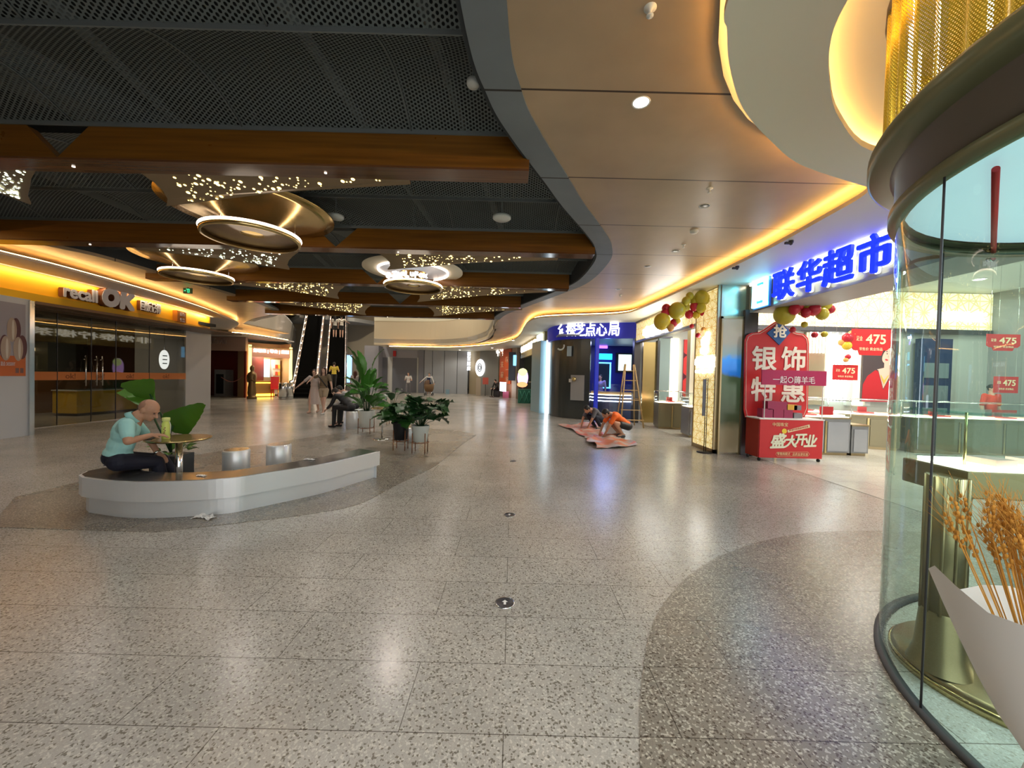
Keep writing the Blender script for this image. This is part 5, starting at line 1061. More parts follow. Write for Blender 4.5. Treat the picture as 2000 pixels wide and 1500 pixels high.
# perforated panels hanging under the beams
def perf(px, label, Y0, Y1, em, seed, curve_left=True):
    (xa, ya), (xb, yb_), (xc, yc) = px    # wide end top, thin end, tip
    a = aty(xa, ya, Y0); b = aty(xb, yb_, Y0); c = aty(xc, yc, Y1); rnd = random.Random(seed)
    a.z = b.z = 3.43; c.z = max(3.12, min(3.40, c.z))
    t = thing('perforated_panel', label, 'ceiling light panel', a, 'perforated panels under the beams')
    mid = a.lerp(c, .5)+(b-a).normalized()*.07*(b-a).length*.5
    q = c.lerp(b, .5)+Vector((0, 0, .02)); pts = [a, b, b+Vector((0, .05, -.02)), q, c, c.lerp(mid, .5)+(b-a).normalized()*.03, mid, mid.lerp(a, .5)+(b-a).normalized()*.02]
    n = (b-a).cross(c-a).normalized(); n = n if n.z < 0 else -n; m = MB(); k = len(pts)
    m.add(pts+[p-n*.02 for p in pts], [tuple(range(k)), tuple(range(2*k-1, k-1, -1))]+[(i, (i+1) % k, k+(i+1) % k, k+i) for i in range(k)])
    cnt = 0
    while cnt < 95:
        u, v = rnd.random()**1.25, rnd.random()
        if u+v > .93 or u+v*1.0 < .02: continue
        if u < .07+.1*v*(1-v)*2: continue
        p = a+(b-a)*u+(c-a)*v; r = rnd.choice([.006, .008, .009, .011, .014, .02])
        e = n.orthogonal().normalized(); f = n.cross(e); m.add([p+n*.003+e*(r*cos(j*pi/5))+f*(r*sin(j*pi/5)) for j in range(10)], [tuple(range(10))], 1); cnt += 1
    m.build('panel', [mat('panel_bronze', (.26, .19, .11), .35, .4), em], t)
    return t
perf([(275, 329), (800, 331), (325, 403)], 'largest bronze panel with warm light holes, in front of the near trumpet lamp', 3.98, 4.45, E_holes_w, 1)
perf([(70, 322), (-160, 315), (60, 400)], 'bronze panel with cool light holes cut off by the left frame edge', 3.98, 4.45, E_holes_c, 2)
perf([(740, 488), (1090, 498), (757, 527)], 'bronze panel with warm light holes above the white disc lamp', 6.42, 6.9, E_holes_w, 3)
perf([(585, 490), (262, 478), (565, 527)], 'bronze panel with cool light holes above the left trumpet lamp', 6.42, 6.9, E_holes_c, 4)
perf([(806, 560), (1070, 561), (815, 590)], 'small bronze panel with light holes right of the third beam notch', 8.86, 9.4, E_holes_w, 5)
perf([(675, 560), (445, 543), (662, 584)], 'bronze panel with warm light holes left of the third beam notch', 8.86, 9.4, E_holes_w, 6)
perf([(835, 590), (1020, 601), (846, 618)], 'far bronze panel with light holes nearest the back on the right', 11.3, 11.9, E_holes_w, 7)
perf([(725, 602), (545, 588), (715, 616)], 'far bronze panel with light holes above the escalators', 11.3, 11.9, E_holes_w, 8)
# speakers behind the mesh, downlights, detectors, exit sign, floor markers
for px, py, r, lb in ((980, 427, .13, 'round white ceiling speaker behind the mesh at the right'), (656, 425, .11, 'round grey ceiling speaker beside the near trumpet lamp'), (924, 165, .05, 'small white dome behind the near mesh panel')):
    p = atz(px, py, 3.70); t = thing('ceiling_speaker', lb, 'speaker', p); MB().lathe([(0, -.02), (r*.85, -.015), (r, .0), (r, .03), (0, .03)], p, 32).build('grille', M_offw, t); MB().cyl(p+Vector((0, 0, .03)), (p.x, p.y, 4.95), .01, n=5).build('rod', M_duct, t)
def downlight(px, py, z, lit, lab, r=.055):
    p = atz(px, py, z); t = thing('downlight', lab, 'ceiling lamp', p)
    MB().lathe([(r, .0), (r+.012, -.006), (r+.014, 0)], p, 28).build('trim_ring', M_white, t); MB().lathe([(r, -.002), (r*.8, -.004), (0, -.004)], p, 28).build('lens', E_down if lit else mat('lens_dark', (.12, .10, .08), .2), t); return p
p = downlight(1252, 200, ZC, True, 'lit recessed downlight nearest the camera in the tan ceiling')
lamp('SPOT', p-Vector((0, 0, .03)), 60, NEUT, .03, spot=110)
for x, y, lb in ((1376, 402, 'unlit recessed downlight below the second ceiling seam'), (1320, 490, 'unlit downlight between the cove and the third seam'), (1265, 520, 'unlit downlight beyond the fourth seam'), (1208, 565, 'unlit downlight nearest the blue bakery')): downlight(x, y, ZC, False, lb, .05)
for x, y, lb in ((1270, 15, 'white sprinkler head at the top of the view'), (1386, 368, 'sprinkler head by the second ceiling seam'), (1335, 478, 'sprinkler head past the round detector'), (1212, 576, 'sprinkler head before the blue bakery')):
    p = atz(x, y, ZC); t = thing('ceiling_sprinkler', lb, 'sprinkler', p); MB().lathe([(.035, 0), (.035, -.005), (.012, -.012), (.008, -.04), (.02, -.043), (.02, -.047), (0, -.047)], p, 20).build('head', M_offw, t)
p = atz(1356, 450, ZC); t = thing('smoke_detector', 'round white smoke detector on the tan ceiling', 'smoke detector', p); MB().lathe([(.055, 0), (.055, -.02), (.04, -.04), (0, -.045)], p, 28).build('body', M_offw, t)
for x, y in ((1545, 470), (1440, 520)):
    p = atz(x, y, ZS); t = thing('security_camera', ['small camera on the soffit in front of the blue characters', 'small camera on the soffit nearer the balloons'][x < 1500], 'camera', p); MB().cyl(p, p-Vector((0, 0, .03)), .03, n=16).ball(p-Vector((0, 0, .04)), .022, 12).box(p-Vector((.04, 0, .035)), (.08, .03, .03)).build('body', M_dgrey, t)
p = onl(366, 563, Vector((-9.1, 8)), Vector((-9.1, 9))); t = thing('exit_sign', 'small green lit exit sign hanging below the left cove', 'sign', p)
p = aty(367, 568, 10.0); t.location = p; bpy.context.view_layer.update()
MB().box(p, (.22, .03, .14)).build('box', mat('exit_dark_green', (.01, .10, .05), .4), t); MB().tube([p+Vector(v_) for v_ in ((-.03, -.02, .04), (.05, -.02, .04), (.05, -.02, -.045), (.01, -.02, -.045), (.01, -.02, .04))], .007, 4).tube([p+Vector(v_) for v_ in ((-.08, -.02, 0), (-.04, -.02, 0))], .01, 4).build('pictogram', E_green, t); MB().cyl(p+Vector((0, 0, .07)), (p.x, p.y, 3.56), .008, n=5).build('rod', M_dgrey, t)
def marker(px, py, r, lab, arrow=True):
    p = atz(px, py, 0); t = thing('floor_marker', lab, 'floor marker', p)
    MB().lathe([(r, 0), (r, .004), (r*.86, .006), (r*.82, .004), (0, .004)], p, 40).build('disc', M_gunm, t); MB().lathe([(r*.86, .0045), (r*1.0, .0055), (r*1.02, .001)], p, 40).build('rim', M_chrome, t)
    if arrow: MB().flat([p+Vector((a_*r, b_2*r, .0062)) for a_, b_2 in ((-.12, -.4), (.12, -.4), (.12, .05), (.32, .05), (0, .42), (-.32, .05), (-.12, .05))]).build('arrow', M_white, t)
marker(986, 1178, .062, 'round metal floor marker with a white arrow, nearest'); marker(995, 1006, .062, 'round metal floor marker with an arrow, farther away'); marker(1003, 901, .06, 'faint round floor marker, third along the aisle', False)

lamp('SPOT', (1.32, 1.55, 3.38), 55, (1, .98, .80), .02, rot=(radians(8), radians(-9), 0), spot=26, blend=.9)  # added spot imitates the patch of kiosk glow on the floor
t = thing('downlight', 'added unseen lamp in the soffit imitating the kiosk glow on the floor', 'ceiling lamp', (1.32, 1.55, ZS)); MB().lathe([(.05, -.002), (.062, -.006), (.064, 0)], (1.32, 1.55, ZS), 24).build('trim_ring', M_white, t)
q = t2 = None
for nm, x, y, z0_, z1_ in (('hanging_rod', GX-.085, 12.2, 2.0, 3.0),):
    MB().cyl((x, y, z0_), (x, y, z1_), .006, n=6).build(nm, M_chrome, bpy.data.objects['oval_sign'])
r_o = bpy.data.objects['round_menu_sign']; MB().cyl((r_o.location.x, 22.04, 0), (r_o.location.x, 22.04, 1.2), .02, n=8).build('stand_pole', M_dgrey, r_o)
# ---- round lamps added to brighten the dim atrium and back row
for x, y, z, e in ((-8, 21, 8.42, 420), (-4.5, 24.5, 8.42, 420), (-12, 27.5, 8.42, 420), (-7.0, 29.6, 3.66, 60), (-4.0, 29.2, 3.4, 60), (-1.4, 26.2, 3.4, 50), (-10, 18, 8.42, 250), (.0, 20.5, 3.4, 40)):
    t = thing('added_fill_lamp', 'added round lamp brightening the atrium and back walkway', 'ceiling lamp', (x, y, z), 'added fill lamps over the atrium'); MB().cyl((x, y, z-.03), (x, y, z+.05), .25 if z > 5 else .08, n=24).build('housing', M_white, t)
    MB().cyl((x, y, z-.034), (x, y, z-.03), .22 if z > 5 else .07, n=24).build('lens', emit('lens_glow', (1, .9, .75), 6), t)
    l = lamp('SPOT', (x, y, z-.06), e*1.6, (1, .88, .70), .2, spot=160, blend=.5)

# ================================================================ BENCH, STOOLS, TABLES
bt = smooth_path([atz(x, y, .37).xy for x, y in [(742, 881), (690, 893), (625, 907), (512, 925), (450, 934), (362, 939), (285, 941), (230, 939.5), (195, 936)]], 6)
bt = list(bt)+[Vector(v) for v in ((-4.17, 3.75), (-4.29, 3.83), (-4.37, 3.97), (-4.36, 4.12), (-4.26, 4.22))]
bi_ = offset(bt[:-5], -.37); inner = list(reversed(bi_))+[]
ring_ = list(bt)+[Vector((-4.08, 4.22))]+inner
t = thing('curved_bench', 'long curved brushed metal bench in the foreground', 'bench', (-3, 4, 0))
def shrink(poly, d):
    n = len(poly); out = []
    ar = sum(poly[i][0]*poly[(i+1) % n][1]-poly[(i+1) % n][0]*poly[i][1] for i in range(n)); sg = 1 if ar > 0 else -1
    for i in range(n):
        a = (poly[(i+1) % n]-poly[i-1]); a = a.normalized() if a.length > 1e-6 else Vector((1, 0)); out.append(poly[i]+Vector((-a.y, a.x))*d*sg)
    return out
M_bench = mat('bench_metal', (.80, .83, .85), .36, .5, bump=(7, .12)); M_btop = mat('bench_top', (.42, .42, .42), .17, .85)
MB().prism(ring_, .175, .365).build('seat_rim', M_bench, t, bevel=.012)
MB().prism(shrink(ring_, .02), .364, .371).build('seat_top', M_btop, t)
MB().prism(shrink(ring_, .05), 0, .176).build('base', M_bench, t)
def stool(x, y, r, h, lab, cat='stool', m_=None):
    t = thing('drum_stool', lab, cat, (x, y, 0)); MB().lathe([(r-.012, 0), (r-.012, .02), (r, .03), (r, h-.015), (r-.012, h), (0, h)], (x, y, 0), 40).build('body', m_ or M_bench, t); MB().lathe([(r-.015, h+.001), (0, h+.001)], (x, y, 0), 40).build('seat', M_btop, t); return t
p = aty(462, 880, 4.95); stool(p.x, 4.95, .15, .43, 'brushed metal drum stool, left of the two behind the curved bench')
p = aty(545, 870, 5.25); stool(p.x, 5.25, .15, .455, 'brushed metal drum stool, right of the two behind the curved bench')
p = aty(597, 897, 4.6)
def cafe_table(x, y, z, r, lab, gold=True):
    t = thing('cafe_table', lab, 'table', (x, y, 0)); MB().lathe([(0, z-.022), (r-.015, z-.022), (r, z-.012), (r, z-.004), (r-.006, z)], (x, y, 0), 48).build('edge', M_brass, t)
    MB().lathe([(r-.006, z), (0, z)], (x, y, 0), 48).build('table_top', mat('table_top_brown', (.28, .17, .08), .18), t)
    MB().cyl((x, y, .02), (x, y, z-.02), .034 if r > .27 else .02, n=24).build('pole', M_chrome, t); MB().lathe([(0, 0), (.2, 0), (.2, .012), (.04, .025), (0, .025)], (x, y, 0), 40).build('foot', M_chrome, t); return t
TX = aty(350, 856, 4.24).x
cafe_table(TX, 4.24, .69, .29, 'small round brown table with a brass edge beside the seated man')
p = aty(747, 803, 8.5); cafe_table(p.x, 8.5, .70, .24, 'thin round table standing between the potted plants')
# bottle, phone, tissues
p = aty(324, 857, 4.14); z = .69
t = thing('water_bottle', 'yellow-green insulated bottle standing on the small round table', 'bottle', (p.x, 4.14, z))
MB().lathe([(0, 0), (.034, 0), (.037, .01), (.037, .165), (.030, .18), (.027, .19)], (p.x, 4.14, z), 28).build('body', mat('bottle_lime', (.62, .72, .16), .35), t)
MB().lathe([(.027, .19), (.034, .195), (.036, .215), (.034, .23), (.0, .235)], (p.x, 4.14, z), 28).build('cap', mat('bottle_cap_lime', (.72, .80, .28), .35), t)
MB().tube([(p.x+.036, 4.14, z+.19), (p.x+.05, 4.14, z+.15), (p.x+.048, 4.14, z+.06)], .004, 6).build('strap', M_offw, t)
m = MB(); rnd = random.Random(5)
for i in range(7): a = -pi/2+rnd.uniform(-.6, .6); q = Vector((p.x+.0375*cos(a), 4.14+.0375*sin(a), z+.05+.015*i)); m.ball(q, (.009, .003, .006), 8)
m.build('flower_print', mat('print_brown', (.35, .12, .08), .5), t)
o = MB().box((TX-.22, 4.12, .695), (.075, .15, .008), .5).build('mobile_phone', M_black); tag(o, 'black phone lying on the round table under the man\'s hand', 'phone')
def crumple(c, sx, sy, sz, lab, seed, name='paper_tissue', m_=None):
    rnd = random.Random(seed); n = 10; vs = []
    for j in range(n+1):
        for i in range(n+1): vs.append((c[0]+sx*(i/n-.5)+rnd.uniform(-.1, .1)*sx/2, c[1]+sy*(j/n-.5)+rnd.uniform(-.1, .1)*sy/2+.25*sy*sin(i*.5), c[2]+.002+abs(rnd.gauss(0, 1))*sz*.35+sz*.4*sin(i*.7)**2))
    o = MB().add(vs, [(j*(n+1)+i, j*(n+1)+i+1, (j+1)*(n+1)+i+1, (j+1)*(n+1)+i) for j in range(n) for i in range(n)]).build(name, m_ or M_paper); return tag(o, lab, 'tissue')
p = atz(400, 1012, 0); crumple(p, .20, .09, .03, 'crumpled white tissue on the floor at the foot of the curved bench', 1)
p = atz(394, 930, .371); crumple(p, .10, .04, .012, 'small white tissue on the curved bench top', 2)
p = atz(605, 898, .371); crumple(p, .14, .05, .012, 'white paper scrap on the far part of the bench top', 3)

# ================================================================ PLANTS
def leaf(mb, base, tip, w_, droop=.15, kind='oval', twist=0, fold=.25, n=12):
    base, tip = Vector(base), Vector(tip); L = (tip-base).length; d = (tip-base).normalized()
    side = d.cross(Vector((0, 0, 1))); side = side.normalized() if side.length > .05 else Vector((1, 0, 0)); side.rotate(Matrix.Rotation(twist, 3, d)); up = side.cross(d)
    vs = []
    for j in range(n+1):
        t = j/n; p = base.lerp(tip, t)+up*(droop*L*4*t*(1-t))
        if kind == 'oval': ww = sin(pi*min(1, t*1.0))**.7*(1-.25*t)
        elif kind == 'heart': ww = (1.05-t)**.75*min(1, .35+t*6)*1.08
        elif kind == 'palm': ww = sin(pi*t)**.5*(1 if j % 2 else .35)
        else: ww = (sin(pi*min(1, .12+t*.88))**.6)*(1 if j % 3 else .62)
        ww *= w_/2; wav = .02*L*sin(j*2.1)
        vs += [p-side*ww+up*(fold*ww+wav), p-side*ww*.5+up*(fold*.35*ww), p, p+side*ww*.5+up*(fold*.35*ww), p+side*ww+up*(fold*ww-wav)]
    mb.add(vs, [(j*5+i, j*5+i+1, (j+1)*5+i+1, (j+1)*5+i) for j in range(n) for i in range(4)], 0, True)
def planter(x, y, lab, r, h, z0, potm, spec, seed, stand=True, g=M_green, g2=M_green2, taper=.78, legs=4):
    t = thing('potted_plant', lab, 'plant', (x, y, 0)); rnd = random.Random(seed)
    pot = MB().lathe([(0, z0), (r*taper-.01, z0), (r*taper, z0+.01), (r, z0+h-.01), (r, z0+h), (r-.015, z0+h), (r-.02, z0+h-.04)], (x, y, 0), 40).build('pot', potm, t)
    MB().lathe([(r-.018, z0+h-.03), (0, z0+h-.025)], (x, y, 0), 24).build('soil', mat('soil', (.03, .02, .015), .9), t)
    if stand:
        for i in range(legs): a = pi/4+i*2*pi/legs; MB().cyl((x+(r+.0)*cos(a), y+(r+.0)*sin(a), 0), (x+(r+.0)*cos(a), y+(r+.0)*sin(a), z0+h*.55), .009, n=8).build('stand_leg', M_kraft, t)
        m = MB(); m.tube([(x+r*.98*cos(a_*pi/12), y+r*.98*sin(a_*pi/12), z0-.012) for a_ in range(25)], .007, 5); m.cyl((x-r, y, z0-.012), (x+r, y, z0-.012), .006, n=5).cyl((x, y-r, z0-.012), (x, y+r, z0-.012), .006, n=5).build('stand_ring', M_kraft, t)
    fo = MB(); st = MB()
    for s in spec:
        kind, cnt, rad, hmin, hmax, ll, lw = s
        for i in range(cnt):
            a = 2*pi*(i+rnd.random()*.7)/cnt; rr = rad*rnd.uniform(.35, 1); hh = rnd.uniform(hmin, hmax)
            b0 = Vector((x+.04*cos(a), y+.04*sin(a), z0+h-.03)); b1 = Vector((x+rr*cos(a)*.6, y+rr*sin(a)*.6, z0+h+hh)); L_ = ll*rnd.uniform(.75, 1.15)
            dr = Vector((cos(a), sin(a), {'blade': 2.2, 'oval': rnd.uniform(-.3, .9), 'monstera': rnd.uniform(-.6, .4), 'palm': rnd.uniform(-.25, .3)}[kind])).normalized()
            st.tube([b0, b0.lerp(b1, .5)+Vector((0, 0, .03)), b1], .005, 5); leaf(fo, b1, b1+dr*L_, lw*rnd.uniform(.8, 1.2), .10, 'oval' if kind == 'blade' else kind, rnd.uniform(-.5, .5), n=13)
    fo.build('foliage', g, t); st.build('stems', g2, t); return t
W_ = lambda px, py: atz(px, py, 0)
p = W_(715, 846); planter(p.x, p.y, 'tallest potted plant with upright paddle leaves in a white pot on a brown stand', .20, .40, .15, M_offw, [('blade', 8, .25, .35, .95, .70, .22), ('oval', 26, .48, .05, .62, .42, .30)], 11, legs=4)
p = W_(820, 884); planter(p.x, p.y, 'split-leaf plant in a white pot on a brown stand, nearest the aisle', .165, .30, .21, M_offw, [('monstera', 28, .5, .02, .46, .38, .33), ('palm', 6, .3, .2, .42, .55, .28)], 12, g=M_green2)
p = W_(780, 880); planter(p.x, p.y+.08, 'split-leaf plant in a black pot between the white pots', .155, .34, .20, M_black, [('monstera', 22, .48, -.02, .38, .36, .30)], 13, g=mat('leaf_mid', (.03, .105, .02), .4))
p = W_(738, 838); planter(p.x+.05, p.y+1.0, 'dark leaved plant on a brown stand behind the white pot', .15, .35, .15, mat('pot_plum', (.05, .03, .06), .4), [('oval', 9, .35, .1, .5, .34, .2)], 14, g=M_green2)
stool(*(atz(690, 838, 0)+Vector((-.05, .25, 0))).xy, .24, .45, 'wide pale drum seat left of the tall plant')
stool(*(atz(784, 868, 0)+Vector((0, .5, 0))).xy, .24, .30, 'low brushed metal drum behind the black pot')
# plant by the table: two big heart leaves
t = thing('potted_plant', 'dark pot with two huge green arrowhead leaves behind the seated man', 'plant', (-3.72, 4.62, 0))
px_, py_ = aty(335, 900, 4.62).x, 4.62
MB().prism([(px_-.15, py_-.13), (px_+.15, py_-.13), (px_+.15, py_+.15), (px_-.15, py_+.15)], 0, .42).build('pot', mat('pot_charcoal', (.05, .055, .06), .5), t)
fo = MB(); st = MB()
def bl(b, tp, w_, Yb_, Yt, tw, dr=.05):
    p0, p1 = aty(*b, Yb_), aty(*tp, Yt); leaf(fo, p0, p1, w_, dr, 'heart', tw, .12, 16); st.tube([(px_, py_, .42), Vector((px_, py_, .42)).lerp(p0, .6)+Vector((0, 0, .06)), p0.lerp(p1, .12)], .010, 6)
bl((300, 772), (236, 752), .40, 4.5, 4.4, 1.05); bl((330, 838), (398, 789), .34, 4.5, 4.4, -1.1)
bl((262, 752), (300, 803), .34, 4.62, 4.5, .6)
rnd = random.Random(8)
for i in range(26):
    a = rnd.uniform(0, 2*pi); r = rnd.uniform(.02, .2); b0 = Vector((px_+r*cos(a), py_+r*sin(a), .42+rnd.uniform(.0, .16))); leaf(fo, b0, b0+Vector((cos(a)*.13, sin(a)*.13, rnd.uniform(-.02, .1))), .09, .1, 'oval', 0, n=6)
fo.build('foliage', mat('leaf_bright', (.07, .19, .015), .4), t); st.build('stems', M_green2, t)

# ================================================================ LADDER, SHEET, BINS, BARRIERS
t = thing('step_ladder', 'wooden step ladder standing open before the blue bakery', 'ladder', (3.75, 12.1, 0))
a0, a1 = W_(1206, 822), W_(1236, 826); b0, b1 = W_(1214, 838), W_(1256, 835)
tpL, tpR = aty(1222, 711, 12.0), aty(1239, 712, 12.0)
fl0, fl1 = Vector((aty(1206, 830, 12.2).x, 12.35, 0)), Vector((aty(1242, 830, 12.2).x, 12.35, 0)); fr0, fr1 = Vector((aty(1211, 838, 11.7).x, 11.65, 0)), Vector((aty(1256, 838, 11.7).x, 11.65, 0))
for a_, b_2 in ((fr0, tpL), (fr1, tpR)): MB().cyl(a_, b_2+Vector((0, 0, 0)), .022, n=6).build('rail', M_ltwood, t)
for a_, b_2 in ((fl0, tpL+Vector((0, .1, 0))), (fl1, tpR+Vector((0, .1, 0)))): MB().cyl(a_, b_2, .02, n=6).build('rail', M_ltwood, t)
for i in range(6): f = .12+i*.155; q0 = fr0.lerp(tpL, f); q1 = fr1.lerp(tpR, f); d = (q1-q0); MB().box((q0+q1)/2, (d.length+.06, .07, .022), atan2(d.y, d.x)).build('rung', M_ltwood, t)
MB().cyl(fr0.lerp(tpL, .45), fl0.lerp(tpL, .45), .012, n=6).cyl(fr1.lerp(tpR, .45), fl1.lerp(tpR, .45), .012, n=6).build('brace', M_ltwood, t)
# folded wrapping sheet on the floor
def floor_sheet(pts, lab, m_, seed, hz=.05):
    P_ = [atz(x, y, 0) for x, y in pts]; (A_, B_, C_, D_) = P_; n = 16; rnd = random.Random(seed); vs = []
    ph = [rnd.uniform(0, 6) for _ in range(4)]
    for j in range(n+1):
        for i in range(n+1):
            u, v = i/n, j/n; p = (A_*(1-u)+B_*u)*(1-v)+(D_*(1-u)+C_*u)*v; z = .006+hz*(.5+.5*sin(u*11+ph[0]+3*v))*(.4+.6*sin(v*7+ph[1])**2)+rnd.uniform(0, .012)
            vs.append((p.x+.05*sin(v*9+ph[2]), p.y+.05*sin(u*8+ph[3]), z))
    o = MB().add(vs, [(j*(n+1)+i, j*(n+1)+i+1, (j+1)*(n+1)+i+1, (j+1)*(n+1)+i) for j in range(n) for i in range(n)], 0, True).build('wrapping_sheet', m_); return tag(o, lab, 'sheet')
def marbled(name, a, b_, sc):
    m = mat(name, a, .45); b = m.node_tree.nodes['Principled BSDF']; nz = N(m, 'ShaderNodeTexNoise'); nz.inputs['Scale'].default_value = sc; nz.inputs['Detail'].default_value = 4; lk(m, pos(m), nz.inputs['Vector']); r = ramp(m, [(.42, a), (.52, b_)]); lk(m, nz.outputs[0], r.inputs[0]); lk(m, r.outputs[0], b.inputs['Base Color']); return m
M_sheet = marbled('sheet_orange_white', (.62, .13, .07), (.55, .38, .32), 5); M_sheet2 = marbled('sheet_pale', (.42, .36, .32), (.55, .16, .07), 3)
floor_sheet([(1093, 832), (1172, 826), (1178, 852), (1160, 862)], 'long coral and white plastic sheet being unfolded by the two workers', M_sheet, 1)
floor_sheet([(1140, 856), (1200, 848), (1246, 872), (1165, 878)], 'crumpled orange and white sheet end lying nearest the camera', M_sheet2, 2, .08)
o = MB().bx(W_(1178, 848).x, W_(1202, 848).x, 9.9, 9.93, 0.0, .36).build('white_board', M_white); tag(o, 'white board propped behind the orange-shirted worker', 'board')
p = W_(552, 780); t = thing('litter_bin', 'pair of round brushed metal litter bins at the foot of the escalators', 'bin', p)
for dx, dy in ((-.0, 0), (.1, .42)): MB().lathe([(0, 0), (.19, 0), (.19, .82), (.17, .85), (.14, .85), (.14, .80)], (p.x+dx, p.y+dy, 0), 28).build('drum', M_chrome, t); MB().lathe([(.192, .1), (.192, .12)], (p.x+dx, p.y+dy, 0), 28).build('band', M_dgrey, t)
p = W_(822, 776); t = thing('baby_stroller', 'brown wicker stroller pushed by the woman in the navy apron dress', 'stroller', (p.x, 27.0, 0))
MB().lathe([(0, .25), (.25, .28), (.33, .5), (.34, .78), (.3, .8), (.28, .5), (0, .35)], (p.x, 27.0, 0), 24).build('basket', mat('wicker', (.20, .12, .06), .7), t); MB().lathe([(.34, .78), (.30, 1.0), (.12, 1.1), (0, 1.1)], (p.x, 27.0, 0), 24, a0=pi*.6, a1=pi*1.6).build('hood', mat('wicker_dark', (.14, .08, .05), .7), t)
for dx in (-.25, .25):
    for dy in (-.22, .22): MB().cyl((p.x+dx-.015, 27.0+dy, .1), (p.x+dx+.015, 27.0+dy, .1), .1, n=16).build('wheel', M_black, t); MB().cyl((p.x+dx, 27.0+dy, .1), (p.x+dx*.6, 27.0+dy*.4, .3), .012, n=6).build('strut', M_chrome, t)
MB().cyl((p.x+.1, 27.1, .4), (p.x+.42, 27.15, 1.0), .012, n=6).build('handle', M_dgrey, t)

# ================================================================ PEOPLE
def baked(mb, name, m_, parent, vox, sm=3):
    o = mb.build(name, m_, parent); r = o.modifiers.new('r', 'REMESH'); r.mode = 'VOXEL'; r.voxel_size = vox; r.use_smooth_shade = True
    s = o.modifiers.new('s', 'SMOOTH'); s.iterations = sm; s.factor = .5
    bpy.context.view_layer.update(); me = bpy.data.meshes.new_from_object(o.evaluated_get(bpy.context.evaluated_depsgraph_get())); o.modifiers.clear(); o.data = me
    me.polygons.foreach_set('use_smooth', [True]*len(me.polygons)); return o
def cap(mb, p0, r0, p1, r1): mb.cyl(p0, p1, r0, r1, 14).ball(p0, r0, 14).ball(p1, r1, 14)
M_skin = mat('skin', (.50, .27, .17), .5); M_skin2 = mat('skin_light', (.66, .42, .32), .5); M_hair = mat('hair_black', (.012, .010, .010), .45); M_hairb = mat('hair_brown', (.055, .022, .014), .45)
def hand(mb, W0, d, n, s=1, curl=.5, side=1):
    d = d.normalized(); n = (n-d*n.dot(d)).normalized(); sd = d.cross(n)*side; s *= 1.0
    mb.ball(W0+d*.045*s, (.040*s, .036*s, .017*s), 12, M=Matrix((d, sd, n)).transposed())
    mb.ball(W0+d*.02*s, (.028*s, .026*s, .018*s), 10, M=Matrix((d, sd, n)).transposed())
    for i, (o_, L_) in enumerate(((-.027, .064), (-.009, .074), (.009, .069), (.026, .054))):
        b = W0+d*(.078-abs(o_)*.15)*s+sd*o_*s; q = b+(d*cos(curl*.5)+n*sin(curl*.5))*L_*.5*s; e = q+(d*cos(curl*1.4)+n*sin(curl*1.4))*L_*.5*s; cap(mb, b, .0088*s, q, .0082*s); cap(mb, q, .0082*s, e, .0068*s)
    b = W0+d*.022*s-sd*.026*s; q = b+(d*.7-sd*.65+n*.3).normalized()*.034*s; e = q+(d*.9-sd*.15+n*.35).normalized()*.028*s; cap(mb, b, .011*s, q, .0095*s); cap(mb, q, .0095*s, e, .0075*s)
def head(mb, c, f, up, s):        # c centre of skull, f facing direction
    f = f.normalized(); up = (up-f*up.dot(f)).normalized(); r = f.cross(up); M = Matrix((r, f, up)).transposed()
    mb.ball(c+up*.018*s-f*.008*s, (.073*s, .092*s, .088*s), 20, M=M); mb.ball(c+f*.022*s-up*.045*s, (.055*s, .062*s, .066*s), 16, M=M)
    mb.ball(c+f*.060*s-up*.088*s, (.026*s, .022*s, .018*s), 12, M=M)
    cap(mb, c+f*.086*s+up*.005*s, .008*s, c+f*.106*s-up*.030*s, .013*s); mb.ball(c+f*.090*s-up*.034*s, (.018*s, .012*s, .009*s), 8, M=M)
    mb.ball(c+f*.083*s-up*.058*s, (.024*s, .009*s, .006*s), 8, M=M); mb.ball(c+f*.081*s-up*.066*s, (.021*s, .009*s, .006*s), 8, M=M)
    mb.ball(c+f*.078*s+up*.022*s, (.045*s, .012*s, .009*s), 8, M=M)
    for q in (-1, 1): mb.ball(c+r*q*.074*s-f*.005*s-up*.012*s, (.009*s, .020*s, .031*s), 10, M=M)
    return M, r, up
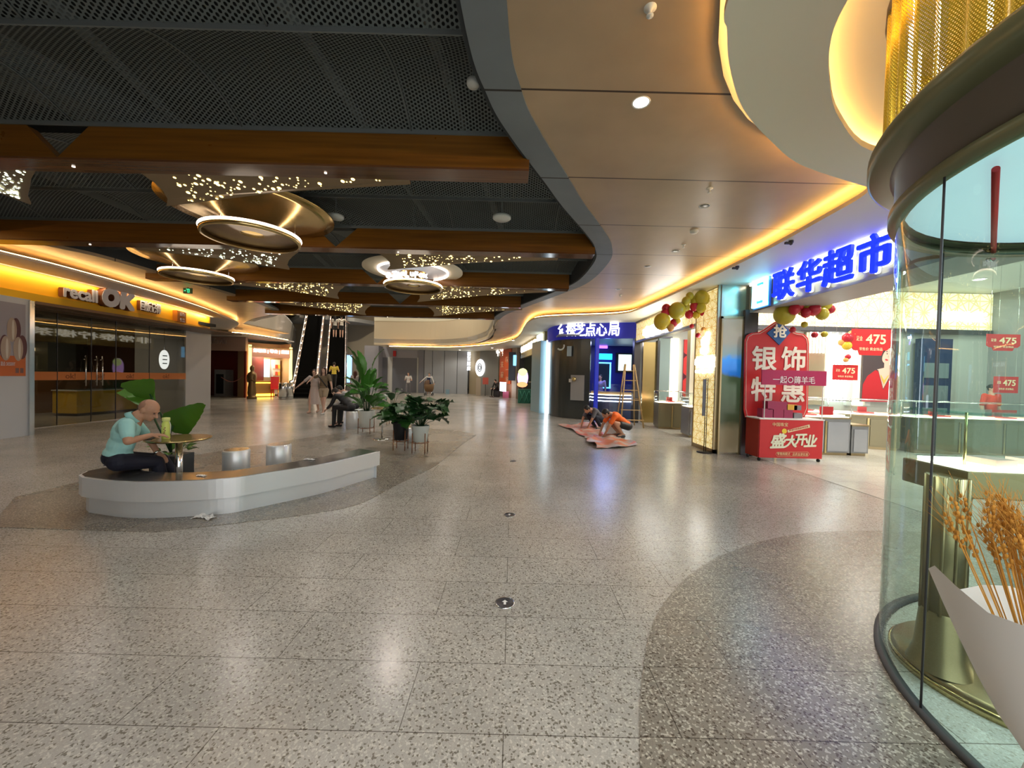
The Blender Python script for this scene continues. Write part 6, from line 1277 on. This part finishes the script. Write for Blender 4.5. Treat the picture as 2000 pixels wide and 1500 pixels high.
def person(label, J, S=1.0, top=None, bottom=None, hair=M_hair, hairstyle='short', sleeve=.55, legs='trousers', skin=M_skin, shoes=M_dgrey, vox=.009, extra=None, eyes=False, curl=.5, palm=(None, None), bulk=1.0):
    base = Vector((J['hip'].x, J['hip'].y, J.get('z0', 0))); t = thing('person', label, 'person', base)
    s = S; b = MB(); f = J['face']; up = J.get('headup', Vector((0, 0, 1)))
    M, r_, u_ = head(b, J['head'], f, up, s); fn = Vector(f).normalized()
    cap(b, J['head']-u_*.05*s-fn*.02*s, .052*s, J['neck'], .058*s)
    ch, hp = J['chest'], J['hip']; sl, sr = J['shL'], J['shR']; ax = (sr-sl).normalized(); tu = (ch-hp).normalized(); fw = tu.cross(ax) if tu.cross(ax).length > .1 else fn; fw.normalize()
    TM = Matrix((ax, fw, ax.cross(fw))).transposed()
    k = bulk
    b.ball(ch, (.145*s*k, .095*s*k, .15*s), 18, M=TM); b.ball(ch.lerp(hp, .5), (.125*s*k, .09*s*k, .15*s), 18, M=TM); b.ball(hp, (.14*s*k, .10*s*k, .11*s), 18, M=TM); cap(b, ch, .1*s, J['neck'], .055*s)
    for q in 'LR':
        sh_, el, wr = J['sh'+q], J['el'+q], J['wr'+q]; cap(b, sh_, .048*s, el, .037*s); cap(b, el, .037*s, wr, .025*s); cap(b, ch.lerp(sh_, .35), .07*s, sh_, .05*s)
        d = J.get('hd'+q, wr-el); n_ = J.get('pn'+q, Vector((0, 0, -1)) if abs(Vector(d).normalized().z) < .8 else fw*-1); hand(b, wr, Vector(d), Vector(n_), s, curl, 1 if q == 'R' else -1)
        hh_, kn, an, to = J['hp'+q], J['kn'+q], J['an'+q], J['to'+q]; cap(b, hh_, .078*s*k, kn, .052*s); cap(b, kn, .052*s, kn.lerp(an, .35), .052*s); cap(b, kn.lerp(an, .35), .052*s, an, .032*s); cap(b, an, .034*s, to, .026*s); b.ball(an-(to-an)*.25-Vector((0, 0, .01)), .03*s, 10)
    baked(b, 'body', skin, t, vox)
    if top:
        m = MB(); e = .014*s
        m.ball(ch, (.155*s*k, .105*s*k, .155*s), 18, M=TM); m.ball(ch.lerp(hp, .5), (.140*s*k, .103*s*k, .16*s), 18, M=TM); m.ball(ch.lerp(hp, .86), (.148*s*k, .112*s*k, .10*s), 18, M=TM); cap(m, ch, .105*s, J['neck'].lerp(ch, .28), .066*s)
        for q in 'LR':
            sh_, el, wr = J['sh'+q], J['el'+q], J['wr'+q]; cap(m, ch.lerp(sh_, .35), .082*s, sh_, .064*s)
            if sleeve <= 1: cap(m, sh_, .062*s, sh_.lerp(el, sleeve), .056*s)
            else: cap(m, sh_, .060*s, el, .048*s); cap(m, el, .048*s, el.lerp(wr, sleeve-1), .036*s)
        baked(m, 'shirt', top, t, vox)
    if bottom:
        m = MB(); m.ball(hp, (.152*s*k, .112*s*k, .11*s), 18, M=TM)
        if legs in ('skirt', 'dress'):
            L_ = J.get('hem', .45); prof = []; zb = hp.z-L_
            m2 = MB(); n = 28; rows = 8
            for j in range(rows+1):
                g = j/rows; z = hp.z+.10*s-(L_+.10*s)*g; rr = (.12+(.10 if legs == 'skirt' else .09)*g)*s
                for i in range(n): a = 2*pi*i/n; w2 = 1+.05*g*sin(a*7); m2.v.append(tuple(Vector((hp.x, hp.y, z))+Vector((ax.x, ax.y, 0))*(rr*1.15*w2*cos(a))+Vector((-ax.y, ax.x, 0))*(rr*.85*w2*sin(a))))
            fs = [(j*n+i, j*n+(i+1) % n, (j+1)*n+(i+1) % n, (j+1)*n+i) for j in range(rows) for i in range(n)]; m2.f = [list(q) for q in fs]; m2.m = [0]*len(fs); m2.sm = [True]*len(fs)
            m2.build('skirt', bottom, t)
        else:
            for q in 'LR':
                hh_, kn, an = J['hp'+q], J['kn'+q], J['an'+q]
                if legs == 'shorts': cap(m, hh_, .095*s*k, hh_.lerp(kn, .55), .088*s)
                else: cap(m, hh_, .092*s*k, kn, .066*s); cap(m, kn, .066*s, an, .048*s)
            baked(m, legs, bottom, t, vox)
    if shoes:
        for q in 'LR':
            an, to = J['an'+q], J['to'+q]; m = MB(); d = (to-an); d.z = 0; d.normalize(); a_ = an-d*.04*s; a_.z = an.z-.035*s; b_2 = to.copy(); b_2.z = to.z-.005
            cap(m, a_, .036*s, b_2, .033*s); cap(m, an-Vector((0, 0, .02*s)), .040*s, a_.lerp(b_2, .5), .036*s); baked(m, 'shoe', shoes, t, .010, 2)
    if hair:
        m = MB(); hc = J['head']
        if hairstyle == 'shaven': m.ball(hc+u_*.017*s-fn*.014*s, (.0735*s, .088*s, .086*s), 20, M=M)
        else:
            m.ball(hc+u_*.028*s-fn*.018*s, (.082*s, .095*s, .090*s), 20, M=M)
            if hairstyle == 'short': m.ball(hc-u_*.02*s-fn*.05*s, (.068*s, .05*s, .06*s), 14, M=M)
            if hairstyle == 'bob': m.ball(hc-u_*.03*s-fn*.03*s, (.088*s, .075*s, .10*s), 16, M=M)
            if hairstyle == 'long':
                cap(m, hc-fn*.05*s, .075*s, hc-fn*.075*s-Vector((0, 0, .30*s)), .06*s)
                for q in (-1, 1): cap(m, hc+r_*.07*s*q-fn*.01*s, .03*s, hc+r_*.09*s*q+fn*.02*s-Vector((0, 0, .28*s)), .028*s)
            if hairstyle == 'bun': m.ball(hc-fn*.09*s+u_*.03*s, .045*s, 14); m.ball(hc-u_*.02*s-fn*.045*s, (.07*s, .05*s, .06*s), 14, M=M)
            if hairstyle == 'pony': cap(m, hc-fn*.10*s, .03*s, hc-fn*.12*s-Vector((0, 0, .22*s)), .018*s)
        baked(m, 'hair', hair, t, .009)
    if eyes:
        m = MB()
        for q in (-1, 1): m.ball(J['head']+r_*q*.031*s+fn*.083*s+u_*.004*s, (.013*s, .006*s, .005*s), 8, M=M)
        m.build('eyes', M_hair, t)
    if extra: extra(t, J, s)
    return t
def stand(x, y, yaw, h, z=0, stride=0.0, arms=(None, None), lean=0, head_yaw=0, look=-.05):
    """joints of an upright person; yaw is the facing angle (0 = away from the camera), arms are (elbow, wrist) offsets from the shoulder in body axes"""
    R = Matrix.Rotation(yaw, 3, 'Z'); k = h
    def P3(a, b, c): return Vector((x, y, z))+R @ Vector((a*k, b*k+lean*c*k, c*k))
    J = dict(hip=P3(0, 0, .53), chest=P3(0, .005, .735), neck=P3(0, 0, .845), head=P3(0, .012, .925), face=R @ (Matrix.Rotation(head_yaw, 3, 'Z') @ Vector((0, 1, look))), z0=z)
    for q, sx in (('L', -1), ('R', 1)):
        st = stride*(1 if q == 'R' else -1); J['sh'+q] = P3(sx*.105, 0, .81); am = arms[0 if q == 'L' else 1]
        if am: J['el'+q] = J['sh'+q]+R @ (Vector(am[0])*k); J['wr'+q] = J['el'+q]+R @ (Vector(am[1])*k)
        else: J['el'+q] = P3(sx*.135, -.01-st*.25, .635); J['wr'+q] = P3(sx*.145, .035-st*.35, .49)
        J['hp'+q] = P3(sx*.05, 0, .51); J['kn'+q] = P3(sx*.05, .02+st*.5, .285+abs(st)*.03); J['an'+q] = P3(sx*.05, st*1.0-.01, .045+max(0, -st)*.12); J['to'+q] = P3(sx*.055, st*1.0+.075, .022+max(0, -st)*.03)
    return J
def cm(name, c, r=.7): return mat(name, c, r)
# -- seated man
def A3(px, py, Y): return aty(px, py, Y)
J = dict(hip=A3(228, 893, 3.90), chest=A3(246, 842, 3.90), neck=A3(270, 812, 3.94), head=A3(291, 800, 3.98), face=Vector((1, .12, -.62)), headup=Vector((.5, .05, .85)), z0=.37,
         shR=A3(247, 829, 3.72), shL=A3(262, 826, 4.12), elR=A3(250, 862, 3.66), wrR=A3(295, 850, 3.95), hdR=Vector((.55, .5, -.02)), pnR=Vector((0, .2, -1)),
         elL=A3(292, 858, 4.28), wrL=A3(308, 885, 4.22), hdL=Vector((.8, .05, -.6)), pnL=Vector((-.5, .0, -.8)),
         hpR=A3(232, 902, 3.83), hpL=A3(236, 898, 4.02), knR=A3(306, 902, 4.14), knL=A3(316, 897, 4.36), anR=Vector((-3.73, 4.20, .05)), anL=Vector((-3.72, 4.42, .05)), toR=Vector((-3.60, 4.24, .028)), toL=Vector((-3.59, 4.46, .028)))
def man_extra(t, J, s):
    MB().lathe([(.030, -.012), (.033, -.012), (.033, .012), (.030, .012)], (0, 0, 0), 20)
    w0 = J['wrL']; d = (J['wrL']-J['elL']).normalized(); m = MB(); m.cyl(w0-d*.012, w0+d*.006, .031, n=20); m.ball(w0+Vector((.0, -.03, .01)), (.016, .008, .016), 12); m.build('wristwatch', M_chrome, t)
    q = A3(207, 898, 3.80); m = MB().ball(q, (.018, .018, .02), 12); m.build('key_fob', mat('fob_blue', (.03, .06, .30), .4), t); m = MB().cyl(q-Vector((.0, 0, .01)), q-Vector((.02, 0, .06)), .006, n=6).cyl(q+Vector((.012, 0, -.01)), q+Vector((.012, 0, -.05)), .006, n=6); m.build('keys', M_chrome, t)
    c = J['neck']; m = MB(); ax_ = (J['head']-J['neck']).normalized(); u2 = ax_.orthogonal().normalized(); v2 = ax_.cross(u2); n = 20
    for k_, (r, h) in enumerate(((.086, -.062), (.068, -.012))):
        for i in range(n+1): a = 2*pi*i/n; m.v.append(tuple(c+ax_*h+u2*r*cos(a)+v2*r*sin(a)))
    fs = [(i, i+1, n+1+i+1, n+1+i) for i in range(n)]; m.f = [list(q_) for q_ in fs]; m.m = [0]*n; m.sm = [True]*n; o = m.build('collar', mat('collar_aqua', (.28, .58, .58), .7), t); sd = o.modifiers.new('th', 'SOLIDIFY'); sd.thickness = .005
person('balding person in a pale aqua polo shirt sitting on the curved metal bench', J, .98, cm('polo_aqua', (.36, .68, .66)), cm('trousers_navy', (.008, .009, .022)), M_hair if 0 else mat('hair_stubble', (.34, .18, .12), .6), 'shaven', .62, 'trousers', M_skin, M_black, vox=.0065, extra=man_extra, eyes=True, bulk=1.05)
# -- walking pair
p = W_(613, 806); PY = p.y
J = stand(p.x, PY, pi, 1.56, stride=.10, arms=(((-.04, .0, -.17), (-.02, .06, -.15)), ((.13, .03, -.12), (.11, .05, -.11))), head_yaw=.3); J['hem'] = .52
person('person in a long white dress walking arm in arm, left one of the pair', J, 1.56/1.72, cm('dress_white', (.58, .50, .47)), cm('dress_white', (.58, .50, .47)), M_hairb, 'bob', .7, 'dress', M_skin2, M_skin2, vox=.011)
p = W_(633, 808); J = stand(p.x, p.y-.05, pi, 1.64, stride=-.12, arms=(((-.06, .02, -.17), (-.05, .06, -.14)), ((.13, .02, -.06), (.04, .05, -.06))))
person('person with long dark hair in olive top and beige shorts, walking arm in arm', J, 1.64/1.72, cm('top_olive', (.20, .15, .09)), cm('shorts_beige', (.42, .34, .24)), M_hairb, 'long', .6, 'shorts', M_skin2, M_white, vox=.011, extra=lambda t, J, s: MB().tube([J['shR']+Vector((0, -.1, .03)), J['chest']+Vector((0, -.13, -.05)), J['hip']+Vector((.17, -.12, .06))], .02, 6).build('bag_strap', M_black, t))
# -- escalator riders
def on_esc(s_, r, h, lab, top, bot, style, hair=M_hair, legs='trousers', yaw=None, arms=(None, None), sleeve=.6, shoes=M_dgrey, skin=M_skin2):
    q = EP(s_, r, 0); i = int((s_-.2)/(EL-1.2)*26); z = LZ*(i+1)/26; J = stand(q.x, q.y, atan2(-ed.x, ed.y) if yaw is None else yaw, h, z=z, arms=arms); J['hem'] = .45
    return person(lab, J, h/1.72, top, bot, hair, style, sleeve, legs, skin, shoes, vox=.013)
on_esc(.75, .72, 1.62, 'person in a yellow shirt and black trousers stepping onto the right escalator', cm('shirt_yellow', (.75, .58, .08)), M_black, 'bun', arms=(((-.05, .03, -.16), (.03, .12, .02)), ((.05, .03, -.16), (-.0, .12, .04))))
on_esc(5.95, .62, 1.58, 'person with long hair in a white top, left one of two escalator riders', cm('top_white', (.62, .58, .52)), M_black, 'long', legs='shorts')
on_esc(5.95, 1.05, 1.64, 'person in a loose white shirt and black shorts, right one of two escalator riders', cm('shirt_cream', (.72, .66, .58)), M_black, 'short', legs='shorts', arms=(None, ((.10, .05, -.08), (.08, .10, -.02))))
# -- people at the back
p = W_(797, 772); J = stand(p.x, p.y, pi-.15, 1.6, stride=.11, arms=(((-.05, .0, -.16), (.06, .1, .02)), ((.05, .0, -.16), (-.06, .1, .02)))); person('person in a white tee and grey trousers walking far off by the shutters', J, .93, cm('tee_white', (.68, .66, .66)), cm('trousers_grey', (.20, .20, .22)), M_hairb, 'bob', .6, 'trousers', M_skin2, M_white, vox=.014)
p = W_(843, 771); J = stand(p.x, 27.2, pi+.2, 1.6, stride=.08, arms=(((-.06, .02, -.16), (-.04, .08, -.12)), ((.12, .06, -.10), (.13, .06, -.12)))); J['hem'] = .42; person('person in a white shirt and navy apron dress pushing the stroller', J, .93, cm('shirt_white', (.70, .70, .70)), cm('apron_navy', (.02, .035, .10)), M_hair, 'pony', 1.7, 'skirt', M_skin2, M_white, vox=.014, extra=lambda t, J, s: MB().box(J['chest']+Vector((0, -.115, -.1)), (.24, .03, .34)).build('apron_bib', cm('apron_navy', (.02, .035, .10)), t))
p = aty(693, 770, 20.0); J = stand(p.x, 20.0, .2, 1.58); person('person with long auburn hair in a white blouse behind the tall plant', J, .92, cm('blouse_white', (.62, .58, .60)), cm('skirt_white', (.5, .45, .42)), mat('hair_auburn', (.10, .03, .02), .5), 'long', .7, 'trousers', M_skin2, M_white, vox=.014)
p = aty(709, 770, 19.4); J = stand(p.x, 19.4, -.2, 1.66); person('person in a dark green top behind the tall plant', J, .96, cm('top_green', (.02, .06, .05)), M_black, M_hair, 'short', 1.5, 'trousers', M_skin2, M_black, vox=.014)
# bent seated pair on the wide drum seat
def seated(x, y, yaw, z, lab, top, bot, bend, S=.95, hair=M_hair, style='short', sleeve=1.8, skin=M_skin2, arms_down=True, vox=.011, shoes=M_black, legs='trousers', seat=.45):
    R = Matrix.Rotation(yaw, 3, 'Z')
    def Q(a, b, c): return Vector((x, y, z))+R @ Vector((a*S, b*S, c*S))
    hz = seat/S+.10; cb, sb = cos(bend), sin(bend)
    def T(u, a=0, fwd=0): return Q(a, .0+sb*u+fwd*cb, hz+cb*u-fwd*sb)
    J = dict(hip=Q(0, 0, hz), chest=T(.36), neck=T(.54), head=T(.66, 0, .05), face=R @ Vector((0, cos(bend*.8), -sin(bend*.8)-.1)), headup=R @ Vector((0, sin(bend*.8), cos(bend*.8))), z0=z)
    for q, sx in (('L', -1), ('R', 1)):
        J['sh'+q] = T(.48, sx*.18); J['hp'+q] = Q(sx*.09, .03, hz-.02); J['kn'+q] = Q(sx*.12, .44, hz+.0 if seat > .3 else hz+.30); J['an'+q] = Q(sx*.12, .46 if seat > .3 else .18, .07); J['to'+q] = Q(sx*.13, .60 if seat > .3 else .32, .035)
        J['el'+q] = J['sh'+q]+R @ Vector((sx*.03, .12, -.26))*S; J['wr'+q] = J['el'+q]+R @ Vector((-sx*.05, .18, -.12 if arms_down else .0))*S
    return person(lab, J, S, top, bot, hair, style, sleeve, legs, skin, shoes, vox=vox)
p = atz(690, 838, 0)+Vector((-.05, .25, 0)); seated(p.x-.10, p.y-.05, radians(75), 0, 'person in black bent forward on the wide drum seat beside the tallest plant', M_black, M_black, .85, seat=.45, hair=M_hair)
seated(p.x-.28, p.y+.75, radians(100), 0, 'person in pale grey bent over behind the one dressed in black', cm('top_pale_grey', (.50, .50, .50)), cm('trousers_dark', (.03, .03, .035)), .75, seat=.45); stool(p.x-.28, p.y+.75, .2, .44, 'drum seat under the bent figure in pale grey')
# crouching workers
def crouch(fx, fy, yaw, lab, top, bot, S, Jm, style='short', legs='trousers', skin=M_skin, sleeve=.7, shoes=M_dgrey):
    R = Matrix.Rotation(yaw, 3, 'Z')
    def Q(v): return Vector((fx, fy, 0))+R @ Vector(v)*S
    J = {k_: Q(v) for k_, v in Jm.items() if k_ not in ('face', 'headup')}; J['face'] = R @ Vector(Jm['face']); J['headup'] = R @ Vector(Jm['headup']); J['z0'] = 0
    return person(lab, J, S, top, bot, M_hair, style, sleeve, legs, skin, shoes, vox=.009)
CJ = dict(hip=(0, -.20, .27), chest=(0, .10, .50), neck=(0, .27, .565), head=(0, .39, .575), face=(0, .75, -.65), headup=(0, .65, .75),
          shL=(-.18, .22, .53), shR=(.18, .22, .53), elL=(-.20, .36, .30), elR=(.20, .36, .30), wrL=(-.14, .44, .09), wrR=(.14, .46, .09),
          hpL=(-.09, -.17, .26), hpR=(.09, -.17, .26), knL=(-.16, .20, .36), knR=(.16, .20, .36), anL=(-.13, -.02, .07), anR=(.13, -.02, .07), toL=(-.15, .13, .03), toR=(.15, .13, .03))
p = W_(1212, 853); crouch(p.x-.02, p.y, radians(98), 'crouching person in a bright orange shirt flattening the plastic sheet', cm('shirt_orange', (.90, .16, .02)), M_black, 1.02, CJ, legs='shorts')
p = W_(1166, 838); crouch(p.x+.02, p.y+.1, radians(118), 'crouching person in a grey shirt by the dark bakery wall', cm('shirt_grey', (.10, .10, .12)), cm('trousers_navy2', (.015, .018, .035)), 1.0, CJ)
# staff seen in the shops
p = aty(1937, 752, 9.7); J = stand(p.x, 9.7, pi, 1.58); person('person in a bright red top behind the far counter, seen through the kiosk glass', J, .92, cm('uniform_red', (.75, .06, .03)), M_black, M_hair, 'bun', .8, 'trousers', M_skin2, M_black, vox=.014)
p = aty(1173, 722, 16.0); J = stand(p.x, 16.0, pi-.5, 1.66); person('person in a lilac shirt inside the blue bakery', J, .96, cm('shirt_lilac', (.35, .30, .60)), M_black, M_hair, 'short', .8, 'trousers', M_skin2, M_black, vox=.014)
p = aty(971, 757, 27.0); stool(p.x, 27.3, .2, .45, 'small dark seat at the back beside the glowing screen', m_=M_dgrey); seated(p.x, 27.3, 2.4, 0, 'person in black sitting at the back beside the glowing screen', M_black, M_black, .3, vox=.014)
